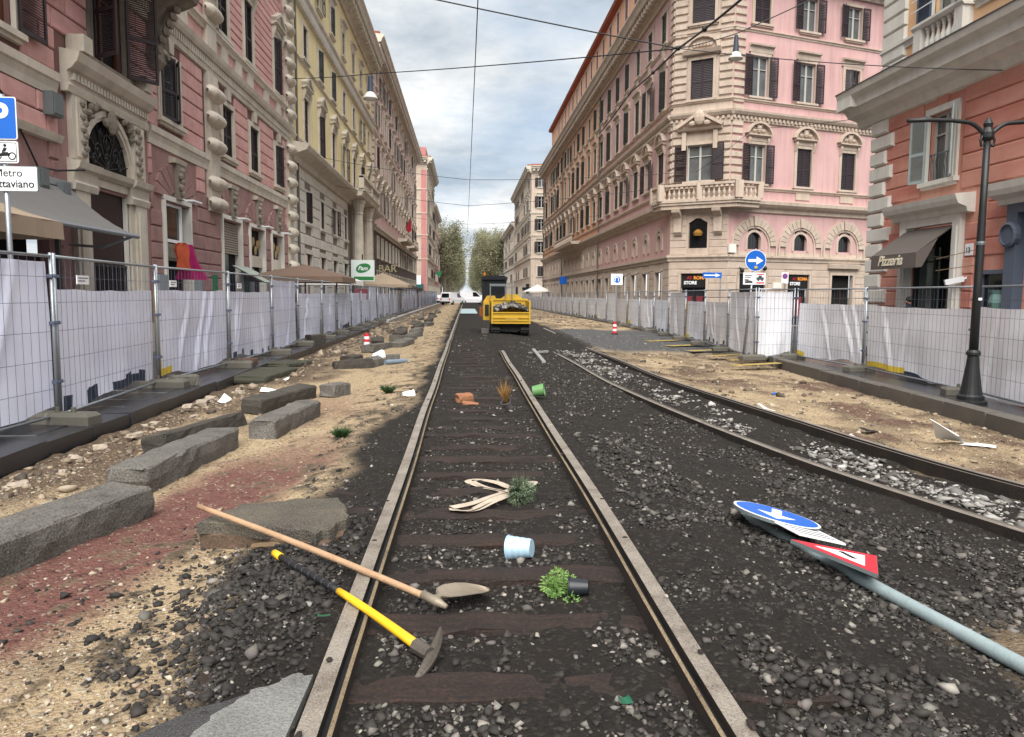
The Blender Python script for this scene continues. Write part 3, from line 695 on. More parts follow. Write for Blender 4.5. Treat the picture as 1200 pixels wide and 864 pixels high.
# ---------------------------------------------------------------- yellow palazzo
def palazzo_yellow():
    root = thing('yellow_palazzo', 'yellow palazzo with white stone base and a columned balcony, next to the pink one', 'building', (XL, 55, 0))
    F = Fac(root, (XL, 0), R(90)); U0, U1 = 38.35, 71.6
    bays = [42.4, 46.6, 50.9, 55.4, 60.0, 64.3, 68.7]
    st = ['closed','ajar','closed','open','closed','ajar','closed']
    for i, u in enumerate(bays):
        window(F, u, 5.25, 1.3, 1.6, stoB, shut, st[(i+1) % 7], step=.09, aw=.12)
        window(F, u, 9.4, 1.3, 2.3, trav, shut, st[i], ped='tri', step=.09)
        window(F, u, 13.7, 1.2, 1.7, trav, shutg, st[(i*3+2) % 7], step=.09)
        window(F, u, 17.7, 1.15, 1.65, trav, shutg, st[(i*2+1) % 7], step=.09, hood=True)
        F.hole(u, -.1, 1.9, 3.7)
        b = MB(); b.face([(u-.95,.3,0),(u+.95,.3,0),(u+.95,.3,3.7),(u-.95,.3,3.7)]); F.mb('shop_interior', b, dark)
        b = MB(); b.box(u-1.1, u-.93, -.08, .1, 0, 3.75); b.box(u+.93, u+1.1, -.08, .1, 0, 3.75); b.box(u-1.1, u+1.1, -.084, .1, 3.6, 3.85); F.mb('shop_frame', b, stoB)
    F.wall('base_wall', U0, U1, -.1, 8.2, jointB); F.wall('wall', U0, U1, 8.2, 21.6, yelB)
    sur = [(h[0]-.16, h[1]+.16, h[2]-.2, h[3]+.16) for h in F.holes]
    F.courses('stone_block', U0+.1, U1, .2, 7.9, .55, 1.5, stoB, extra=sur+[(56.3,58.7,0,8)], cap=260, near=40, seed=8, gap=.03, out=.06)
    b = MB(); b.mould([(0,7.9),(.2,7.95),(.24,8.2),(.5,8.3),(.85,8.42),(.95,8.6),(.95,8.68),(0,8.85)], U0, U1); F.mb('base_cornice', b, trav)
    band(F, 'sill_course', U0, U1, 9.1, 9.36, .1, trav)
    b = MB(); b.mould([(0,15.9),(.2,15.95),(.26,16.15),(.22,16.2),(.22,16.5),(.34,16.6),(.36,16.7),(0,16.75)], U0, U1); F.mb('string_course', b, stoB)
    band(F, 'sill_course', U0, U1, 13.3, 13.45, .06, trav)
    cornice(F, 'roof_cornice', U0, U1, 20.9, trav, 1.35, dent=.9)
    b = MB(); b.box(U0, U1, .6, 10, 21.6, 23.2); F.mb('attic', b, yelB)
    b = MB(); b.box(U0-.1, U1+.1, .3, 10, 23.2, 23.4); F.mb('roof', b, terr)
    b = MB(); b.tube([(U0+1.25,-.14,-.1),(U0+1.25,-.14,8.0)], .06, 8); b.tube([(U0+1.25,-.14,8.9),(U0+1.25,-.14,20.8)], .06, 8); F.mb('downpipe', b, M('copper_grey_downpipe', (110, 104, 98), .6, .4, 4))
    # balcony carried by a column
    b = MB(); b.mould([(0,8.3),(1.2,8.35),(1.3,8.6),(1.4,8.72),(1.4,8.85),(0,8.88)], 55.2, 65.2); F.mb('balcony_slab', b, trav)
    bm_ = baluster_mesh(.7, .1, trav, 6)
    for k in range(28): F.put('baluster', bm_, 55.6+k*.34, 1.2, 8.86)
    for u in (55.3, 60.2, 65.0): 
        b = MB(); b.box(u-.2, u+.2, -1.38, -1.04, 8.86, 9.7); F.mb('balcony_pier', b, trav)
    b = MB(); b.box(55.1, 65.2, -1.42, -1.0, 9.58, 9.76); F.mb('balcony_rail', b, trav)
    for u in (57.5, 63.0):
        b = MB(); b.box(u-.6, u+.6, -1.15, -.1, -.1, 1.2); b.lathe([(.5,1.2),(.5,1.35),(.42,1.45),(.42,3.5),(.36,7.2),(.42,7.3),(.36,7.4),(.5,8.0),(.55,8.05),(.55,8.3)], 12, (u, -.62, 0)); F.mb('column', b, trav)
    for z0, z1, sgn in ((8.9, 20.9, 1),):
        qm = cached('quoinB', lambda: quoin_box(.9, .42, .1, trav))
        for k in range(20): F.put('quoin', qm, U0+.5, 0, 9.2+k*.58)
def quoin_box(w_, h, out, mat):
    b = MB(); i = .04
    b.add([(-w_/2,0,0),(w_/2,0,0),(w_/2,0,h),(-w_/2,0,h),(-w_/2+i,-out,i),(w_/2-i,-out,i),(w_/2-i,-out,h-i),(-w_/2+i,-out,h-i)], [(4,5,6,7),(0,1,5,4),(1,2,6,5),(2,3,7,6),(3,0,4,7)])
    return b.mesh('quoin', mat)
palazzo_yellow()

# ---------------------------------------------------------------- mauve palazzo and the far left row
def simple_palazzo(name, label, org, ang, u0, u1, floors, bay, wall, sur, zt, cr, base=None, zb=0, pedfl=None, sh=shut, start=None, seed=0, back=12, roofm=terr, shops=True, ww=1.25, bands=(), F=None, quo=False, root=None, doors_h=3.6, cap=True, ends=True):
    if root is None:
        p = Vector((org[0], org[1], 0)) + Vector((math.cos(ang), math.sin(ang), 0))*((u0+u1)/2)
        root = thing(name, label, 'building', p)
    F = Fac(root, org, ang); rr = random.Random(seed)
    n = int((u1-u0)/bay); off = u0+((u1-u0)-(n-1)*bay)/2 if start is None else start
    for k in range(n):
        u = off+k*bay
        if u > u1-.8: break
        for i, (z, h) in enumerate(floors):
            state = rr.choice(['closed','closed','ajar','open','closed'])
            window(F, u, z, ww, h, sur, sh, state, ped=pedfl.get(i) if pedfl else None, step=.16, gl=rr.choice([glass, glass, wglass]), aw=.15, hood=(not pedfl or i not in pedfl) and i > 0)
        if shops:
            F.hole(u, -.1, bay*.5, doors_h)
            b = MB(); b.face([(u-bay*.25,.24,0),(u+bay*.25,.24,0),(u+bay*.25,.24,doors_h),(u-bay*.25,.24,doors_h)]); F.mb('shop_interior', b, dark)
            b = MB(); a = bay*.25; b.box(u-a-.14, u-a+.02, -.08, .1, 0, doors_h+.02); b.box(u+a-.02, u+a+.14, -.08, .1, 0, doors_h+.02); b.box(u-a-.14, u+a+.14, -.084, .1, doors_h-.1, doors_h+.15); F.mb('shop_frame', b, sur)
    if base: F.wall('base_wall', u0, u1, -.1, zb, base); band(F, 'base_cornice', u0, u1, zb-.25, zb+.3, .3, sur)
    F.wall('wall', u0, u1, zb if base else -.1, zt, wall)
    for z in bands: band(F, 'string_course', u0, u1, z, z+.35, .14, sur)
    if cap:
        cornice(F, 'roof_cornice', u0-.02, u1+.02, zt-.4, sur, cr, dent=.8)
        b = MB(); b.box(u0, u1, -.6*cr, back, zt+.75*cr, zt+.95*cr); F.mb('roof', b, roofm)
    for u in ((u0, u1) if ends else ()):
        b = MB(); b.face([(u,.03,-.1),(u,back,-.1),(u,back,zt+.7),(u,.03,zt+.7)]); F.mb('end_wall', b, wall)
    return F, root
Fc, rc = simple_palazzo('mauve_palazzo', 'tall mauve palazzo with dark ground storey and deep eaves beyond the yellow one', (XL, 0), R(90), 71.65, 134, [(5.0,1.9),(9.5,2.2),(13.3,2.1),(17.4,2.1),(20.9,1.7)], 3.9, wallC, trav, 23.6, 1.3, gfC, 7.6, {1:'tri'}, seed=3, bands=(12.6, 16.2))
for u in (98, 112):
    b = MB(); b.mould([(0,8.0),(1.1,8.1),(1.2,8.4),(0,8.45)], u, u+9); b.box(u, u+9, -1.15, -1.0, 9.1, 9.3); F0 = Fc.mb('balcony_slab', b, trav)
    bm_ = baluster_mesh(.7, .12, trav, 6)
    for k in range(18): Fc.put('baluster', bm_, u+.3+k*.5, 1.08, 8.42)
qm = cached('quoinC', lambda: quoin_box(1.1, .5, .12, trav))
for k in range(24): Fc.put('quoin', qm, 72.4, 0, 8.6+k*.62)
pinkF = M('coral_stucco', (220, 150, 146), .85, .25, .8, streak=.3)
Fd, rd = simple_palazzo('cream_corner_palazzo', 'tall cream corner palazzo with coral edges at the far end of the left row', (-7.7, 0), R(90), 156, 190, [(5,1.9),(9.6,2.2),(14,2.1),(18.3,2.1),(22.6,1.9)], 3.8, creamR, trav, 27.5, 1.3, seed=5, bands=(8.2,13,26), ends=False)
Fe, _ = simple_palazzo('', '', (-20, 155.96), 0, 0, 12.27, [], 3.8, creamR, trav, 27.5, 1.3, seed=6, root=rd, shops=False, bands=(8.2, 13, 17.3, 22), ends=False)
for u in (1.2, 11.6):
    b = MB(); b.box(u-.5, u+.5, -.12, 0, .3, 26); Fe.mb('corner_strip', b, pinkF)
b = MB(); b.box(3, 12, 1, 9, 28.4, 30.6); Fe.mb('roof_block', b, pinkF)
qm2 = cached('quoinD', lambda: quoin_box(6.5, .5, .1, creamR))
for k in range(36): Fe.put('stone_band', qm2, 6.6, 0, .6+k*.72)
simple_palazzo('coral_palazzo', 'coral pink palazzo beyond the cream corner building on the far left side', (-8.2, 0), R(90), 191, 232, [(5,1.9),(9.6,2.2),(14,2.1),(18.3,2.1)], 4.1, pinkF, trav, 22.5, 1.2, seed=7, bands=(8.2, 13))
simple_palazzo('pale_palazzo', 'pale far palazzo last in the left row before the trees', (-8.6, 0), R(90), 233, 280, [(5,1.9),(9.6,2.2),(14,2.1)], 4.6, whO, trav, 18, 1.1, seed=8, bands=(8.2,))
# ---------------------------------------------------------------- right side: rose corner palazzo with its apricot wing
XR = 12.6
def palazzo_rose():
    C1 = Vector((XR, 47.4, 0)); dc = Vector((.832, -.555, 0)); C2 = C1 + dc*3.55
    root = thing('rose_corner_palazzo', 'rose pink corner palazzo with chamfered balcony bay and apricot wing down the street', 'building', (15, 52, 0))
    F = Fac(root, (XR, 0), R(-90)); u0, um, u1 = -126.0, -73.8, -47.4
    bays = [-(49.95+3.7*k) for k in range(21)]
    rr = random.Random(4)
    for k, u in enumerate(bays):
        if u < u0+1: break
        s_ = lambda: rr.choice(['closed','closed','ajar','open','ajar'])
        window(F, u, 8.65, 1.55, 1.95, creamR, shutg if k > 1 else shut, s_(), ped='seg', step=.1, aw=.16)
        window(F, u, 13.25, 1.5, 2.4, creamR, shutg, s_(), step=.1, hood=True, aw=.14)
        window(F, u, 17.35, 1.35, 1.95, creamR, shutg, s_(), step=.1, aw=.14)
        b = MB(); b.plate([(u-.2,16.3),(u+.2,16.3),(u+.3,17.1),(u-.3,17.1)], -.12, 0); F.mb('console', b, creamR)
        F.hole(u, 4.3, .75, 1.15)                                                        # small arched mezzanine light
        b = MB(); b.face([(u-.375,.2,4.3),(u+.375,.2,4.3),(u+.375,.2,5.45),(u-.375,.2,5.45)]); F.mb('pane', b, M('rosy_blind', (196, 120, 116)) if k % 2 else glass)
        arch_ring(F, u, 4.95, .46, .62, creamR); arch_ring(F, u, 4.95, .72, .92, creamR)
        F.hole(u, -.1, 1.7, 3.1)
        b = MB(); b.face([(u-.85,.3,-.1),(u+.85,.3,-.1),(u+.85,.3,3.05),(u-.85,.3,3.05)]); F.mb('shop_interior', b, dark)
        b = MB(); b.box(u-1.02, u-.83, -.09, .1, -.1, 3.1); b.box(u+.83, u+1.02, -.09, .1, -.1, 3.1); b.box(u-1.02, u+1.02, -.094, .1, 3.02, 3.25); F.mb('shop_frame', b, creamR)
    F.wall('base_wall', u0, u1, -.35, 4.0, creamR); F.wall('mezzanine_wall', um, u1, 4.0, 6.9, pinkR); F.wall('wing_mezzanine_wall', u0, um, 4.0, 6.9, creamR)
    F.wall('wall', um, u1, 6.9, 20.4, pinkR); F.wall('wing_wall', u0, um, 6.9, 20.4, orR)
    sur = [(h[0]-.2, h[1]+.2, h[2]-.2, h[3]+.2) for h in F.holes if h[2] < 4]
    F.courses('stone_course', u0, u1, .1, 3.6, .5, 6., creamR, extra=sur, cap=180, near=-48, seed=3)
    facade_trim(F, u0, u1)
    qm = cached('quoinR', lambda: quoin_box(.8, .34, .1, creamR))
    for k in range(27): F.put('quoin', qm, u1-.42, 0, 7.9+k*.45)
    for k in range(20): F.put('quoin', qm, um, 0, 8.0+k*.6)
    for k in range(7): F.put('quoin', qm, u0+.5, 0, 8.2+k*1.6)
    b = MB(); b.mould([(0,7.0),(1.3,7.0),(1.4,7.3),(0,7.35)], -99, -83); F.mb('balcony_slab', b, creamR)
    b = MB(); b.box(-99, -83, -1.36, -1.2, 8.0, 8.15); F.mb('balcony_rail', b, creamR)
    bm_ = baluster_mesh(.68, .1, creamR, 6)
    for k in range(40): F.put('baluster', bm_, -98.7+k*.4, 1.28, 7.34)
    for u in (um+1.0, -100.5, u0+1.3):
        b = MB(); b.tube([(u,-.16,-.2),(u,-.16,6.4)], .06, 8); b.tube([(u,-.16,7.4),(u,-.16,19.8)], .06, 8); F.mb('downpipe', b, MATS['copper_grey_downpipe'])
    # attic storey set back behind the cornice
    b = MB(); b.face([(u0,1.2,20),(-58,1.2,20),(-58,1.2,27.6),(u0,1.2,27.6)]); b.face([(-58,1.2,20),(-58,9,20),(-58,9,27.6),(-58,1.2,27.6)]); b.face([(u0,1.2,27.6),(-58,1.2,27.6),(-58,9,27.6),(u0,9,27.6)]); F.mb('attic', b, orR)
    am = cached('atticwin', lambda: attic_win())
    for k in range(16): F.put('attic_window', am, -60.5-k*3.7, -1.2, 25.1)
    b = MB(); b.mould([(-1.2,27.4),(-.7,27.5),(-.6,27.75),(-1.2,27.9)], u0, -58); F.mb('attic_cornice', b, terr)
    for k in range(14):
        u = -70-k*3.4-rr.random(); b = MB(); h = 1.6+rr.random()*1.6; b.tube([(u,2,27.6),(u,2,27.6+h)], .03, 4)
        for j in range(4): b.tube([(u-.5,2,27.6+h*(.6+.1*j)),(u+.5,2,27.6+h*(.6+.1*j))], .015, 3)
        F.mb('aerial', b, zinc)
    # chamfered corner
    G = Fac(root, (C1.x, C1.y), math.atan2(dc.y, dc.x)); W = 3.55; m = 1.72
    window(G, m, 8.4, 1.5, 2.15, creamR, shut, 'open', step=.09, gl=wglass)
    window(G, m, 13.2, 1.35, 2.3, creamR, shut, 'closed', step=.09)
    window(G, m, 17.6, 1.35, 2.1, creamR, shut, 'closed', step=.09)
    G.hole(m+.02, 4.4, 1.15, 1.8); G.hole(1.55, -.3, 1.6, 3.2)
    b = MB(); b.face([(m-.56,.2,4.4),(m+.6,.2,4.4),(m+.6,.2,6.2),(m-.56,.2,6.2)]); G.mb('pane', b, glass)
    b = MB(); b.plate([(m-.58+.0,5.9),(m-.58,6.2),(m-.1,6.2)], -.01, .1); b.plate([(m+.62,5.9),(m+.62,6.2),(m+.14,6.2)][::-1], -.01, .1); G.mb('arch_corner', b, creamR)
    b = MB(); b.lathe([(.25,0),(.3,.18),(.16,.34),(.05,.4)], 10, (m, .1, 5.15)); G.mb('painted_lamp_glow', b, M('amber_glow_paint', (180, 130, 50)))  # amber colour stands in for a lamp's glow; nothing here emits light
    G.wall('corner_wall', 0, W, -.35, 6.9, creamR); G.wall('corner_upper_wall', 0, W, 6.9, 20.4, creamR)
    G.courses('corner_course', 0, W, .1, 6.6, .42, 6., creamR, extra=[(h[0]-.12,h[1]+.12,h[2]-.1,h[3]+.12) for h in G.holes], cap=60)
    for k in range(27):
        for u in (.4, W-.4): 
            if not 12.0 < 7.9+k*.45 < 12.9: G.put('quoin', qm, u, 0, 7.9+k*.45)
    facade_trim(G, -.1, W+.1)
    b = MB(); b.mould([(0,0),(.3,.02),(.4,.14),(0,.2)], m-1.35, m+1.35)
    for sgn in (-1, 1): b.plate([(m+sgn*1.35,.18),(m,.95),(m,1.12),(m+sgn*1.42,.34)][::sgn], -.36, 0)
    b.ell((m,-.3,.75), (.34,.16,.45), 10, 6)
    for sgn in (-1,1): b.ell((m+sgn*.45,-.22,.45), (.25,.1,.15), 8, 4); b.box(m+sgn*.95-.13, m+sgn*.95+.13, -.2, 0, -1.1, 0)
    G.put('pediment', b.mesh('pediment', creamR), 0, 0, 11.35)
    b = MB(); b.mould([(0,15.75),(.3,15.8),(.4,16.0),(0,16.1)], m-1.15, m+1.15); n = 8
    for k in range(n):
        a0, a1 = math.pi*k/n, math.pi*(k+1)/n; q = lambda a, r: (m+r*math.cos(a), 16.1+r*.75*math.sin(a)); b.plate([q(a0,.9), q(a0,1.1), q(a1,1.1), q(a1,.9)], -.2, 0)
    for k in range(6): b.ell((m-.5+.2*k,-.08,16.35), (.12,.08,.14), 6, 4)
    G.mb('pediment', b, creamR)
    # corner balcony: slab, corbels, piers, balusters, rail
    pts_o = [C1+Vector((-1.0, 1.2, 0)), C1+Vector((-.85, -.35, 0))+Vector((0,0,0)), C2+Vector((.2, -1.15, 0)), C2+Vector((1.75, -.55, 0))]
    pts_i = [C1+Vector((0, 1.2, 0)), C1, C2, C2+Vector((1.5, .5, 0))]
    b = MB(); off = Vector(root.location)
    for z0, z1, k in ((6.72,6.95,.82),(6.95,7.1,.93),(7.1,7.22,1.0)):
        o_ = [pi.lerp(po, k) for pi, po in zip(pts_i, pts_o)]; poly = [(p.x-off.x, p.y-off.y) for p in o_] + [(p.x-off.x, p.y-off.y) for p in pts_i[::-1]]
        b.prism(poly, z0, z1)
    b.build('balcony_slab', creamR, root)
    b = MB(); b2 = MB(); bm2 = baluster_mesh(.78, .1, creamR, 8)
    for p, q in zip(pts_o, pts_o[1:]):
        p = p-off; q = q-off; d = (q-p); ln = d.length; d.normalize(); inn = Vector((-d.y, d.x, 0))*.16
        a = p+inn+Vector((0,0,8.12)); c = q+inn+Vector((0,0,8.12)); b.bar(a, c, .3, .14)
        a.z = c.z = 7.27; b.bar(a, c, .26, .1)
        npier = 1 if ln < 2.5 else 2
        for j in range(npier+1):
            e = p+d*ln*j/npier+inn*.9; b2.box(e.x-.16, e.x+.16, e.y-.16, e.y+.16, 7.22, 8.2)
        nb = int(ln/.3)
        for j in range(1, nb):
            t = j/nb
            if min(abs(t-i/npier) for i in range(npier+1))*ln < .24: continue
            e = p+d*ln*t+inn; obj('baluster', bm2, root, (e.x, e.y, 7.3))
    b.build('balcony_rail', creamR, root); b2.build('balcony_pier', creamR, root)
    cb = MB(); cb.mould([(0,-1.5),(.12,-1.55),(.3,-1.35),(.3,-.9),(.35,-.5),(.8,-.2),(.85,0),(0,0)], -.24, .24); cb = cb.mesh('corbel', creamR)
    for u in (.55, W-.55): G.put('corbel', cb, u, 0, 6.72)
    # shop in the chamfer
    shop_black(G, 1.55, 1.6, True)
    # side facade
    S = Fac(root, (C2.x, C2.y), R(19)); SW = 15.5; rr = random.Random(12)
    for k in range(4):
        u = 1.95+3.58*k
        window(S, u, 8.25, 1.15, 2.3, creamR, shut, ['open','closed','closed','closed'][k], ped='seg', step=.09, gl=wglass, aw=.16)
        window(S, u, 13.3, 1.2, 2.35, creamR, shut, ['open','open','ajar','closed'][k], step=.09, hood=True, gl=wglass)
        window(S, u, 17.5, 1.15, 1.95, creamR, shut, ['closed','open','open','open'][k], step=.09, gl=wglass)
        S.hole(u+.02, 4.35, .95, 1.2)
        b = MB(); b.face([(u-.46,.2,4.35),(u+.5,.2,4.35),(u+.5,.2,5.55),(u-.46,.2,5.55)]); S.mb('pane', b, glass)
        b = MB()
        for j in range(5): b.box(u-.4+j*.19, u-.385+j*.19, .04, .055, 4.35, 5.5)
        S.mb('window_bars', b, blkp)
        arch_ring(S, u, 4.85, .52, .66, creamR, .05)
        n = 15                                                        # rusticated arch of separate stones
        for j in range(n):
            a0, a1 = math.pi*j/n+.012, math.pi*(j+1)/n-.012; key = j == n//2
            q = lambda a, r: (u+r*math.cos(a), 4.55+r*math.sin(a))
            b = MB(); b.plate([q(a0,1.2), q(a0,1.62+.14*key), q(a1,1.62+.14*key), q(a1,1.2)], -.12-.06*key, 0); S.mb('voussoir', b, creamR)
        arch_ring(S, u, 4.55, 1.08, 1.19, creamR, .07); arch_ring(S, u, 4.55, 1.63, 1.74, creamR, .09)
        S.hole(u-.05, -.3, [2.0,1.75,1.8,1.8][k], 3.2)
        b = MB(); b.box(u-.55, u+.55, -.06, 0, 7.45, 7.85); S.mb('sill_panel', b, creamR)
    S.wall('base_wall', 0, SW, -.35, 4.2, creamR); S.wall('mezzanine_wall', 0, SW, 4.2, 6.9, pinkR); S.wall('wall', 0, SW, 6.9, 20.4, pinkR)
    S.courses('stone_course', 0, SW, .1, 3.6, .46, 6., creamR, extra=[(h[0]-.2,h[1]+.2,h[2]-.2,h[3]+.2) for h in S.holes if h[2] < 1], cap=80)
    facade_trim(S, 0, SW)
    for k in range(27): S.put('quoin', qm, .42, 0, 7.9+k*.45)
    shop_black(S, 1.9, 2.0, False); shop_black(S, 5.48, 1.75, True); shop_black(S, 9.06, 1.8, None); shop_black(S, 12.64, 1.8, None)
    b = MB(); b.mould([(0,3.3),(.25,3.3),(.3,3.55),(0,3.6)], 7.8, 10.4); S.mb('door_hood', b, creamR)
    b = MB(); b.box(3.45, 4.1, -.12, 0, 2.0, 2.35); b.box(-.0, .5, -.2, -.04, 4.1, 4.6); S.mb('street_plaque', b, whO)
    for u, z in ((.9,3.05),(2.6,3.2)): 
        b = MB(); b.ell((u,-.3,z), (.14,.14,.16), 8, 5); b.bar((u,-.3,z+.1), (u,0,z+.2), .04, .04); S.mb('wall_lamp', b, blkp)
    b = MB(); b.prism([(C1.x-off.x, 126-off.y), (C1.x-off.x, C1.y-off.y), (C2.x-off.x, C2.y-off.y), (C2.x+SW*.945-off.x, C2.y+SW*.326-off.y), (C2.x+10-off.x, 126-off.y)], 20.3, 20.45); b.build('roof', terr, root)
def arch_ring(F, u, z, r0, r1, mat, out=.08, n=10):
    b = MB()
    for k in range(n):
        a0, a1 = math.pi*k/n, math.pi*(k+1)/n; q = lambda a, r: (u+r*math.cos(a), z+r*math.sin(a))
        b.plate([q(a0,r0), q(a0,r1), q(a1,r1), q(a1,r0)], -out, .0)
    for sgn in (-1, 1): b.box(min(u+sgn*r0, u+sgn*r1), max(u+sgn*r0, u+sgn*r1), -out, 0, z-.55, z)
    F.mb('arch_moulding', b, mat)
def facade_trim(F, a, c):
    band(F, 'string_course', a, c, 3.62, 4.0, .16, creamR)
    b = MB(); b.mould([(0,6.5),(.12,6.55),(.16,6.75),(.36,6.85),(.5,7.0),(.52,7.2),(0,7.3)], a, c); F.mb('base_cornice', b, creamR)
    band(F, 'sill_course', a, c, 7.86, 8.06, .12, creamR)
    b = MB(); b.mould([(0,11.75),(.1,11.8),(.1,12.1),(.24,12.15),(.34,12.3),(.36,12.42),(0,12.5)], a, c); F.mb('string_course', b, creamR)
    n = int((c-a)/.3)
    b = MB()
    for i in range(n): b.box(a+i*(c-a)/n, a+(i+.5)*(c-a)/n, -.2, -.095, 11.92, 12.09)
    F.mb('dentils', b, creamR)
    band(F, 'sill_course', a, c, 12.95, 13.12, .1, creamR); band(F, 'string_course', a, c, 16.95, 17.15, .08, creamR)
    cornice(F, 'roof_cornice', a, c, 19.9, creamR, 1.25, dent=.7)
def attic_win():
    b = MB(); b.box(-.75, -.6, -.08, 0, 0, 1.9); b.box(.6, .75, -.08, 0, 0, 1.9); b.box(-.75, .75, -.084, 0, 1.9, 2.05); b.box(-.6, .6, -.03, 0, 0, 1.9, 1)
    return b.mesh('attic_window', [creamR, M('maroon_blind', (120, 66, 74))])
def shop_black(F, u, w_, sign):
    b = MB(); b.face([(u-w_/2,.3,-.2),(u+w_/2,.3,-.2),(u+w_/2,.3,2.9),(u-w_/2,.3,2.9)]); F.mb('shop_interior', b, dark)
    b = MB(); f = .14
    b.box(u-w_/2-f, u-w_/2+.02, -.08, .2, -.3, 2.9); b.box(u+w_/2-.02, u+w_/2+f, -.08, .2, -.3, 2.9); b.box(u-w_/2-f, u+w_/2+f, -.084, .2, 2.88, 3.04); F.mb('shop_frame', b, creamR)
    b = MB(); b.box(u-.02, u+.02, .1, .2, -.2, 2.0); b.box(u-w_/2+.02, u+w_/2-.02, .1, .2, 1.98, 2.04); F.mb('door_frame', b, M('brown_door', (70, 44, 34)) if sign is None else blkp)
    if sign is None: return
    b = MB(); b.box(u-w_/2+.03, u+w_/2-.03, .05, .18, 2.04, 2.86); F.mb('shop_sign', b, blkt)
    s_ = .27
    lt = [('AS', red_l, -.42, 2.52), ('ROMA', orange_l, .0, 2.52), ('STORE', whp, -.6, 2.22)]
    for txt, m, du, z in lt:
        o = F.put('lettering', text_mesh(txt, s_, m, .008, bold=.008), u+du, -.03, z); o.rotation_euler = (R(90), 0, F.ang)
    if sign:
        for k in (-.3, .35):
            b = MB(); b.box(u+k-.2, u+k+.2, .22, .26, .2, 1.5); F.mb('poster', b, M('crimson_poster', (150, 34, 40)))
palazzo_rose()

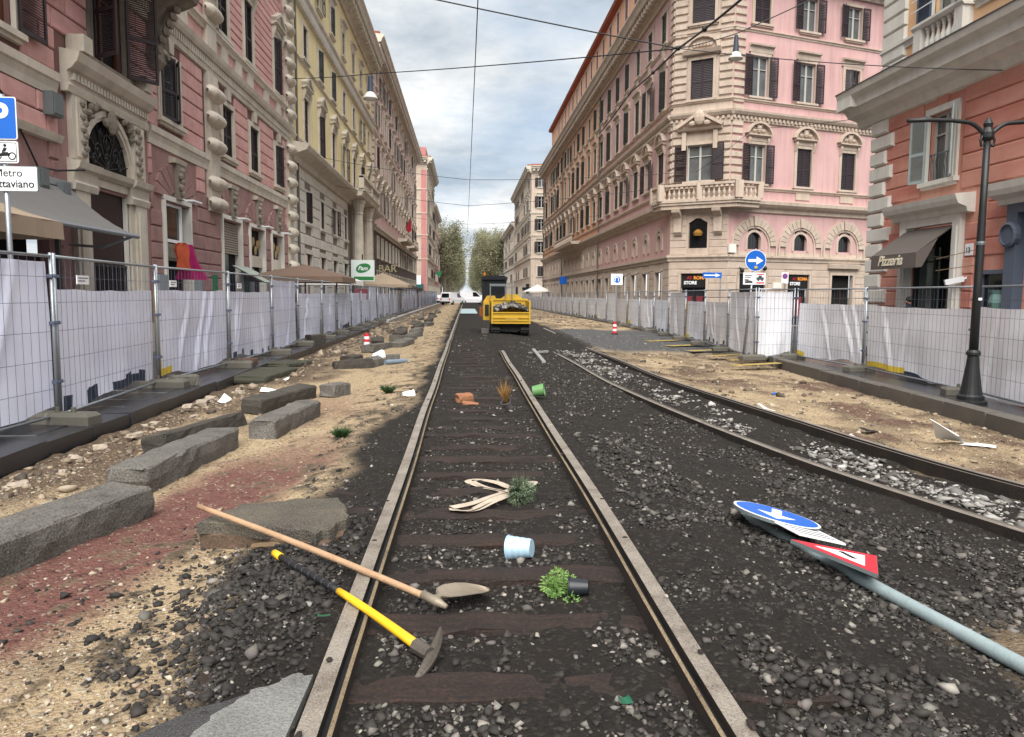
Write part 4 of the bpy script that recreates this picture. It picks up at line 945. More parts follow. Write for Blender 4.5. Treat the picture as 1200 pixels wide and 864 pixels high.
# ---------------------------------------------------------------- brick-red pizzeria building next to the camera
XO = 13.0
def pizzeria():
    root = thing('red_pizzeria_building', 'brick-red stucco building with white quoins, grey shutters and a pizzeria on the street corner', 'building', (XO, 18, -.2))
    F = Fac(root, (XO, 0), R(-90)); u0, u1 = -24.25, -6.0
    F.rl = Vector(root.location); z0 = -.2
    w1 = window(F, -20.75, 4.72, 1.15, 1.85, whO, shutl, 'open', step=.06, ang=(14, 30), gl=wglass)
    b = MB(); b.tube([(-.57,.02,.75),(.57,.02,.75)], .02, 5)
    for k in range(9):
        x = -.48+k*.12; b.tube([(x,.02,.02),(x+.03,.0,.3),(x-.03,.0,.5),(x,.02,.75)], .012, 4)
    b.build('window_railing', zinc, w1)
    window(F, -15.4, 4.72, 1.15, 1.85, whO, shutl, 'open', step=.06, gl=wglass)
    F.hole(-20.95, -.3, 2.2, 3.85); F.hole(-16.2, -.3, 2.6, 3.8); F.hole(-18.2, .6, 1.15, 1.55)
    F.wall('wall', u0, u1, -.3, 7.1, redO, depth=.35)
    sur = [(h[0]-.32, h[1]+.32, h[2]-.25, h[3]+.34) for h in F.holes]
    F.courses('stucco_course', u0+.7, u1, -.1, 7.0, .44, 30, redO, extra=sur+[(-23.2,-18.7,3.75,4.3),(-17.9,-14.4,3.75,4.3)], gap=.03, out=.04, cap=120)
    for k in range(15):
        w_ = 1.15 if k % 2 else .8
        b = MB(); i = .05; zc = -.1+k*.475; h = .445; o_ = .13
        b.add([(u0-.02,0,zc),(u0+w_,0,zc),(u0+w_,0,zc+h),(u0-.02,0,zc+h),(u0-.06,-o_,zc+i),(u0+w_-i,-o_,zc+i),(u0+w_-i,-o_,zc+h-i),(u0-.06,-o_,zc+h-i)], [(4,5,6,7),(0,1,5,4),(1,2,6,5),(2,3,7,6),(3,0,4,7)])
        b.box(u0-.14, u0-.03, -.06, .8 if k % 2 else .5, zc+.02, zc+h-.02)
        F.mb('quoin', b, whO)
    b = MB(); b.plate([(-20.95,6.75),(-20.55,6.75),(-20.45,7.05),(-21.05,7.05)], -.06, 0); F.mb('keystone', b, redO)
    # first-floor cornice and the lighter storey above
    b = MB(); b.mould([(0,6.95),(.12,7.0),(.2,7.2),(.5,7.3),(.62,7.48),(.7,7.5),(.72,7.75),(.9,7.85),(.95,8.02),(0,8.1)], u0-.9, u1)
    b.box(u0-.9, u0, -.9, 1.2, 7.5, 8.0); F.mb('storey_cornice', b, whO)
    b = MB(); b.mould([(.05,8.1),(.97,8.02),(.97,8.05),(.05,8.14)], u0-.92, u1); F.mb('cornice_flashing', b, M('lead_flashing', (92, 92, 98)))
    window(F, -20.85, 9.15, 1.2, 2.3, whO, shutb, 'open', step=.06, gl=wglass, sill=False, ang=(5, 35))
    window(F, -15.2, 9.15, 1.2, 2.3, whO, shutb, 'closed', step=.06, sill=False)
    F.holes = F.holes[-2:]
    F.wall('upper_wall', u0+.2, u1, 8.05, 15, apO)
    qm = cached('quoinO', lambda: quoin_box(1.25, .42, .1, whO))
    for k in range(16): F.put('quoin', qm, u0+.85, 0, 8.2+k*.44)
    for k in range(2):
        uu = (-20.85, -15.2)[k]
        b = MB(); b.box(uu-1.1, uu-.75, -.3, 0, 8.1, 9.0); b.box(uu+.75, uu+1.1, -.3, 0, 8.1, 9.0); F.mb('balcony_pier', b, whO)
        b = MB(); b.mould([(0,9.0),(.3,9.0),(.36,9.08),(.36,9.15),(0,9.16)], uu-1.15, uu+1.15); b.box(uu-.75, uu+.75, -.28, -.02, 8.1, 8.2); F.mb('balcony_rail', b, whO)
        bm_ = baluster_mesh(.8, .1, whO, 10)
        for j in range(6): F.put('baluster', bm_, uu-.6+j*.24, .16, 8.2)
    band(F, 'sill_course', u0+.2, -22.1, 8.85, 9.1, .1, whO); band(F, 'sill_course', -19.6, -16.4, 8.85, 9.1, .1, whO)
    b = MB(); b.tube([(-22.2,-.25,9.9),(-19.6,-.25,9.9)], .015, 4); b.tube([(-22.2,-.25,9.6),(-19.6,-.25,9.6)], .015, 4); F.mb('balcony_bar', b, whp)
    # pizzeria door: frame, hood, glazed interior, awning
    d = -20.95; b = MB()
    for a, c in ((d-1.4,d-1.08),(d+1.08,d+1.4)): b.box(a, c, -.16, .1, -.3, 3.5); b.box(a+.08, c-.08, -.2, -.16, -.3, 3.4)
    b.box(d-1.4, d+1.4, -.164, .1, 3.5, 3.72); F.mb('door_frame', b, whO)
    b = MB(); b.mould([(0,3.7),(.2,3.72),(.24,3.84),(.46,3.92),(.52,4.04),(.56,4.16),(0,4.22)], d-1.75, d+1.75); F.mb('door_hood', b, whO)
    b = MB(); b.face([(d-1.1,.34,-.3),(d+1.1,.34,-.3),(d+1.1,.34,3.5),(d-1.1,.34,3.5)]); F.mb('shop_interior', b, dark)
    b = MB(); b.box(d-.95, d+.1, .2, .24, -.2, 2.9); F.mb('door_pane', b, M('green_tinted_glass', (52, 70, 68), .08, .3, 2, spec=.8))
    b = MB(); b.box(d-.12, d-.06, .14, .26, -.2, 3.4); b.box(d-1.05, d-.95, .14, .26, -.2, 3.4); F.mb('door_post', b, blkp)
    b = MB()
    for z, x0, x1 in ((.9,.2,1.0),(1.25,.3,1.0),(1.75,.25,1.0),(2.15,.4,1.0)):
        b.box(d+x0, d+x1, .26, .33, z, z+.04)
        for j in range(4): b.lathe([(.04,0),(.05,.12),(.02,.2)], 6, (d+x0+.1+j*.18, .28, z+.04))
    F.mb('bottle_shelf', b, M('dim_bottles', (120, 104, 70)))
    A = lambda u, t: (u, -(.12+1.0*t), 3.42-.72*t)
    b = MB(); b.face([A(d-1.12,0), A(d+1.12,0), A(d+1.12,1), A(d-1.12,1)]); b.face([(p[0], p[1]+.01, p[2]-.02) for p in (A(d-1.12,0), A(d-1.12,1), A(d+1.12,1), A(d+1.12,0))]); F.mb('awning_canvas', b, awp)
    b = MB(); y = -1.125; b.box(d-1.13, d+1.13, y, y+.012, 2.3, 2.7); b.face([(d+1.125,-.55,3.08),(d+1.125,-1.12,2.7),(d+1.125,-1.12,2.3),(d+1.125,-.95,2.32)]); F.mb('awning_valance', b, awp)
    o = F.put('lettering', text_mesh('Pizzeria', .4, cream_l, .006, shear=.35, bold=.008), d-.75, 1.135, 2.4); o.rotation_euler = (R(90), 0, F.ang)
    b = MB(); b.tube([(d-1.0,-.1,2.55),(d-1.05,-1.05,2.62)], .025, 5); b.tube([(d+1.0,-.1,2.55),(d+1.05,-1.05,2.62)], .025, 5); F.mb('awning_arm', b, blkp)
    # second doorway, small window, house number, bracket and camera
    d = -16.2; b = MB()
    for a, c in ((d-1.6,d-1.25),(d+1.25,d+1.6)): b.box(a, c, -.16, .1, -.3, 3.5)
    b.box(d-1.6, d+1.6, -.164, .1, 3.5, 3.72); F.mb('door_frame', b, greyO)
    b = MB(); b.mould([(0,3.7),(.2,3.72),(.24,3.84),(.5,3.92),(.56,4.04),(.6,4.2),(0,4.26)], d-1.85, d+1.75); F.mb('door_hood', b, whO)
    b = MB(); b.lathe([(.3,0),(.3,.12),(.24,.16),(.24,.1),(.02,.1)], 16, (0,0,0)); o = F.put('round_vent', b.mesh('round_vent', greyO), d-1.42, .12, 3.0); o.rotation_euler = (R(90), 0, F.ang)
    b = MB(); b.face([(d-1.25,.34,-.3),(d+1.25,.34,-.3),(d+1.25,.34,3.5),(d-1.25,.34,3.5)]); F.mb('shop_interior', b, glass)
    b = MB(); x = -18.2; 
    for (a, c, e, g) in ((x-.62,x+.62,2.1,2.2),(x-.62,x-.54,.6,2.1),(x+.54,x+.62,.6,2.1)): b.box(a, c, -.06, .1, e, g)
    F.mb('display_frame', b, greyO)
    b = MB(); b.face([(x-.54,.05,.6),(x+.54,.05,.6),(x+.54,.05,2.1),(x-.54,.05,2.1)]); F.mb('pane', b, glass)
    b = MB(); b.lathe([(.12,.7),(.2,.95),(.14,1.15),(.24,1.4),(.2,1.6),(.26,1.7)], 9, (x+.1,.02,0)); F.mb('display_garment', b, M('pale_green_cloth', (140, 180, 172)))
    b = MB(); b.box(-19.42, -19.12, -.06, 0, 2.6, 2.9); F.mb('number_plate', b, whp)
    o = F.put('lettering', text_mesh('13', .2, blkt, .004), -19.39, .07, 2.67); o.rotation_euler = (R(90), 0, F.ang)
    b = MB(); b.tube([(-18.75,-.05,2.9),(-18.75,-.05,2.1)], .03, 5); b.tube([(-18.75,-.05,2.35),(-19.3,-.9,2.2)], .012, 4); b.tube([(-18.75,-.05,2.75),(-19.3,-.9,2.5)], .012, 4); F.mb('wall_bracket', b, woodp)
    b = MB(); b.bar((-19.35,-.1,2.0), (-19.5,-.5,1.9), .14, .14); b.bar((-19.35,-.1,2.0), (-19.3,0,2.05), .05, .05); F.mb('security_camera', b, whp)
    b = MB(); b.box(u0+.2, u1, 0, 9, 15, 15.2); F.mb('roof', b, terr)
    b = MB(); b.face([(u0,.02,-.3),(u0,9,-.3),(u0,9,8),(u0,.02,8)]); F.mb('end_wall', b, redO); b = MB(); b.face([(u0+.2,.02,8),(u0+.2,9,8),(u0+.2,9,15),(u0+.2,.02,15)]); F.mb('end_wall', b, apO)
pizzeria()

# ---------------------------------------------------------------- far right row
Fg, rg = simple_palazzo('cream_block', 'cream apartment block with its blank end wall standing beyond the apricot wing', (12.2, 0), R(-90), -196, -146, [(5,1.9),(9.4,2.1),(13.6,2.1),(17.8,2.1),(21.6,1.7)], 3.9, creamR, trav, 24.6, 1.2, seed=15, bands=(8.2,12.4,16.6), ends=False)
simple_palazzo('', '', (12.23, 145.96), 0, 0, 14, [(5,1.9),(9.4,2.1),(13.6,2.1),(17.8,2.1),(21.6,1.7)], 4.4, creamR, trav, 24.6, 1.2, seed=16, root=rg, shops=False, start=1.9, bands=(8.2,12.4,16.6), ends=False)
simple_palazzo('ivory_block', 'ivory apartment block between the cream one and the right-hand trees', (12.4, 0), R(-90), -262, -200, [(5,1.9),(9.4,2.1),(13.6,2.1),(16.8,1.5)], 4.4, whO, trav, 19.2, 1.1, seed=17, bands=(8.2,12.4))
# ---------------------------------------------------------------- ground of the street under repair
def interp(v, pts): return np.interp(v, [p[0] for p in pts], [p[1] for p in pts])
def ground_base(X, Y):
    near = interp(X, [(-4.35,-.22),(-3.4,-.16),(-2,-.135),(-1.5,-.1),(-1.2,-.05),(-.62,-.038),(-.44,-.085),(.2,-.098),(.88,-.085),(1.06,-.04),(1.55,-.055),(2.3,-.18),(3.0,-.265),(4.3,-.29),(5.2,-.37),(6.5,-.36),(7.4,-.42),(8.4,-.44),(9.5,-.40)])
    far = interp(X, [(-5,-.2),(-.6,-.1),(.2,-.12),(1.1,-.1),(4.5,-.16),(9.5,-.3)])
    t = np.clip((Y-22)/20, 0, 1); return near*(1-t)+far*t
XLB = [(0,-.95),(2.75,-1.08),(3.86,-1.3),(4.46,-1.38),(5.2,-1.1),(6.8,-1.1),(8.5,-1.25),(10.8,-.85),(19.6,-.8),(49,-.9),(200,-1.0)]
XRB = [(0,7.6),(4,6.2),(6,5.15),(8,4.95),(10,4.75),(13,4.45),(17,4.3),(24,4.35),(30,4.6),(45,4.2),(200,4.2)]
def masks(X, Y):
    n1 = fbm(X*1.1, Y*.8, 1); n2 = fbm(X*3.3, Y*2.7, 2); n3 = fbm(X*9, Y*8, 3)
    xl = interp(Y, XLB) + .22*n1+.14*n2; xr = interp(Y, XRB)+.25*n1+.15*n2
    sm = lambda a: np.clip(a*.5+.5, 0, 1)
    black = np.minimum(sm((X-xl)/.12), sm((xr-X)/.15))
    # dark crumbs thrown over the sand along the edge
    scat = np.clip((n3+.5*n2-.12+np.clip((xl-X), 0, 3)*-.42+.25)*3, 0, 1)*(X < xl); black = np.maximum(black, scat*.75)
    scr = np.clip((n3+.5*n2+.1-np.clip(X-xr, 0, 3)*.9)*3, 0, 1)*(X > xr); black = np.maximum(black, scr*.7)
    black *= 1-.75*np.clip(1.3-np.hypot((X-2.95)/.45, (Y-3.35)/.6)+.6*n2, 0, 1)*(X > 2)
    red = sm((.52-np.abs(X-(-2.4+.2*(Y-4)))+.16*n1+.12*n2)/.14)*np.clip((9.2-Y)/2.2, 0, 1)*np.clip((Y-3.0)/.6, 0, 1)
    red = np.maximum(red, .5*sm((.5-np.abs(X+2.0)+.4*n1)/.3)*np.clip((14-Y)/3, 0, 1)*np.clip((Y-9)/2, 0, 1))
    red = np.maximum(red, .45*sm((n1+.3*n2-.35)/.15)*(X > xr)*(Y < 18))
    red *= (1-black)
    dirt = np.clip(sm((n1+.6*n2-.05+np.clip((-3.0-X)*.9, -.6, 1.0)*(X < 0))/.35), 0, 1)*(1-black)          # darker disturbed soil towards the left pavement
    asp = sm((X-4.3+.3*n2)/.2)*sm((Y-24.5-.5*n1)/.4)*sm((38-Y+1.5*n1)/.8)
    return black, red*(1-asp), dirt*(1-asp), asp, n1, n2, n3
SLEEP_Y = [2.37+.62*k for k in range(40)]
def ground_z(X, Y):
    b, r, d, a, n1, n2, n3 = masks(X, Y); n4 = fbm(X*24, Y*22, 5, 3)
    fade = np.clip((40-Y)/30, .15, 1)
    z = ground_base(X, Y) + fade*(.022*n1+.022*n2+.018*n3+.006*n4*b)
    z += fade*.03*np.clip(d-.4, 0, 1)*n3 + a*(-z*0+.02) + fade*.05*np.clip(n2-.1, 0, 1)*d
    # a low heap of broken asphalt beside the left rail
    z += .045*np.exp(-((X+1.0)/.28)**2-((Y-4.0)/.75)**2)*(1+.5*n3)
    z += .03*np.exp(-((X-.75)/.2)**2)*np.clip((30-Y)/10, 0, 1)*(.5+n2) + .03*np.exp(-((X+.32)/.2)**2)*np.clip((30-Y)/10, 0, 1)*(.5+n2)
    z -= .09*np.exp(-((X-1.3)/.3)**4-((Y-2.76)/.12)**4)+.03*np.exp(-((X-1.3)/.28)**4-((Y-2.99)/.2)**4)
    z = np.where(a > .5, np.maximum(z, ground_base(X, Y)+.06), z)
    return z
def gzs(x, y): return float(ground_z(np.array([float(x)]), np.array([float(y)]))[0])
def ground_mat():
    m = bpy.data.materials.new('excavated_ground'); m.use_nodes = True; t = m.node_tree; b = t.nodes['Principled BSDF']; n_, l_ = t.nodes.new, t.links.new
    tcn = n_('ShaderNodeTexCoord')
    def nz(s, det=6, ro=.62):
        x = n_('ShaderNodeTexNoise'); x.inputs['Scale'].default_value = s; x.inputs['Detail'].default_value = det; x.inputs['Roughness'].default_value = ro; l_(tcn.outputs['Object'], x.inputs['Vector']); return x.outputs['Fac']
    def vor(s):
        x = n_('ShaderNodeTexVoronoi'); x.inputs['Scale'].default_value = s; l_(tcn.outputs['Object'], x.inputs['Vector']); return x
    def mix(f, a, c):
        x = n_('ShaderNodeMix'); x.data_type = 'RGBA'
        if isinstance(f, float): x.inputs[0].default_value = f
        else: l_(f, x.inputs[0])
        for i, v in ((6, a), (7, c)):
            if isinstance(v, tuple): x.inputs[i].default_value = (*lin(v), 1)
            else: l_(v, x.inputs[i])
        return x.outputs[2]
    def mr(f, lo, hi, k=1.):
        x = n_('ShaderNodeMapRange'); l_(f, x.inputs[0]); x.inputs[1].default_value = lo; x.inputs[2].default_value = hi; x.inputs[4].default_value = k; return x.outputs[0]
    lin = lambda q: tuple(x*.6 for x in lin0(q))
    at = n_('ShaderNodeAttribute'); at.attribute_name = 'zones'; sp = n_('ShaderNodeSeparateColor'); l_(at.outputs['Color'], sp.inputs[0])
    fineN = nz(70, 8, .7); medN = nz(13, 6); peb = vor(46); pc = n_('ShaderNodeSeparateColor'); l_(peb.outputs['Color'], pc.inputs[0])
    sand = mix(mr(nz(2.2), .35, .68), (222, 194, 154), (190, 160, 122)); sand = mix(mr(fineN, .42, .62), sand, (240, 216, 178)); sand = mix(mr(medN, .56, .72, .6), sand, (136, 108, 80))
    sand = mix(mr(pc.outputs[0], .84, .9, .8), sand, (232, 216, 186)); sand = mix(mr(pc.outputs[1], .88, .93, .8), sand, (104, 88, 72))
    soil = mix(mr(fineN, .4, .64), (112, 92, 74), (150, 128, 104)); soil = mix(mr(medN, .5, .7), soil, (78, 64, 54)); soil = mix(mr(pc.outputs[2], .9, .95), soil, (188, 172, 148))
    redc = mix(mr(fineN, .4, .64), (138, 92, 84), (164, 116, 104)); redc = mix(mr(medN, .5, .72), redc, (108, 70, 64)); redc = mix(mr(pc.outputs[0], .93, .97), redc, (190, 170, 150))
    bl = mix(mr(fineN, .38, .66), (33, 30, 28), (60, 54, 48)); bl = mix(mr(nz(2.6), .42, .66), bl, (48, 40, 34)); bl = mix(mr(pc.outputs[1], .80, .9, .8), bl, (78, 72, 65)); bl = mix(mr(medN, .56, .7), bl, (29, 27, 26))
    asp = mix(mr(fineN, .4, .62), (96, 97, 98), (128, 128, 128)); asp = mix(mr(nz(3.), .5, .7), asp, (84, 84, 86))
    c = mix(sp.outputs[2], sand, soil); c = mix(sp.outputs[1], c, redc); c = mix(sp.outputs[0], c, bl); c = mix(at.outputs['Alpha'], c, asp)
    l_(c, b.inputs['Base Color']); b.inputs['Roughness'].default_value = .88; b.inputs['Specular IOR Level'].default_value = .3
    hm = n_('ShaderNodeMath'); hm.operation = 'MULTIPLY_ADD'; l_(peb.outputs['Distance'], hm.inputs[0]); hm.inputs[1].default_value = -.6; l_(nz(34, 8, .7), hm.inputs[2])
    bp = n_('ShaderNodeBump'); bp.inputs['Strength'].default_value = 1; bp.inputs['Distance'].default_value = .035; l_(hm.outputs[0], bp.inputs['Height']); l_(bp.outputs[0], b.inputs['Normal'])
    return m
gmat = ground_mat()
def ground():
    ys = [.9]
    while ys[-1] < 320: ys.append(ys[-1]*1.0115+.004)
    ys = np.array(ys); xs = np.arange(-4.45, 9.6, .034)
    X, Y = np.meshgrid(xs, ys)
    # the excavation stops at the two kerbs, which bend a little
    kl = -4.3-np.clip((Y-10)/100, 0, .4); kr = kerb_x(Y)+.06
    X = kl + (X-xs[0])/(xs[-1]-xs[0])*(np.where(X > 1e9, 0, kr)-kl)
    x = X.ravel(); y = Y.ravel(); b, r, d, a, n1, n2, n3 = masks(x, y); z = ground_z(x, y)
    nx, ny = len(xs), len(ys); i = (np.arange(ny-1)[:,None]*nx+np.arange(nx-1)[None,:]).ravel()
    Fq = np.stack([i, i+1, i+nx+1, i+nx], 1)
    me = nparr_mesh('ground', np.stack([x, y, z], 1), Fq, gmat, {'zones': np.stack([b, r, d, a], 1)}, True)
    tag(obj('ground', me), kind='structure')
    b = MB(); b.face([(-900,-300,-.62),(900,-300,-.62),(900,2500,-.62),(-900,2500,-.62)]); tag(b.build('terrain', asph), kind='structure')
KR = [(0,7.0),(9.9,7.62),(12.2,7.84),(15.1,8.06),(17.4,8.25),(19.4,8.4),(21.4,8.62),(22.2,9.2),(24,9.35),(36,8.9),(50,9.2),(60,8.9),(82,8.45),(110,8.3),(320,8.3)]
def kerb_x(Y): return interp(Y, KR)
ground()

# pavements with their kerbstones and slabs
def pavements():
    m = MB(); ys = [-2, 4, 10, 20, 40, 80, 150]
    for a, c in zip(ys, ys[1:]): m.box(XL-.0, -4.32-max(0, min(.4, (a-10)/100)) if a > 10 else -4.62, a, c, -.5, -.075)
    Pv = tag(m.build('pavement', wetpav), kind='structure')
    sm_ = MB(); i = .012; sm_.add([(-.5,-.5,-1),(.5,-.5,-1),(.5,.5,-1),(-.5,.5,-1),(-.5,-.5,-.25),(.5,-.5,-.25),(.5,.5,-.25),(-.5,.5,-.25),(-.49,-.492,0),(.49,-.492,0),(.49,.492,0),(-.49,.492,0)],
        [(8,9,10,11),(4,5,9,8),(5,6,10,9),(6,7,11,10),(7,4,8,11),(0,1,5,4),(1,2,6,5),(2,3,7,6),(3,0,4,7)])
    sme = sm_.mesh('paving_slab', wetpav); y = 3.0
    while y < 20:
        for k in range(2):
            o = obj('paving_slab', sme, Pv, (-4.95-.62*k-.0, y+.33*(k % 2), -.052+rng.uniform(-.006,.006)), (rng.uniform(-.006,.006), rng.uniform(-.01,.01), 0), (.6,.72,.05))
        y += .735
    kme = MB(); kme.add(sm_.v, sm_.f); kme = kme.mesh('kerbstone', wetpav); y = 3.2
    while y < 32:
        ln = rng.uniform(.8, 1.15)
        obj('kerbstone', kme, Pv, (-4.48-max(0,(y-10)/100*.8)+rng.uniform(-.012,.012), y+ln/2, -.045+rng.uniform(-.01,.008)), (rng.uniform(-.02,.02), rng.uniform(-.03,.03), rng.uniform(-.012,.012)), (.3, ln-.015, .26)); y += ln
    y = 45
    kp = MB(); kp.add(sm_.v, sm_.f); kp = kp.mesh('kerbstone', M('pale_far_kerb', (190, 186, 178), .7, .3, 3))
    while y < 150: obj('kerbstone', kp, Pv, (-4.62, y+1.2, -.03), (0,0,0), (.34, 2.36, .26)); y += 2.4
    # right: travertine kerb with its weathered face, wet pavement behind
    def strip(pts, w0, name):
        b = MB()
        for (y0, x0), (y1, x1) in zip(pts, pts[1:]): b.prism([(x0+w0,y0),(16.5,y0),(16.5,y1),(x1+w0,y1)], -.6, -.25)
        return tag(b.build(name, wetpav), kind='structure')
    P1 = strip([(2,7.2),(9.9,7.62),(12.2,7.84),(15.1,8.06),(17.4,8.25),(19.4,8.4),(21.4,8.62),(22.3,9.6)], .2, 'pavement')
    P2 = strip([(38.5,8.9),(50,9.2),(60,8.9),(82,8.45),(110,8.3),(160,8.3)], .25, 'pavement')
    kr = MB(); kr.add(sm_.v, sm_.f); kr = kr.mesh('kerbstone', kerbm)
    y = 4
    while y < 21.2:
        ln = rng.uniform(.9,1.3); x = float(kerb_x(y+ln/2)); a = math.atan2(float(kerb_x(y+ln))-float(kerb_x(y)), ln)
        obj('kerbstone', kr, P1, (x+.14, y+ln/2, -.19+rng.uniform(-.012,.008)), (0, rng.uniform(-.04,.04), -a), (.3, ln-.02, .42)); y += ln
    y = 38.5
    while y < 120:
        ln = 2.2; x = float(kerb_x(y+ln/2)); a = math.atan2(float(kerb_x(y+ln))-float(kerb_x(y)), ln)
        obj('kerbstone', kr, P2, (x+.16, y+ln/2, -.19), (0, 0, -a), (.34, ln-.02, .42)); y += ln
    b = MB()
    for y0, y1, z in ((22.3, 38.5, -.29),): b.prism([(9.0,y0),(60,y0+12),(60,y1+22),(9.0,y1)], -.6, z)
    tag(b.build('side_road', asph), kind='structure')
    # temporary yellow zebra stripes on the side road
    for k, (x0, y0, x1, y1) in enumerate(((6.9,19.4,8.5,20.2),(7.35,21.0,8.75,21.6),(7.3,22.6,8.9,23.4),(7.25,24.6,9.0,25.4),(7.2,27.0,8.7,27.8),(7.1,29.8,8.6,30.6))):
        n = Vector((-(y1-y0), x1-x0, 0)).normalized()*(.17 if k < 3 else .24); a = Vector((x0,y0,0)); c = Vector((x1,y1,0)); b = MB(); q = random.Random(k); m = 16; G = []
        for i in range(m+1):
            row = []
            for j in range(4):
                p = a.lerp(c, i/m)+n*((j/1.5)-1)*(1+q.gauss(0,.05)); row.append((p.x, p.y, max(gzs(p.x, p.y), -.285)+.012))
            G.append(row)
        for i in range(m):
            for j in range(3):
                if q.random() > .04: b.face([G[i][j], G[i+1][j], G[i+1][j+1], G[i][j+1]])
        o = b.build('road_stripe', M('yellow_road_paint', (200, 172, 96), .8, .6, 5, .3, 60, dark=(130, 110, 70)))
        tag(o, kind='structure')
pavements()

# ---------------------------------------------------------------- loose stones, by tens of thousands
def rocks(name, P, S, tone, mat, seed=0, kind='stuff', squash=.62):
    r = np.random.default_rng(seed); t = (1+5**.5)/2
    V0 = np.array([(-1,t,0),(1,t,0),(-1,-t,0),(1,-t,0),(0,-1,t),(0,1,t),(0,-1,-t),(0,1,-t),(t,0,-1),(t,0,1),(-t,0,-1),(-t,0,1)])/1.9
    F0 = np.array([(0,11,5),(0,5,1),(0,1,7),(0,7,10),(0,10,11),(1,5,9),(5,11,4),(11,10,2),(10,7,6),(7,1,8),(3,9,4),(3,4,2),(3,2,6),(3,6,8),(3,8,9),(4,9,5),(2,4,11),(6,2,10),(8,6,7),(9,8,1)])
    n = len(P); V = V0[None]*(1+.42*r.standard_normal((n,12,1)).clip(-1.25,1.25))+.16*r.standard_normal((n,12,3)) * r.uniform(.6,1.25,(n,1,3))
    V[...,2] *= squash; a = r.uniform(0, 6.283, n); c, s = np.cos(a)[:,None], np.sin(a)[:,None]; tl = r.normal(0,.3,n)[:,None]
    x, y, z = V[...,0], V[...,1], V[...,2]; y, z = y*np.cos(tl)-z*np.sin(tl), y*np.sin(tl)+z*np.cos(tl); x, y = x*c-y*s, x*s+y*c
    W = np.stack([x,y,z],-1)*S[:,None,None]+P[:,None,:]
    Fa = (F0[None]+np.arange(n)[:,None,None]*12).reshape(-1,3)
    me = nparr_mesh(name, W.reshape(-1,3), Fa, mat, {'tone': np.repeat(tone, 12)})
    return tag(obj(name, me), kind=kind)
def stone_mat(name, lo, mid, hi, k=.6):
    lin = lambda q: tuple(x*k for x in lin0(q))
    m = bpy.data.materials.new(name); m.use_nodes = True; t = m.node_tree; b = t.nodes['Principled BSDF']
    at = t.nodes.new('ShaderNodeAttribute'); at.attribute_name = 'tone'; rp = t.nodes.new('ShaderNodeValToRGB'); t.links.new(at.outputs['Fac'], rp.inputs[0])
    e = rp.color_ramp.elements; e[0].color = (*lin(lo),1); e[1].color = (*lin(hi),1); x = e.new(.5); x.color = (*lin(mid),1)
    tcn = t.nodes.new('ShaderNodeTexCoord'); nz = t.nodes.new('ShaderNodeTexNoise'); nz.inputs['Scale'].default_value = 60; t.links.new(tcn.outputs['Object'], nz.inputs['Vector'])
    mx_ = t.nodes.new('ShaderNodeMix'); mx_.data_type = 'RGBA'; mx_.blend_type = 'MULTIPLY'; mx_.inputs[0].default_value = .5; t.links.new(rp.outputs[0], mx_.inputs[6]); t.links.new(nz.outputs['Color'], mx_.inputs[7])
    hs = t.nodes.new('ShaderNodeHueSaturation'); hs.inputs['Saturation'].default_value = .8; hs.inputs['Value'].default_value = 1.3; t.links.new(mx_.outputs[2], hs.inputs['Color']); t.links.new(hs.outputs[0], b.inputs['Base Color'])
    b.inputs['Roughness'].default_value = .8; return m
bstone = stone_mat('ballast_stone', (30,28,26), (72,64,58), (196,188,176)); sstone = stone_mat('sandy_pebble', (84,72,60), (180,154,120), (222,206,178)); wstone = stone_mat('white_rubble_stone', (96,90,84), (180,175,168), (226,222,216))
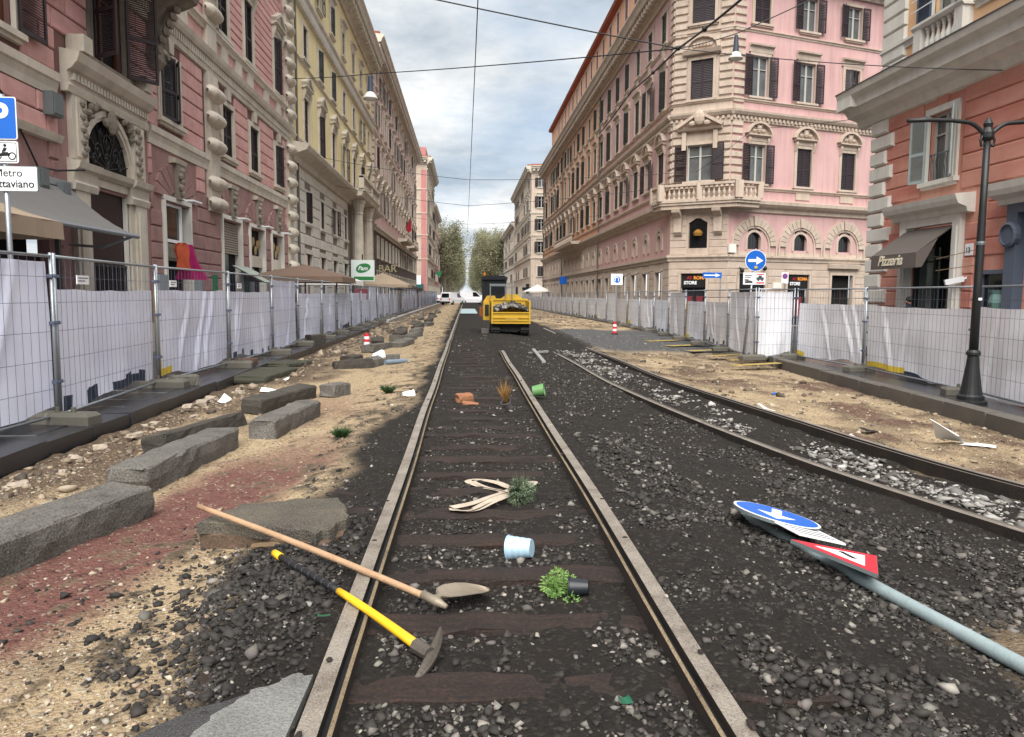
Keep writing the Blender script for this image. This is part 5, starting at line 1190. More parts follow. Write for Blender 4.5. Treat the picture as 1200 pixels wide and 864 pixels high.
def scatter():
    r = np.random.default_rng(5)
    def pts(n, x0, x1, y0, y1, p=1.6):
        u = r.random(n); e = 1-p; y = (y0**e+u*(y1**e-y0**e))**(1/e); return r.uniform(x0,x1,n), y
    def on(x, y, s, lift=.15): return np.stack([x, y, ground_z(x,y)+s*lift], 1)
    x, y = pts(64000, -1.6, 5.4, 1.9, 40, 1.8); b = masks(x,y)[0]; n1 = fbm(x*1.6, y*1.6, 9); rail = (np.abs(x+.52) < .09)|(np.abs(x-.96) < .1)
    slp_ = np.min(np.abs(y[:,None]-np.array(SLEEP_Y)[None]), 1) < .12
    keep = (b > .5)&(r.random(len(x)) < np.clip(.44+n1*1.7+.5*fbm(x*5,y*5,77), .03, 1))&~rail&~(slp_&(x > -.9)&(x < 1.4)&(r.random(len(x)) < .85)); x, y = x[keep], y[keep]
    s = np.exp(r.normal(np.log(.0085), .52, len(x))).clip(.003,.026)*np.clip(1+(y-6)*.03, .9, 1.8)
    tone = np.clip(r.beta(2.2,3.2,len(x))*.95+(r.random(len(x)) < .03)*r.uniform(.25,.5,len(x)), 0, 1); rocks('ballast_gravel', on(x,y,s), s, tone, bstone, 1)
    # pale chippings between the rails of the near track
    x, y = pts(8000, -.4, .9, 2.0, 26, 1.7); ph = ((y-2.37)/.62) % 1; k = (ph > .22)&(ph < .8)&(fbm(x*2.5,y*2,31) > -.05); x, y = x[k], y[k]; s = np.exp(r.normal(np.log(.0095), .45, len(x))).clip(.004,.026)
    rocks('pale_chippings', on(x,y,s,.3), s, np.clip(r.beta(2.0,2.8,len(x)), .05, 1), bstone, 2)
    x, y = pts(26000, 1.2, 3.6, 2.2, 26, 1.4); k = fbm(x*1.3,y*1.1,33)+.5*fbm(x*4,y*4,34) > .0; x, y = x[k], y[k]; s = np.exp(r.normal(np.log(.0112), .48, len(x))).clip(.006,.036); rocks('pale_chippings', on(x,y,s,.3), s, np.clip(r.beta(2.2,4,len(x)), .1, 1), bstone, 3)
    # crumbs on the sand
    x, y = pts(15000, -4.2, -1.0, 2.0, 30, 1.8); mk = masks(x,y); k = (mk[0] < .6)&((mk[1] < .4)|(r.random(len(x)) < .25)); x, y = x[k], y[k]; s = np.exp(r.normal(np.log(.0052), .55, len(x))).clip(.0025,.03); rocks('sand_gravel', on(x,y,s), s, np.clip(r.normal(.55,.28,len(x)),0,1), sstone, 4)
    x, y = pts(3600, 4.6, 8.3, 4.5, 34, 1.5); k = masks(x,y)[0] < .6; x, y = x[k], y[k]; s = np.exp(r.normal(np.log(.012), .55, len(x))).clip(.005,.07); rocks('sand_gravel', on(x,y,s), s, np.clip(r.normal(.5,.28,len(x)),0,1), sstone, 5)
    # broken black lumps beside the left rail
    n = 3400; x = r.normal(-1.0,.24,n); y = r.normal(4.05,.62,n); k = (x < -.66)&(x > -1.7); x, y = x[k], y[k]; s = np.exp(r.normal(np.log(.0095), .55, len(x))).clip(.004,.04); rocks('asphalt_rubble', on(x,y,s,.3), s, np.clip(r.beta(1.6,4.5,len(x)),0,1), bstone, 6)
    n = 500; x = r.normal(-1.75,.35,n); y = r.normal(3.9,.8,n); s = np.exp(r.normal(np.log(.007), .5, n)).clip(.003,.03); rocks('asphalt_rubble', on(x,y,s,.3), s, np.clip(r.beta(1.6,4.5,n),0,1), bstone, 7)
    # white rubble inside the right track
    n = 4200; y = 5+r.random(n)**1.4*20; cx = (interp(y, RT_L)+interp(y, RT_R))/2; x = cx+r.normal(0,.3,n); k = (np.abs(x-cx) < .55)&(fbm(x*1.7,y*1.3,41)+.4*fbm(x*5,y*5,42) > .06); x, y = x[k], y[k]
    s = np.exp(r.normal(np.log(.018), .55, len(x))).clip(.006,.07); rocks('white_rubble', on(x,y,s,.3), s, np.clip(r.normal(.34,.25,len(x)),0,1), wstone, 8, squash=.45)
    # clods of soil along the left kerb
    n = 2600; y = 4+r.random(n)**1.5*70; x = -4.15+np.abs(r.normal(0,.5,n)); s = np.exp(r.normal(np.log(.03), .55, n)).clip(.01,.11)*np.clip(y/18,.6,2); rocks('soil_clods', on(x,y,s,.1), s, np.clip(r.normal(.3,.2,n),0,1), sstone, 9)
    n = 900; y = 12+r.random(n)*70; x = 4.8+r.random(n)*3.4; k = masks(x,y)[3] < .3; x, y = x[k], y[k]; s = np.exp(r.normal(np.log(.035), .5, len(x))).clip(.012,.13); rocks('soil_clods', on(x,y,s,.15), s, np.clip(r.normal(.35,.25,len(x)),0,1), sstone, 10)
# right track, head centres measured along the street: (Y, X)
RT_L = [(2.6,5.1),(3.6,4.62),(4.4,4.3),(5.3,4.12),(6.1,3.93),(7.0,3.67),(8.4,3.44),(9.2,3.3),(10.3,3.15),(12.2,2.97),(15,2.82),(20.7,2.7),(28,2.6)]
RT_R = [(2.6,6.9),(4.0,6.1),(5.0,5.65),(6.7,5.13),(8.5,4.80),(10.3,4.6),(11.0,4.5),(13.5,4.3),(16.7,4.12),(20,4.08),(24.6,4.05)]
scatter()

# ---------------------------------------------------------------- tram tracks
HEAD = [(-.0,-.17),(.055,-.17),(.055,-.15),(.014,-.13),(.014,-.05),(.04,-.042),(.04,0),(-.04,0),(-.04,-.042),(-.014,-.05)]
def sweep(b, prof, path, mi=lambda k: 0):
    rings = []
    for i, p in enumerate(path):
        a = (path[min(i+1,len(path)-1)]-path[max(i-1,0)]); a.z = 0; a.normalize(); s = Vector((a.y, -a.x, 0))
        rings.append([p+s*d+Vector((0,0,z)) for d, z in prof])
    n = len(prof); base = len(b.v); b.v += [tuple(q) for g in rings for q in g]
    for i in range(len(path)-1):
        for k in range(n): b.f.append((base+i*n+k, base+(i+1)*n+k, base+(i+1)*n+(k+1)%n, base+i*n+(k+1)%n)); b.m.append(mi(k))
    b.f.append(tuple(base+k for k in range(n))); b.m.append(0); b.f.append(tuple(base+(len(path)-1)*n+k for k in range(n))); b.m.append(0)
def tracks():
    t = thing('tram_track', 'straight exposed tram track with grooved rails on dark timber sleepers', 'track', (.22, 10, -.1)); off = Vector((.22, 10, -.1))
    def wob(x, y0, y1, st, seed, dz=0): 
        q = random.Random(seed); n = int((y1-y0)/st); ph = q.random()*9
        return [Vector((x+.006*math.sin(y0+i*st*.9+ph), y0+(y1-y0)*i/n, dz+.006*math.sin(i*st*1.3+ph)))-off for i in range(n+1)]
    # left: head outside (-.583..-.505), groove, lip (-.475..-.455); right mirrored
    for sx, x0, y1 in ((1, -.544, 120), (-1, .981, 20.8)):
        P = wob(x0, .6, y1, .5, 3 if sx > 0 else 8)
        b = MB(); sweep(b, [(sx*d*.98, z) for d, z in ((-.04,-.16),(-.04,0),(.04,0),(.04,-.16))], P, lambda k: 1 if k == 1 else 0); b.build('rail_head', [rails, railt], t)
        b = MB(); sweep(b, [(sx*d, z) for d, z in ((.071,-.16),(.071,-.008),(.079,.0),(.089,-.008),(.093,-.16))], P, lambda k: 1 if k in (1,2) else 0); b.build('rail_lip', [rails, raill], t)
        b = MB(); sweep(b, [(sx*d, z) for d, z in ((.04,-.15),(.04,-.045),(.071,-.045),(.071,-.15))], P); b.build('rail_groove', blk, t)
        b = MB(); sweep(b, [(sx*d, z) for d, z in ((-.07,-.18),(-.07,-.16),(.11,-.16),(.11,-.18))], P); b.build('rail_foot', rails, t)
        q = random.Random(5)
        for k in range(13):
            y = 1.8*1.25**k+q.random()*.3
            if y > y1: break
            b = MB(); n = 1
            for j in range(n): b.ell((x0+sx*q.uniform(-.03,.08)-off.x, y+j*.05-off.y, .004-off.z), (q.uniform(.008,.022), q.uniform(.012,.04), .008), 6, 4)
            b.build('dirt_lump', rails if q.random() < .75 else bstone_plain, t)
    vs = []
    for s_ in range(4):
        q = random.Random(20+s_); b = MB(); n = 16; L_ = 1.32
        prof = [(-.108,-.14),(-.108,-.015),(-.092,0),(.092,0),(.108,-.015),(.108,-.14)]
        rings = []
        for i in range(n+1):
            dx_, dz_ = q.gauss(0,.006), q.gauss(0,.006); rings.append([(-L_+2*L_*i/n+(q.gauss(0,.015) if i in (0,n) else 0), a+q.gauss(0,.006)+dx_, z+dz_+q.gauss(0,.005)) for a, z in prof])
        b.v = [p for g in rings for p in g]
        for i in range(n):
            for k in range(6): b.f.append((i*6+k, (i+1)*6+k, (i+1)*6+(k+1)%6, i*6+(k+1)%6)); b.m.append(0)
        b.f += [tuple(range(6)), tuple(n*6+k for k in range(6))]; b.m += [0,0]; vs.append(b.mesh('sleeper', slp))
    q = random.Random(2)
    for i, y in enumerate(SLEEP_Y):
        deep = max(0, (y-8)*.0012)
        obj('sleeper', vs[i % 4], t, (.22+q.uniform(-.06,.06)-off.x, y+q.uniform(-.02,.02)-off.y, -.06-q.uniform(0,.024)-deep-off.z), (q.uniform(-.03,.03), q.uniform(.004,.02), q.uniform(-.012,.012)))
    t2 = thing('tram_track', 'curved tram track with two dark rails and white rubble between them', 'track', (3.6, 10, -.3)); off2 = Vector((3.6,10,-.3))
    for pts, z, y0, y1 in ((RT_L, -.195, 2.7, 28), (RT_R, -.195, 2.7, 25.5)):
        n = 90; P = []
        for i in range(n+1):
            y = y0+(y1-y0)*(i/n)**1.5; xs_ = [float(interp(y+d, pts)) for d in (-.9,-.45,0,.45,.9)]; P.append(Vector((sum(xs_)/5, y, z+.012*math.sin(y*.7)-max(0,(y-18))*.004))-off2)
        b = MB(); sweep(b, [(-.034,-.18),(-.034,0),(.034,0),(.034,-.18)], P, lambda k: 1 if k == 1 else 0); b.build('rail_head', [rails, raild], t2)
        sgn = 1 if pts is RT_L else -1
        b = MB(); sweep(b, [(sgn*d, zz_) for d, zz_ in ((.07,-.18),(.07,-.01),(.098,-.01),(.102,-.18))], P, lambda k: 1 if k == 1 else 0); b.build('rail_lip', [rails, M('dull_rail_lip', (104, 97, 90), .6, .4, 7, metal=.2)], t2)
    n = 0
    for y in np.arange(4.2, 16, 1.0):
        a = (float(interp(y,RT_L))+float(interp(y,RT_R)))/2; obj('sleeper', vs[n % 4], t2, (a-.1-3.6, y-10, -.36+.3-.045), (0,.0,R(-12)), (.85,1,1)); n += 1
    # stretch of the far right rail beyond the buried part
    t3 = thing('tram_track', 'short length of rail showing far down the street right of the yellow dumper', 'track', (3.4, 50, -.15))
    b = MB(); sweep(b, [(-.05,-.1),(-.05,0),(.05,0),(.05,-.1)], [Vector((.55-.003*k, -16+2.2*k, -.02)) for k in range(18)]); b.build('rail_head', railt, t3)
bstone_plain = M('pale_stone_chip', (186, 180, 170), .8, .3, 20)
tracks()
# ---------------------------------------------------------------- site fences with their sheets
def wire_net(ln, step=.15):
    b = MB(); n = int(ln/step)
    for k in range(1, n): x = .03+k*(ln-.06)/n; b.tube([(x,.0,.1),(x,.0,1.98)], .003, 3, cap=False)
    for z in (.42,.76,1.1,1.44,1.74): b.tube([(.02,.006,z),(ln-.02,.006,z)], .0034, 3, cap=False)
    return b.mesh('wire_mesh', wirem)
def sheet_mesh(ln, top, bot, side, seed, prints, mats, nx=90, nz=24, folds=1.0):
    q = random.Random(seed); b = MB(); ph = [q.uniform(0,6.28) for _ in range(9)]; V = []
    sag = q.uniform(.02,.06); dl = q.uniform(-.04,.06); dr = q.uniform(-.04,.06)
    kx = [q.uniform(.15,.85) for _ in range(3)]; ks = [q.choice((-1,1))*q.uniform(.25,.6) for _ in range(3)]
    for j in range(nz+1):
        t = j/nz
        for i in range(nx+1):
            s = i/nx; x = .05+(ln-.1)*s
            tie = abs(math.sin(math.pi*s*3+ph[6])); zt = top-.014*tie-.4*sag*math.sin(math.pi*s); zb = bot+dl*(1-s)+dr*s+.035*math.sin(s*7+ph[0])*folds+.02*math.sin(s*17+ph[1])
            z = zb+(zt-zb)*t; m = .25+.75*(1-t)
            d = .016*math.sin(s*ln*5.2+ph[2]+t*1.5)*m+.03*math.sin(s*ln*2.3+ph[3]-t*2.2)*m+.014*math.sin(s*ln*9+ph[4]+t*2)*m
            for k in range(3):                                       # diagonal tension folds running down from the ties
                e = (s-kx[k]-ks[k]*(1-t)*.35); d += folds*.05*math.exp(-(e/.014)**2)*(t*(1-t)*2.6+.2) - folds*.03*math.exp(-((e-.03)/.03)**2)
            d += .012*math.sin(t*9+ph[5]+s*3)*math.exp(-((s-.5)/.3)**2)*folds
            V.append((x, side*(.03+max(0,d+.03)*1.1), z))
    b.v = V; W = nx+1
    for j in range(nz):
        for i in range(nx):
            b.f.append((j*W+i, j*W+i+1, (j+1)*W+i+1, (j+1)*W+i)); s, t = (i+.5)/nx, (j+.5)/nz; mi = 0
            for p in prints:
                if p[0] <= s <= p[1] and p[2] <= t <= p[3]: mi = p[4]
            b.m.append(mi)
    return b.mesh('sheet', mats, True)
YL = (0,.045,.0,1,1); YB = (0,.17,.0,.1,1)
NB = [(a, a+.09, 0, .13, 2) for a in (.06,.26,.62,.8)]; NB2 = [(a, a+.07, 0, .09, 2) for a in (.08,.3,.52,.74,.9)]
QR = [(.5+.0*k, .86, .012+.05*k, .03+.05*k, 2) for k in range(4)]
BK = [(.45,1,0,1,3)]
def panel(p, q, base, name_label, group, kind, white, side, seed, foot=True, near=True):
    p = Vector(p); q = Vector(q); ln = (q-p).length; a = math.atan2(q.y-p.y, q.x-p.x)
    t = thing('site_fence', name_label, 'fence', (p.x, p.y, base), a, group)
    obj('wire_mesh', cached(('net', round(ln,1)), lambda: wire_net(round(ln,1))), t, scale=(ln/round(ln,1),1,1))
    b = cached(('frame', round(ln,1)), lambda: frame_len(round(ln,1))); obj('frame', b, t, scale=(ln/round(ln,1),1,1))
    full = kind == 'full'; pr = []
    if kind in ('yellow',): pr = [YL, YB]
    elif kind == 'squares': pr = list(NB)+QR
    elif kind == 'squares2': pr = list(NB2)
    elif kind == 'strip': pr = [(0,.42,0,.1,1),(.42,.66,0,.06,2)]
    elif kind == 'corner': pr = [(0,.12,0,.07,1)]
    if side < 0: pr = [(1-c_, 1-a_, e_, g_, m_) for a_, c_, e_, g_, m_ in pr]
    if kind == 'loose': me = sheet_mesh(ln, 1.62, -.0, side, 77, [], [white, shY, shN, shB], 90, 26, folds=2.4)
    elif near: me = sheet_mesh(ln, 1.93 if full else 1.6+.02*math.sin(seed), .13 if not full else .1, side, seed, pr, [white, shY, shN, shB], folds=1.0)
    else: me = cached(('sheet', kind, white.name, seed % 5, round(ln,1)), lambda: sheet_mesh(ln, 1.93 if full else 1.6, .13, side, seed % 5+40, pr, [white, shY, shN, shB], 20, 8))
    obj('sheet', me, t)
    if near:
        for x in (.1, ln-.1):
            for z in (.5, 1.2, 1.75):
                b = cached('clip', lambda: clip_mesh()); obj('clip', b, t, (x-.055 if x < 1 else x+.055, 0, z))
    return t
def clip_mesh():
    b = MB(); b.box(-.03,.03,-.03,.03,-.02,.02); b.tube([(0,-.05,0),(0,.05,0)], .008, 5); return b.mesh('clip', wirem)
def frame_len(ln):
    b = MB()
    for x in (.035, ln-.035): b.tube([(x,0,.02),(x,0,2.02)], .022, 8)
    for z in (.1, 1.98): b.tube([(.035,0,z),(ln-.035,0,z)], .019, 6)
    return b.mesh('frame', steel, True)
def foot_mesh():
    b = MB(); i = .03
    b.add([(-.13,-.36,0),(.13,-.36,0),(.13,.36,0),(-.13,.36,0),(-.13,-.36,.1),(.13,-.36,.1),(.13,.36,.1),(-.13,.36,.1),(-.1,-.32,.14),(.1,-.32,.14),(.1,.32,.14),(-.1,.32,.14)],
          [(3,2,1,0),(8,9,10,11),(4,5,9,8),(5,6,10,9),(6,7,11,10),(7,4,8,11),(0,1,5,4),(1,2,6,5),(2,3,7,6),(3,0,4,7)])
    b.lathe([(.03,.14),(.03,.2)], 6, (0,-.1,0)); b.lathe([(.03,.14),(.03,.2)], 6, (0,.1,0)); return b.mesh('concrete_foot', conc)
foot_me = foot_mesh()
ORD = ['first','second','third','fourth','fifth','sixth','seventh','eighth','ninth','tenth','eleventh','twelfth','thirteenth','fourteenth','fifteenth','sixteenth','seventeenth','eighteenth','nineteenth','twentieth','twenty-first','twenty-second','twenty-third','twenty-fourth','twenty-fifth','twenty-sixth','twenty-seventh','twenty-eighth','twenty-ninth','thirtieth','thirty-first','thirty-second','thirty-third','thirty-fourth','thirty-fifth','thirty-sixth','thirty-seventh','thirty-eighth','thirty-ninth','fortieth','forty-first','forty-second','forty-third']
def fences():
    G = 'fence panels along the left pavement'
    kinds = ['full','squares','yellow','squares2','full','yellow','corner','squares','corner','squares2','full','squares2']
    desc = {'full':'full-height lavender white sheet','squares':'dark printed squares along the sheet foot','yellow':'yellow edge and corner on its white sheet','squares2':'small dark squares under its white sheet','corner':'plain white sheet with a yellow lower corner'}
    edges = [(-5.06,5.95),(-4.86,9.42),(-5.08,13.0),(-4.97,16.5),(-4.94,20.0)]; y = 20.0
    while y < 146: y += 3.5; edges.append((-5.0-max(0,(y-30))*.004+.04*math.sin(y), y))
    for k in range(len(edges)-1):
        kd = kinds[k] if k < len(kinds) else rng.choice(['squares2','corner','corner','full','squares2'])
        panel(edges[k], edges[k+1], -.06, f'left site fence {ORD[k]} from the near end, {desc[kd]}', G, kd, shL, 1, 100+k, near=k < 9)
        if k < 14 and k > 0:
            o = obj('concrete_foot', foot_me, None, (edges[k][0]+.12, edges[k][1]-.1, -.055), (0,0,R(90+rng.uniform(-8,8)))); tag(o, f'concrete foot block under the {ORD[k]} post joint of the left fence', 'fence foot', 'concrete feet of the left fence')
    G = 'fence panels along the right pavement'
    edges = [(8.55,9.3),(9.2,13.45),(9.5,17.8),(9.45,21.5)]
    kr = ['loose','strip','corner','full','full','squares2','yellow','full','squares2','corner','yellow','corner','full','corner']
    dsc = dict(desc); dsc['loose'] = 'loose bluish sheet hanging past its foot'; dsc['strip'] = 'yellow strip along its lower edge'
    segs = [(edges[i], edges[i+1]) for i in range(3)]+[((9.42,21.55),(8.12,21.05))]
    e2 = [(8.1,21.1),(8.42,24.3),(8.66,27.5),(8.9,30.8),(9.06,34.0),(9.2,37.3)]; y = 37.3
    while y < 116: y += 3.5; e2.append((float(np.interp(y,[37,50,60,82,97,116],[9.2,9.45,9.15,8.75,8.65,8.6])), y))
    segs += list(zip(e2, e2[1:]))
    for k, (p, q) in enumerate(segs):
        kd = kr[k] if k < len(kr) else rng.choice(['squares2','corner','corner','full','yellow'])
        kk = kd
        panel(p, q, -.27, f'right site fence {ORD[k]} from the near end, {dsc[kd].replace("lavender ", "")}', G, kk, shB if k in (5, 7, 11) else shR, -1, 300+k, near=k < 10)
        if k < 12:
            o = obj('concrete_foot', foot_me, None, (q[0]-.12, q[1]-.05, -.255), (0,0,R(90+rng.uniform(-14,14)))); tag(o, f'concrete foot block under the {ORD[k]} post joint of the right fence', 'fence foot', 'concrete feet of the right fence')
    # grey paper tags clipped on the near left panels
    for k, (x, y) in enumerate(((-4.82,9.75),(-5.03,13.3),(-4.93,16.8))):
        b = MB(); b.box(-.01,.0,-.15,.15,0,.11); b.box(0,.002,-.12,.12,.07,.085,1); b.box(0,.002,-.12,.05,.035,.05,1); o = b.build('fence_notice', [whp, M('grey_print', (150,156,176))], None, (x+.05, y+.2, 1.6)); tag(o, f'small white notice tied at the top of the {ORD[k+1]} left fence panel', 'notice', 'notices on the left fence')
fences()
# ---------------------------------------------------------------- loose kerbstones and slabs on the dirt
def hewn(L_, W_, H_, seed, rough=.012, n=13, cham=.02):
    """hewn block: long rounded bar of stone with an uneven skin, x along its length, base at z = 0"""
    q = random.Random(seed); b = MB(); c = cham
    prof = [(-W_/2,.0),(-W_/2-.004,H_*.5),(-W_/2+.004,H_-c),(-W_/2+c,H_),(0,H_+.004),(W_/2-c,H_),(W_/2,H_-c),(W_/2+.004,H_*.5),(W_/2,0)]
    rings = []
    for i in range(n+1):
        sc_ = .985 if i in (0, n) else 1; x = -L_/2+L_*i/n + (q.gauss(0,.006) if 0 < i < n else 0)
        rings.append([(x+(q.gauss(0,.012) if i in (0,n) else 0), y*sc_+q.gauss(0,rough*.42)+(q.random() < .06)*q.uniform(-.02,.0)*(1 if y > 0 else -1), (z-H_/2)*sc_+H_/2+q.gauss(0,rough*.34)) for y, z in prof])
        if i in (0, n):
            pass
    rings.insert(0, [(p[0]-.018, p[1]*.93, H_/2+(p[2]-H_/2)*.9) for p in rings[0]]); rings.append([(p[0]+.018, p[1]*.93, H_/2+(p[2]-H_/2)*.9) for p in rings[-1]])
    m = len(prof); b.v = [p for g in rings for p in g]
    for i in range(len(rings)-1):
        for k in range(m): b.f.append((i*m+k, i*m+(k+1)%m, (i+1)*m+(k+1)%m, (i+1)*m+k)); b.m.append(0)
    b.f += [tuple(range(m-1,-1,-1)), tuple((len(rings)-1)*m+k for k in range(m))]; b.m += [0,0]
    return b
def kstone(name, label, x, y, z, L_, W_, H_, ang, seed, mat=basalt, tilt=(0,0), group='loose kerbstones on the dirt', cat='kerbstone'):
    o = hewn(L_, W_, H_, seed).build(name, mat, None, (x,y,z), (R(tilt[0]),R(tilt[1]),R(ang))); return tag(o, label, cat, group)
kstone('loose_kerbstone', 'longest grey kerbstone lying on red soil, cut off by the picture edge', -2.79, 4.74, -.15, 2.15, .38, .235, 74.5, 1, tilt=(2,0))
kstone('loose_kerbstone', 'long grey kerbstone lying end to end behind the longest one', -2.68, 7.33, -.15, 1.95, .36, .225, 85.5, 2, tilt=(-1,.5))
kstone('loose_kerbstone', 'dark broken slab leaning behind the second long kerbstone', -3.05, 8.9, -.15, 1.7, .3, .17, 79, 3, basaltd, tilt=(-12,1))
kstone('loose_kerbstone', 'squared kerbstone with clean end face, nearer of the parallel pair', -2.2, 9.55, -.15, 1.62, .32, .23, 83.5, 4)
kstone('loose_kerbstone', 'dark kerbstone lying parallel just behind the squared one', -2.74, 11.5, -.15, 1.75, .32, .21, 77, 5, basaltd, tilt=(3,0))
kstone('loose_kerbstone', 'short stub of kerbstone standing apart by itself on the dirt', -2.12, 12.55, -.15, .42, .3, .2, 60, 6)
q = random.Random(31)
far = [(-2.5,17.2,.8,20),(-2.15,17.6,.6,75),(-1.95,18.3,.7,35),(-2.7,18.4,.7,80),(-2.6,22.8,2.2,82),(-2.0,24.5,1.4,78),(-2.9,25.5,1.8,95),(-2.2,27.2,1.6,70),(-1.95,29.5,1.3,80),(-2.6,30.5,1.9,87),(-2.1,33,1.6,84),(-2.8,34.5,1.9,92),(-2.3,37,1.8,85),(-2.0,40,1.7,80),(-2.7,42.5,2,88),(-2.2,46,1.8,86),(-2.9,50,2,90),(-2.3,54,2,84),(-2.6,60,2,88),(-2.4,67,2.2,87),(-2.8,75,2.2,90)]
for k, (x, y, ln, a) in enumerate(far):
    kstone('loose_kerbstone', f'{["grey","dark","mossy grey","chipped dark"][k % 4]} kerbstone far along the dirt strip, {ORD[k]} beyond the short stub', x, y, gzs(x,y)-.03, ln, .36, .22, a, 40+k, basalt if k % 3 else basaltd, tilt=(q.uniform(-6,8), q.uniform(-4,4)))
kstone('mossy_slab', 'mossy green-stained slab lying level with the kerb under the left fence', -4.05, 15.6, -.2, 1.9, .8, .14, 85, 70, M('mossy_stone', (84, 84, 70), .85, .4, 4, .6, 50, dark=(46, 48, 38)), cat='slab', group='slabs by the left kerb')
kstone('mossy_slab', 'second mossy slab by the kerb, behind the first', -4.15, 18.0, -.2, 1.5, .7, .13, 82, 71, MATS['mossy_stone'], tilt=(2,2), cat='slab', group='slabs by the left kerb')
kstone('fence_ballast_stone', 'rough stone block weighting the second joint of the left fence', -4.75, 13.2, -.05, .4, .3, .17, 30, 72, conc, cat='stone', group='stones weighting the left fence')
kstone('fence_ballast_stone', 'brownish stone block weighting the third joint of the left fence', -4.7, 16.7, -.05, .42, .3, .16, 70, 73, M('brown_stone', (110, 84, 72), .85, .4, 5, .5), cat='stone', group='stones weighting the left fence')
kstone('fence_ballast_stone', 'dark stone block weighting the fence beside the yellow sheet', -4.6, 23.8, -.05, .5, .35, .3, 50, 74, basaltd, cat='stone', group='stones weighting the left fence')
def slab():
    t = thing('asphalt_chunk', 'thick broken asphalt chunk with pale crust under the shovel handle', 'asphalt chunk', (-1.28, 5.12, -.15))
    q = random.Random(3)
    P = [(-.42,-.24),(-.15,-.32),(.12,-.39),(.38,-.5),(.46,-.36),(.52,-.12),(.46,.12),(.37,.33),(.1,.29),(-.2,.22),(-.34,.02)]
    def layer(z0, z1, k0, k1, m, name, jit=.012):
        b = MB(); n = len(P); Q = []
        for i in range(n):
            a, c = P[i], P[(i+1) % n]
            for s_ in range(3): Q.append((a[0]+(c[0]-a[0])*s_/3+q.gauss(0,jit), a[1]+(c[1]-a[1])*s_/3+q.gauss(0,jit)))
        n = len(Q); lo = [(x*k0, y*k0, z0) for x, y in Q]; hi = [(x*k1, y*k1, z1+q.gauss(0,.004)) for x, y in Q]; top = [(x*k1*.975, y*k1*.975, z1+.008+q.gauss(0,.004)) for x, y in Q]
        for i in range(n): j = (i+1) % n; b.face([lo[i], lo[j], hi[j], hi[i]]); b.face([hi[i], hi[j], top[j], top[i]])
        c = (0, -.05, z1+.012)
        for i in range(n): b.face([top[i], top[(i+1) % n], c])
        b.build(name, m, t)
    layer(0, .13, 1.0, 1.01, M('brown_concrete_bed', (128, 106, 88), .9, .5, 6, .7, 50, dark=(64, 50, 42), fine=.4), 'bed_layer', .02); layer(.13, .2, .99, .98, M('dusty_asphalt', (80, 80, 80), .9, .65, 4.5, 1., 70, dark=(46, 46, 46), hue=(160, 148, 128), fine=.7), 'asphalt_layer', .02)
slab()
def plate_patch(name, pts, z, h, mat, kind='structure'):
    q = random.Random(len(name)); b = MB(); Q = []
    for i in range(len(pts)):
        a, c = pts[i], pts[(i+1) % len(pts)]
        for s_ in range(5): Q.append((a[0]+(c[0]-a[0])*s_/5+q.gauss(0,.011), a[1]+(c[1]-a[1])*s_/5+q.gauss(0,.011)))
    b.prism(Q, z-.1, z+h); tag(b.build(name, mat), kind=kind)
plate_patch('road_remnant', [(-2.3,1.3),(-.63,1.3),(-.63,2.95),(-.8,2.9),(-1.0,2.76),(-1.25,2.52),(-1.8,2.3)], -.1, 0.075, M('remnant_asphalt', (84, 84, 86), .85, .4, 3, .9, 110, fine=.7, dark=(48, 48, 50), hue=(130, 128, 126)))
plate_patch('concrete_remnant', [(-.9,1.5),(-.62,1.5),(-.62,2.98),(-.7,2.98),(-.82,2.86),(-.9,2.74),(-.94,2.55),(-.88,2.3)], -.1, .092, M('pale_concrete', (160, 161, 157), .9, .7, 5, .9, 60, dark=(98, 98, 96), fine=.5))

# ---------------------------------------------------------------- tools
def shovel():
    A = Vector((-1.735, 5.0, .125)); B = Vector((-.17, 3.745, -.015)); t = thing('shovel', 'long-handled shovel lying across the left rail with its blade between the rails', 'shovel', B); d = (A-B)
    b = MB(); n = 14; b.tube([d*(i/n)+Vector((0,0,.012*math.sin(math.pi*i/n))) for i in range(n+1)], [.019-.003*abs(i/n-.4) for i in range(n+1)], 10); b.build('handle', woodh, t, smooth=True)
    u = -d.normalized(); u.z = -.16; u.normalize(); s = u.cross(Vector((0,0,1))).normalized(); w_ = s.cross(u).normalized()
    b = MB(); b.tube([-u*.06, u*.04, u*.1], [.024,.024,.012], 10); b.build('socket', blade, t, smooth=True)
    b = MB(); prof = [(.04,.03),(.07,.07),(.12,.09),(.2,.092),(.26,.082),(.31,.058),(.345,.026),(.36,.004)]; rows = []
    f = Vector((.83,.56,-.12)).normalized(); sd_ = f.cross(Vector((0,0,1))).normalized(); up = sd_.cross(f).normalized()
    for a, h in prof:
        rows.append([f*a+sd_*h*k+up*(.022*(k*k)-.004+.018*math.sin(a*9)) for k in (-1,-.6,-.2,.2,.6,1)])
    for i in range(len(rows)-1):
        for k in range(5): b.face([rows[i][k], rows[i][k+1], rows[i+1][k+1], rows[i+1][k]]); b.face([p-up*.004 for p in (rows[i][k], rows[i+1][k], rows[i+1][k+1], rows[i][k+1])])
    for sgn, ix in ((-1,0),(1,5)):
        for i in range(len(rows)-1): b.face([rows[i][ix], rows[i+1][ix], rows[i+1][ix]-up*.004, rows[i][ix]-up*.004])
    b.tube([Vector((0,0,0)), f*.06, f*.13], [.022,.018,.004], 8); b.build('blade', blade, t)
shovel()
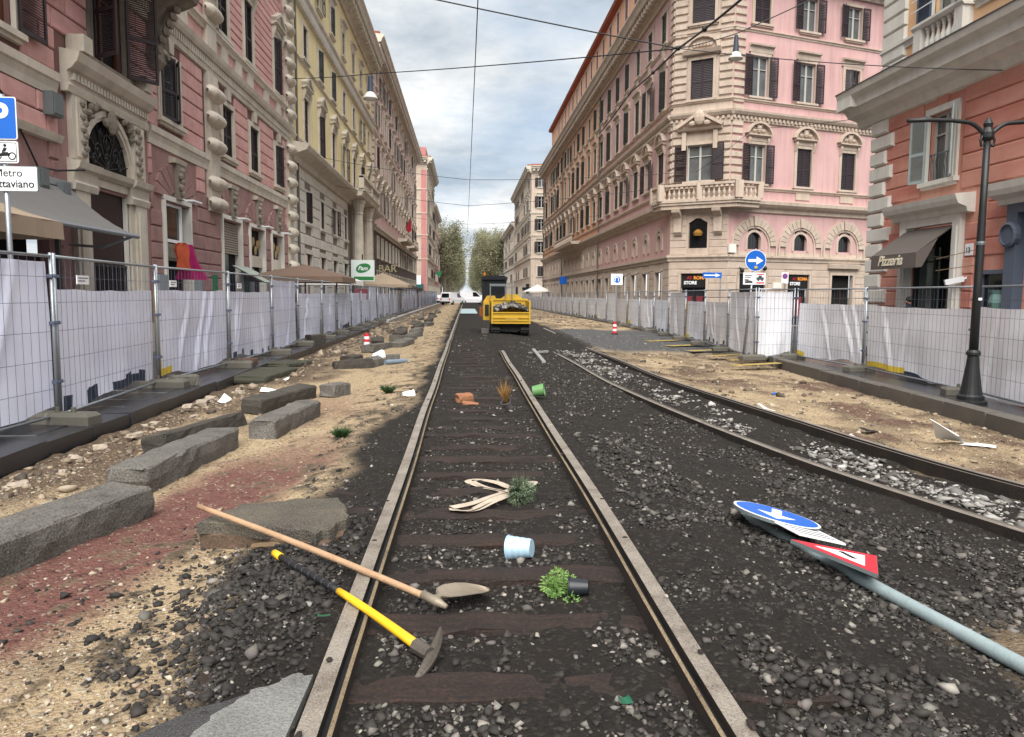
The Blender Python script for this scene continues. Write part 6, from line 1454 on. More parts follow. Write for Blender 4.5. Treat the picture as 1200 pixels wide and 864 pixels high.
def pickaxe():
    A = Vector((-1.08,4.3,.045)); B = Vector((-.185,3.215,-.025)); t = thing('pickaxe', 'pickaxe with yellow and black handle lying across the left rail', 'pickaxe', B); d = A-B; u = d.normalized()
    P = lambda s: d*s+Vector((0,0,.02*math.sin(math.pi*min(1,s*1.15))))
    def seg(name, s0, s1, r0, r1, m, n=6): b = MB(); b.tube([P(s0+(s1-s0)*i/n) for i in range(n+1)], [r0+(r1-r0)*i/n for i in range(n+1)], 10); b.build(name, m, t, smooth=True)
    seg('handle', .03, .5, .023, .018, yelp, 8); seg('grip', .5, .945, .018, .018, blk, 8); seg('end_cap', .945, 1.0, .022, .021, yelp, 2)
    b = MB()
    for k in range(7): b.tube([P(.55+.05*k), P(.557+.05*k)], .0195, 8)
    b.build('grip_ribs', M('grey_rubber', (70,74,80), .6), t)
    b = MB(); E1 = Vector((-.115,3.42,-.02))-B; E2 = Vector((-.215,3.045,-.085))-B; n = 14; C0 = -u*.02
    pts = []; rs = []
    for i in range(n+1):
        k = i/n; p = (E1*(1-k)**2 + (C0*1.0-u*.075)*2*k*(1-k) + E2*k*k); pts.append(p); rs.append(.006+.021*math.sin(math.pi*min(1,max(0,k)))**.8)
    for i in range(n):
        b.tube([pts[i], pts[i+1]], [rs[i], rs[i+1]], 7)
    b.tube([u*.05, -u*.05], [.034,.03], 8); b.build('head', picks, t)
pickaxe()
def wood_bits():
    b = hewn(.33, .05, .025, 5, .004).build('wood_offcut', woodp, None, (-1.13,4.72,gzs(-1.13,4.72)), (0,0,R(8))); tag(b, 'small pale wooden offcut lying before the asphalt chunk', 'wood offcut')
wood_bits()

# ---------------------------------------------------------------- pots, plants and litter
def pot(name, label, x, y, z, r0, r1, h, rot, mat, ribs=0, soil=None, cat='pot'):
    t = thing(name, label, cat, (x,y,z)); t.rotation_euler = rot
    b = MB(); pr = [(r0*.96,.004),(r0,0)]
    for i in range(9): k = i/8; pr.append((r0+(r1-r0)*k+(.0025 if ribs and i % 2 else 0), h*k))
    pr += [(r1*1.07,h),(r1*1.07,h*.94),(r1*1.0,h*.94)]
    b.lathe([(.001,.0)]+pr[1:11]+[(r1*1.07,h),(r1*.97,h),(r1*.9,h*.8),(r0*.9,.02),(.001,.02)], 36, cap=False); b.build('pot_wall', mat, t)
    b = MB(); b.tube([((r1*1.04)*math.cos(a*.2618), (r1*1.04)*math.sin(a*.2618), h) for a in range(25)], .004, 6, cap=False); b.build('rim', mat, t, smooth=True)
    if soil: b = MB(); b.lathe([(.001,h*.86),(r1*.6,h*.88),(r1*.93,h*.83)], 12, cap=False); b.build('soil', soil, t)
    return t
bucketm = M('pale_blue_zinc', (176, 206, 226), .35, .2, 8, metal=.25, dark=(130, 156, 176))
soilm = M('potting_soil', (54, 44, 38), .95, .5, 20, .8, 60)
pot('zinc_bucket', 'empty pale blue ribbed bucket tipped over between the rails', .405, 4.56, -.035, .055, .075, .15, (R(0), R(-96), R(-22)), bucketm, 1, cat='bucket')
pot('green_pot', 'small light green pot tipped against the right rail', 1.0, 11.35, .075, .075, .095, .17, (R(20), R(80), R(10)), M('light_green_plastic', (118, 170, 106), .45, .15, 8))
def tuft(parent, base, axis, n, ln, spread, mat, w_=.006, seed=0, name='leaves'):
    q = random.Random(seed); b = MB(); ax = Vector(axis).normalized(); s = ax.orthogonal().normalized(); u = ax.cross(s)
    for k in range(n):
        a = q.uniform(0, 6.283); r = spread*q.random()**.5; d = (ax+(s*math.cos(a)+u*math.sin(a))*r).normalized(); l_ = ln*q.uniform(.55,1.1); o = Vector(base)+(s*math.cos(a)+u*math.sin(a))*r*.03
        side = d.cross(Vector((q.gauss(0,1),q.gauss(0,1),q.gauss(0,1)))).normalized()*w_
        mid = o+d*l_*.55+Vector((0,0,.01)); tip = o+d*l_+Vector((0,0,-.02*q.random()))
        b.face([o-side*.5, o+side*.5, mid+side, mid-side]); b.face([mid-side, mid+side, tip])
        for j in range(4):                                       # side leaflets
            c = o+d*l_*(.35+.18*j); e = (side.normalized()*q.choice((-1,1))+d*.5).normalized()*.02*q.uniform(.7,1.4); b.face([c, c+e*.6+side*.8, c+e, c+e*.6-side*.8])
    return b.build(name, mat, parent)
def bush(parent, c, r, n, mat, seed):
    q = random.Random(seed); b = MB(); lobes = [(Vector((q.gauss(0,.55),q.gauss(0,.55),q.gauss(0,.55)))*r, r*q.uniform(.35,.6)) for _ in range(9)]
    for k in range(n):
        o, lr = q.choice(lobes); d = Vector((q.gauss(0,1),q.gauss(0,1),q.gauss(0,1))).normalized(); p = Vector(c)+o+d*lr*q.uniform(.55,1.05); s = q.uniform(.006,.013)
        u = (d+Vector((q.gauss(0,.6),q.gauss(0,.6),q.gauss(0,.6)))).normalized(); v = u.orthogonal().normalized()*s*.45
        b.face([p, p+u*s+v, p+u*s*2.1, p+u*s-v])
    for k in range(26):
        d = Vector((q.gauss(0,1),q.gauss(0,1),q.gauss(0,1))).normalized()*r; b.tube([Vector((0,0,.08)), Vector(c)+d*.7], .0016, 3)
    return b.build('leaves', mat, parent)
leafg = M('fresh_green_leaf', (92, 128, 62), .6, .5, 18, dark=(48, 74, 34), hue=(142, 168, 88)); leafs = M('grey_green_leaf', (120, 136, 108), .6, .4, 12, dark=(70, 86, 64))
straw = M('dry_straw', (196, 150, 84), .7, .4, 10); leafd = M('dark_green_leaf', (62, 92, 50), .6, .4, 12)
tp = pot('potted_plant', 'bushy green plant in a black pot lying on its side between the rails', .655, 3.93, -.04, .038, .052, .1, (0, R(-94), R(-14)), M('black_plastic_pot', (44, 48, 56), .4, .2, 6), soil=soilm, cat='potted plant')
bush(tp, (0,.01,.165), .085, 1500, leafg, 3)
tp = pot('potted_plant', 'grey green plant with little dark pot lying on the pale strap', .37, 5.9, -.05, .034, .045, .09, (R(70), R(10), R(25)), MATS['black_plastic_pot'], soil=soilm, cat='potted plant')
tuft(tp, (0,0,.06), (0,0,1), 420, .14, 1.5, leafs, .003, 4); bush(tp, (0,0,.13), .06, 500, leafs, 5)
tp = pot('potted_plant', 'dried straw plant in a toppled grey pot farther up the track', .58, 10.35, -.03, .05, .065, .12, (R(18), R(-30), R(20)), M('grey_plastic_pot', (128, 120, 122), .6, .2, 6), soil=soilm, cat='potted plant')
tuft(tp, (0,0,.1), (.25,0,1), 46, .34, .45, straw, .005, 5)
pot('white_beaker', 'small white metal cup lying on the dirt left of the rails', -.95, 11.6, -.03, .06, .075, .17, (0, R(85), R(20)), whp, cat='cup')
def weed(x, y, label, s=1., seed=0):
    z = gzs(x,y); t = thing('weed_clump', label, 'weed', (x,y,z)); tuft(t, (0,0,-.01), (0,0,1), 150, .14*s, 1.3, leafd, .007, seed)
weed(-1.38, 8.5, 'green weed clump lying on the dirt beside the tracks', 1.1, 8); weed(-1.22, 12.1, 'darker weed clump just behind the white cup', 1.2, 9)
def strap():
    b = MB()
    def rib(pts, w_=.062):
        P = [Vector(p) for p in pts]; n = len(P); S = []
        for i in range(n*6-5):
            k = i/6; j = min(int(k), n-2); f = k-j; p0, p1, p2, p3 = P[max(j-1,0)], P[j], P[j+1], P[min(j+2,n-1)]
            S.append(.5*((2*p1)+(p2-p0)*f+(2*p0-5*p1+4*p2-p3)*f*f+(3*p1-p0-3*p2+p3)*f**3))
        for i in range(len(S)-1):
            d = (S[i+1]-S[i]); s = d.cross(Vector((0,0,1))); s = s.normalized() if s.length > 1e-6 else Vector((1,0,0)); tw = Vector((0,0,.004*math.sin(i*.25)))
            e = (S[min(i+2,len(S)-1)]-S[i+1]); s2 = e.cross(Vector((0,0,1))); s2 = s2.normalized() if s2.length > 1e-6 else s; tw2 = Vector((0,0,.004*math.sin((i+1)*.25)))
            b.face([S[i]-s*w_/2-tw, S[i]+s*w_/2+tw, S[i+1]+s2*w_/2+tw2, S[i+1]-s2*w_/2-tw2])
    z = lambda x, y: gzs(x,y)+.035
    L_ = [(-.12,5.48),(.02,5.52),(.16,5.72),(.3,6.0),(.12,6.22),(.02,6.42),(.1,6.5),(.26,6.3),(.42,6.05),(.56,6.16),(.5,6.24),(.34,6.06),(.18,5.86),(.05,5.66),(-.1,5.52)]
    rib([(x,y,z(x,y)) for x, y in L_]); rib([(x+.05,y-.04,z(x,y)+.006) for x, y in L_[:7]], .035)
    tag(b.build('lifting_strap', M('beige_webbing', (216, 202, 182), .85, .5, 14, dark=(168, 136, 124))), 'crumpled beige webbing strap looped between the rails', 'strap')
strap()
def brick_bits():
    m = M('orange_brick', (176, 122, 88), .85, .35, 8, .5, 50)
    o = hewn(.2, .15, .13, 61, .01, 4).build('brick_fragment', m, None, (-.02,11.3,gzs(-.02,11.3)-.01), (R(8),0,R(20))); tag(o, 'upright orange brick fragment between the rails', 'brick fragment', 'orange brick fragments')
    o = hewn(.2, .1, .05, 62, .008, 4).build('brick_fragment', m, None, (.07,11.05,gzs(.07,11.05)), (0,R(6),R(-10))); tag(o, 'flat orange brick fragment before the upright one', 'brick fragment', 'orange brick fragments')
brick_bits()
def litter(x, y, w_, h_, ang, label, mat=whp, seed=0, z=None, curl=.05, name='paper_sheet', cat='litter'):
    q = random.Random(seed); b = MB(); n = 6; ph = q.uniform(0,6); Z = lambda i, j: .012+curl*(.5+.5*math.sin(i*.55+ph))*(.4+.6*j/n)
    G = [[(-w_/2+w_*i/n+q.gauss(0,.01*w_), -h_/2+h_*j/n, Z(i,j)) for i in range(n+1)] for j in range(n+1)]
    for j in range(n):
        for i in range(n): b.face([G[j][i], G[j][i+1], G[j+1][i+1], G[j+1][i]])
    o = b.build(name, mat, None, (x,y,gzs(x,y) if z is None else z), (0,0,R(ang))); return tag(o, label, cat)
litter(6.12, 9.3, .34, .34, 40, 'bent white paper sheet on the sand near the lamp post', seed=3, curl=.3)
litter(6.38, 9.12, .42, .13, -35, 'white strip of board lying against the bent white sheet', seed=2, curl=.02)
litter(4.85, 12.0, .22, .2, 10, 'small crumpled white bag on the sand by the curved rail', seed=3, curl=.1)
litter(-3.3, 13.2, .36, .3, 10, 'flattened white paper on the dirt behind the leaning slab', seed=4, curl=.06); litter(-3.75, 12.0, .2, .2, 50, 'crumpled white wad on the dirt near the left kerb', seed=5, curl=.14)
litter(-3.45, 14.8, .16, .14, 0, 'small white scrap on the dirt beyond the flattened paper', seed=6, curl=.06); litter(-3.9, 14.9, .18, .2, 30, 'red and white crushed packet beside the mossy slab', M('red_white_packet', (206, 120, 116), .5, .6, 18), 7, curl=.12)
litter(5.6, 10.2, .3, .16, 20, 'black rubber scrap on the sand near the white papers', blk, 8, curl=.06)
litter(5.0, 9.6, .2, .2, 20, 'crumpled white plastic film before the black rubber scrap', seed=9, curl=.12)
litter(5.9, 14.3, .1, .1, 20, 'tiny blue scrap on the sand under the right kerb', blue, 10, curl=.05)
litter(-.66, 3.5, .06, .02, 10, 'green twist of tape lying on the left rail', M('dull_green_tape', (40, 96, 62)), 11, z=.002, curl=.01); litter(.62, 2.82, .05, .05, 10, 'green bottle shard near the right rail', M('green_glass', (30, 110, 80), .2, .2, 5), 12, curl=.02)
q = random.Random(9)
for k in range(14):
    x, y = q.uniform(-4.0,-2.6), 6.2+k*.55; o = hewn(q.uniform(.08,.22), q.uniform(.06,.14), q.uniform(.04,.09), 90+k, .012, 3).build('plaster_lump', M('pale_plaster', (198, 182, 164), .9, .4, 8, .5), None, (-4.0+.9*q.random()**2, y, gzs(-3.6,y)-.01), (q.uniform(-.3,.3), 0, q.uniform(0,3))); tag(o, f'pale plaster lump in dug soil by the left kerb, {ORD[k]} from the near end', 'plaster lump', 'pale plaster lumps along the left kerb')
def pipes():
    b = MB(); b.tube([(-1.85,17.72,-.06),(-1.4,18.15,-.06)], .055, 12); b.tube([(-1.85,17.72,-.06),(-1.84,17.73,-.06)], [.055,.04], 12); tag(b.build('pipe_length', M('grey_blue_pipe', (140, 158, 176), .5, .2, 5), smooth=False), 'grey blue pipe length among the loose stones', 'pipe')
    b = MB(); b.tube([(-2.15,18.35,.02),(-1.98,18.2,.1),(-1.92,18.1,.0)], [.09,.1,.05], 10); tag(b.build('pipe_elbow', whp), 'white pipe elbow lying behind the grey blue pipe', 'pipe')
    t = thing('timber_cross', 'two pale timber battens crossed on the ballast near the curved rail', 'timber', (1.95,20,-.12))
    b = MB(); b.bar((-.35,.9,.02),(.35,1.5,.05), .09, .05); b.build('batten', M('pale_batten', (170, 168, 166), .7, .3, 6), t); b = MB(); b.bar((-.06,1.5,.1),(-.1,-1.9,.04), .09, .05); b.build('batten', MATS['pale_batten'], t)
    b = MB(); b.box(-.5,.95,63,82,-.06,-.02); tag(b.build('steel_plate', M('pale_blue_plate', (196, 222, 226), .4, .1, 2)), 'pale blue sheet lying on the track far behind the dumper', 'steel plate')
pipes()
def bollard(x, y, label, h=.42):
    z = gzs(x,y); t = thing('marker_bollard', label, 'bollard', (x,y,z), 0, 'red and white marker bollards'); b = MB(); b.lathe([(.16,0),(.16,.04),(.1,.05)], 12); b.build('foot', blk, t)
    for k in range(5): b = MB(); b.lathe([(.095-.004*k,.05+k*h/5),(.095-.004*(k+1),.05+(k+1)*h/5)], 12); b.build('stripe', redp if k % 2 == 0 else whp, t)
bollard(-2.98, 23.3, 'red and white bollard on the dirt strip near the left fence'); bollard(6.6, 33.8, 'red and white bollard on the grey asphalt by the right fence', .5)

# ---------------------------------------------------------------- fallen road sign
def fallen_sign():
    t = thing('fallen_road_sign', 'fallen road sign with blue disc and red triangle on a grey pole across the ballast', 'road sign', (2.42, 3.75, -.17)); o = Vector((2.42,3.75,-.17))
    a = Vector((-.19,.98,.01)).normalized()
    b = MB(); P0 = Vector((2.32,4.35,-.15))-o; b.tube([P0+a*1.2, P0, P0-a*1.2, P0-a*2.6], .038, 14); b.build('pole', pole, t, smooth=True)
    def frame(c, th):
        w_ = a.cross(Vector((0,0,1))).normalized(); n = w_.cross(a); w2 = w_*math.cos(R(th))-n*math.sin(R(th)); n2 = w2.cross(a)
        return lambda x, y, h=0: Vector(c)-o+w2*x+a*y+n2*h
    def plate(name, F_, pts, h0, h1, m): 
        b = MB(); n = len(pts); lo = [F_(x,y,h0) for x, y in pts]; hi = [F_(x,y,h1) for x, y in pts]
        b.face(hi); b.face(lo[::-1])
        for i in range(n): b.face([lo[i], lo[(i+1) % n], hi[(i+1) % n], hi[i]])
        return b.build(name, m, t)
    circ = lambda r, n=40: [(r*math.cos(6.2832*i/n), r*math.sin(6.2832*i/n)) for i in range(n)]
    D = frame((2.2,5.2,-.03), 13)
    plate('disc_back', D, circ(.305), -.022, 0, zinc); plate('disc_border', D, circ(.3), 0, .003, whp); plate('disc_face', D, circ(.283), .003, .005, blue)
    rot = lambda P, an: [(x*math.cos(an)-y*math.sin(an), x*math.sin(an)+y*math.cos(an)) for x, y in P]
    plate('arrow', D, rot([(-.035,.2),(-.035,-.04),(-.13,-.04),(0,-.21),(.13,-.04),(.035,-.04),(.035,.2)], R(-35)), .005, .007, whp)
    Q = frame((2.29,4.83,-.045), 15); plate('panel', Q, [(-.2,-.14),(.16,-.14),(.16,.14),(-.2,.14)], -.012, 0, whp)
    for k in range(4): plate('panel_line', Q, [(-.16,-.1+.06*k),(.12,-.1+.06*k),(.12,-.085+.06*k),(-.16,-.085+.06*k)], 0, .002, blkt)
    Tt = frame((2.3,4.37,-.045), 12); rt = lambda s: [(.325*s*math.cos(R(d)), .325*s*math.sin(R(d))) for d in (20,140,260)]
    plate('triangle_back', Tt, rt(1.02), -.022, 0, zinc); plate('triangle_border', Tt, rt(1), 0, .003, redp); plate('triangle_face', Tt, rt(.58), .003, .005, whp)
    plate('triangle_mark', Tt, [(-.02,-.06),(.02,-.06),(.02,.07),(-.02,.07)], .005, .007, blkt)
    b = MB()
    for y in (.05, .3): b.tube([P0+a*(.45+y)+Vector((.03*math.cos(k),0,.05*math.sin(k))) for k in (0,1,2,3,4,5,6.2)], .012, 5)
    b.build('bracket', zinc, t)
fallen_sign()

# ---------------------------------------------------------------- tracked dumper
def dumper():
    t = thing('tracked_dumper', 'yellow tracked dumper with black cab and a skip full of rubble on the tracks', 'dumper', (1.85, 32, -.16)); 
    X0, X1 = -.82, .75
    for x in (X0+.02, X1-.36):
        b = MB(); n = 26; pts = []
        for i in range(n):
            a = 6.2832*i/n; pts.append((math.copysign(abs(math.cos(a))**.6, math.cos(a))*1.35, .26+math.copysign(abs(math.sin(a))**.8, math.sin(a))*.25))
        b.add([(x, y+.5, z) for y, z in pts]+[(x+.34, y+.5, z) for y, z in pts], [(i, (i+1) % n, n+(i+1) % n, n+i) for i in range(n)]+[tuple(range(n)), tuple(range(2*n-1,n-1,-1))]); b.build('crawler_belt', blk, t)
        for i in range(n):
            y, z = pts[i]; b = MB(); b.box(x-.005, x+.345, y+.5-.03, y+.5+.03, z-.03 if z < .26 else z-.005, z+.005 if z < .26 else z+.03); b.build('tread_bar', blk, t)
        for k in range(4): b = MB(); b.tube([(x-.02,-.35+.55*k,.2),(x+.36,-.35+.55*k,.2)], .12, 10); b.build('roller', blk, t)
    b = MB(); b.box(-.45,.4,-.7,1.7,.18,.5); b.build('chassis', blk, t)
    fr, bk = -1.0, .9
    b = MB(); b.box(X0,X1,fr,fr+.04,.5,.96)
    for z in (.5,.6,.72,.92): b.box(X0-.012,X1+.012,fr-.05,fr-.001,z,z+.045)
    for x in (X0,X1-.06): b.box(x,x+.06,fr-.06,fr-.052,.5,1.44)
    b.build('skip_gate', yeld, t)
    b = MB(); b.box(X0+.05,X1-.05,fr+.04,bk,.5,.56); b.build('skip_floor', yeld, t)
    for x in (X0,X1-.05):
        b = MB(); b.v = []; b.add([(x,fr+.04,.5),(x,bk,.5),(x,bk,1.45),(x,fr+.04,1.4),(x+.05,fr+.04,.5),(x+.05,bk,.5),(x+.05,bk,1.45),(x+.05,fr+.04,1.4)], [(0,1,2,3),(7,6,5,4),(0,4,5,1),(1,5,6,2),(2,6,7,3),(3,7,4,0)]); b.build('skip_side', yeld, t)
    b = MB(); b.box(X0,X1,bk-.05,bk,.56,1.5); b.box(X0-.02,X1+.02,bk-.09,bk-.051,1.42,1.5); b.build('skip_headboard', yeld, t)
    b = MB(); b.plate([(-.35,1.5),(.55,1.5),(.35,1.68),(-.1,1.7)], bk-.04, bk+.3); b.build('engine_hood', yeld, t)
    b = MB(); b.box(-1.12,-.86,.2,1.9,.6,1.35); b.plate([(-1.12,1.35),(-.5,1.35),(-.62,1.62),(-.95,1.62)], .9, 1.9); b.build('body_side', yeld, t)
    b = MB(); b.box(-1.06,-.9,.15,.2,.8,1.25); b.build('side_vent', blk, t)
    b = MB(); b.box(-1.14,-.12,1.0,2.3,1.3,1.62); b.box(-1.14,-1.06,1.0,1.08,1.62,2.3); b.box(-.2,-.12,1.0,1.08,1.62,2.3); b.box(-1.14,-1.06,2.2,2.3,1.62,2.3); b.box(-.2,-.12,2.2,2.3,1.62,2.3); b.build('cab_frame', cabd, t)
    b = MB(); b.box(-1.18,-.08,.9,2.4,2.3,2.42); b.box(-1.1,-.16,1.0,2.3,2.42,2.47); b.build('cab_roof', cabd, t)
    b = MB(); b.box(-1.06,-.2,1.03,1.06,1.62,2.3); b.box(-1.12,-1.09,1.08,2.2,1.62,2.3); b.box(-.17,-.14,1.08,2.2,1.62,2.3); b.build('cab_window', M('dusty_cab_glass', (26,32,38), .45, .4, 3, spec=.3), t); b = MB(); b.box(-.95,-.5,1.022,1.028,1.62,2.2); b.box(-.6,-.42,1.0,1.02,1.75,2.0); b.build('cab_door', cabd, t)
    b = MB(); b.box(-.85,-.15,.62,.7,2.02,2.12); b.bar((-.82,.66,1.5),(-.82,.66,2.05),.05,.05); b.bar((-.18,.66,1.5),(-.18,.66,2.05),.05,.05); b.bar((.1,.7,1.5),(.1,.7,2.3),.05,.05); b.build('guard_bar', zinc, t)
    b = MB(); b.tube([(.35,1.4,1.5),(.35,1.4,2.0)], .05, 8); b.build('exhaust', blk, t)
    b = MB(); b.lathe([(.05,0),(.05,.1),(.03,.13)], 8, (-1.05,1.2,2.47)); b.build('beacon', M('amber_lens', (230,140,30), .3), t)
    b = MB(); b.box(-1.28,-1.16,.5,.56,.75,1.15); b.build('mirror', M('orange_plastic', (170, 96, 50)), t)
    b = MB(); b.box(-1.2,-.9,-.1,.4,0,.25); b.build('counterweight', M('grey_cast', (120,116,112), .6), t)
    b = MB(); b.box(-.25,.25,fr-.056,fr-.051,.66,.71); b.build('plate_strip', M('worn_label', (224, 190, 96)), t)
    P = []; r = np.random.default_rng(3); n = 420; x = r.uniform(X0+.08,X1-.08,n); y = r.uniform(fr+.08,bk-.12,n); z = .98+.22*np.exp(-((x+.02)/.62)**2)+.12*(y-fr)/2
    rocks('rubble_load', np.stack([x+1.85,y+32,z-.16-.05*r.random(n)],1), r.uniform(.05,.11,n), np.clip(r.beta(2,3,n)+.1,0,1), bstone, 22, squash=.8)
dumper()
# ---------------------------------------------------------------- lamp post, road signs, cables
def lamp_post():
    t = thing('street_lamp', 'tall black two-armed lamp post with flared base beside the right fence', 'street lamp', (8.42, 12.25, -.25))
    b = MB(); b.lathe([(.25,0),(.25,.05),(.205,.07),(.205,.13),(.175,.16),(.148,.3),(.104,.62),(.088,.78),(.088,.8),(.11,.82),(.11,.86),(.08,.9)], 20); b.build('base', blkp, t, smooth=False)
    b = MB(); b.lathe([(.072,.86),(.063,2.0),(.065,2.6),(.056,3.2),(.052,4.4)], 14); b.build('post', blkp, t, smooth=True)
    b = MB(); b.lathe([(.07,2.62),(.075,2.65),(.07,2.68)], 12); b.build('collar', zinc, t)
    b = MB(); b.lathe([(.07,4.3),(.1,4.34),(.1,4.42),(.06,4.5),(.075,4.56),(.03,4.64),(.005,4.68)], 12); b.build('finial', blkp, t)
    for sgn in (-1, 1):
        b = MB(); pts = [(0,0,4.2)]
        for k in range(9): s = k/8; pts.append((sgn*(.04+.32*s), 0, 4.36+.2*math.sin(s*1.5)+.02))
        pts += [(sgn*.6,0,4.6),(sgn*1.0,0,4.6),(sgn*1.35,0,4.58)]; b.tube(pts, [.035]*len(pts), 8); b.tube([(sgn*.04,-.01,4.45),(sgn*.12,-.01,4.3),(sgn*.1,-.01,4.2),(sgn*.04,-.01,4.25)], .02, 6); b.build('arm', blkp, t, smooth=True)
        if sgn > 0: 
            b = MB(); b.lathe([(.05,0),(.09,-.06),(.2,-.2),(.22,-.26),(.0,-.24)], 12, (1.4,0,4.58)); b.build('lantern', blkp, t)
    b = MB(); b.box(-.03,.03,-.088,-.08,1.72,1.76); b.build('sticker', whp, t)
lamp_post()
circ = lambda r, n=40, cx=0, cz=0: [(cx+r*math.cos(6.2832*i/n), cz+r*math.sin(6.2832*i/n)) for i in range(n)]
def arrow_sign():
    t = thing('arrow_sign', 'round blue sign with white right arrow above a parking panel on a leaning post', 'road sign', (8.12, 22.0, -.28))
    b = MB(); b.tube([(0,.03,0),(.27,.03,3.16)], .032, 10); b.build('post', steel, t, smooth=True)
    cx, cz = .26, 2.82
    for nm, r, y0, y1, m in (('disc_back',.31,-.01,.0,zinc),('disc_border',.31,-.014,-.01,whp),('disc_face',.293,-.018,-.014,blue)):
        b = MB(); b.plate(circ(r,40,cx,cz), y0, y1); b.build(nm, m, t)
    b = MB(); b.plate([(cx+x, cz+z) for x, z in ((-.22,-.04),(.02,-.04),(.02,-.12),(.22,0),(.02,.12),(.02,.04),(-.22,.04))], -.022, -.018); b.build('arrow', whp, t)
    b = MB(); b.ell((cx+.01,-.03,cz-.2), (.06,.02,.05), 8, 5); b.build('sticker', M('sticker_yellow', (210,200,130)), t)
    cx, cz = .24, 2.3
    b = MB(); b.box(cx-.33,cx+.33,-.01,0,cz-.17,cz+.17); b.build('panel', whp, t)
    b = MB()
    for (x0,x1,z0,z1) in ((-.29,-.06,.08,.1),(-.29,-.1,.03,.05),(-.29,-.17,-.06,-.02)): b.box(cx+x0,cx+x1,-.014,-.01,cz+z0,cz+z1)
    b.build('panel_text', blkt, t)
    b = MB(); b.box(cx+.06,cx+.28,-.014,-.01,cz-.03,cz+.04); b.box(cx+.12,cx+.22,-.014,-.01,cz+.04,cz+.09); b.plate(circ(.03,10,cx+.12,cz-.04), -.016, -.014); b.plate(circ(.03,10,cx+.23,cz-.04), -.016, -.014); b.plate([(cx-.28,cz-.13),(cx-.05,cz-.13),(cx-.05,cz-.08),(cx-.12,cz-.05),(cx-.28,cz-.08)], -.014, -.01); b.build('vehicle_symbol', M('grey_print2', (84, 92, 96)), t)
    b = MB(); b.box(cx+.08,cx+.28,-.014,-.01,cz+.11,cz+.14); b.box(cx+.06,cx+.3,-.014,-.01,cz-.14,cz-.1); b.build('panel_bar', redp, t)
arrow_sign()
def small_sign(name, label, x, y, z0, zc, w_, h_, m, extra=None, postr=.03, group=None):
    t = thing(name, label, 'road sign', (x,y,z0), 0, group); b = MB(); b.tube([(0,.03,0),(0,.03,zc-z0+h_/2)], postr, 8); b.build('post', steel, t)
    b = MB(); b.box(-w_/2,w_/2,-.01,.0,zc-z0-h_/2,zc-z0+h_/2); b.build('face', m, t)
    if extra: extra(t, zc-z0)
    return t
def ex1(t, z):
    b = MB(); b.plate(circ(.2,20,.02,z-.02), -.014, -.01); b.build('symbol', blue, t); b = MB(); b.tube([(-.1,-.02,z-.12),(-.1,-.02,z+.05),(0,-.02,z+.12),(.1,-.02,z+.05),(.1,-.02,z-.12)], .03, 6); b.build('curl_arrow', whp, t)
small_sign('turn_sign', 'white square road sign with blue curl symbol standing behind the right fence', 9.05, 46, -.3, 2.47, .7, .65, whp, ex1)
def ex2(t, z):
    b = MB(); b.plate(circ(.14,20,0,z+.08), -.014, -.01); b.build('ring', redp, t); b = MB(); b.plate(circ(.105,20,0,z+.08), -.018, -.014); b.build('disc', blue, t); b = MB(); b.bar((-.08,-.02,z+.16),(.08,-.02,z), .03, .005, up=(0,1,0)); b.build('slash', redp, t)
small_sign('no_parking_sign', 'small no-parking plate on its own post beside the second black shop window', 16.1, 38.2, -.3, 2.45, .36, .56, whp, ex2)
small_sign('blue_square_sign', 'blue square road sign far along the right fence', 12.0, 95, -.3, 3.3, .9, .9, blue)
t = small_sign('dark_cross_sign', 'dark cross-shaped sign seen from behind near the white tent', 9.6, 120, -.3, 2.4, 1.7, .5, cabd); b = MB(); b.box(-.25,.25,-.02,.01,1.9,3.5); b.build('cross_bar', cabd, t)
def oneway():
    t = thing('one_way_plate', 'blue one-way plate with white arrow on a post in front of the chamfered corner', 'road sign', (12.9, 41.2, -.3)); b = MB(); b.tube([(.9,.03,0),(.9,.03,3.05)], .03, 8); b.build('post', steel, t)
    b = MB(); b.box(-.1,.95,-.01,.0,2.78,3.08); b.build('plate', blue, t); b = MB(); b.plate([(-.03,2.9),(.6,2.9),(.6,2.83),(.88,2.93),(.6,3.03),(.6,2.96),(-.03,2.96)], -.014, -.01); b.build('arrow', whp, t)
oneway()
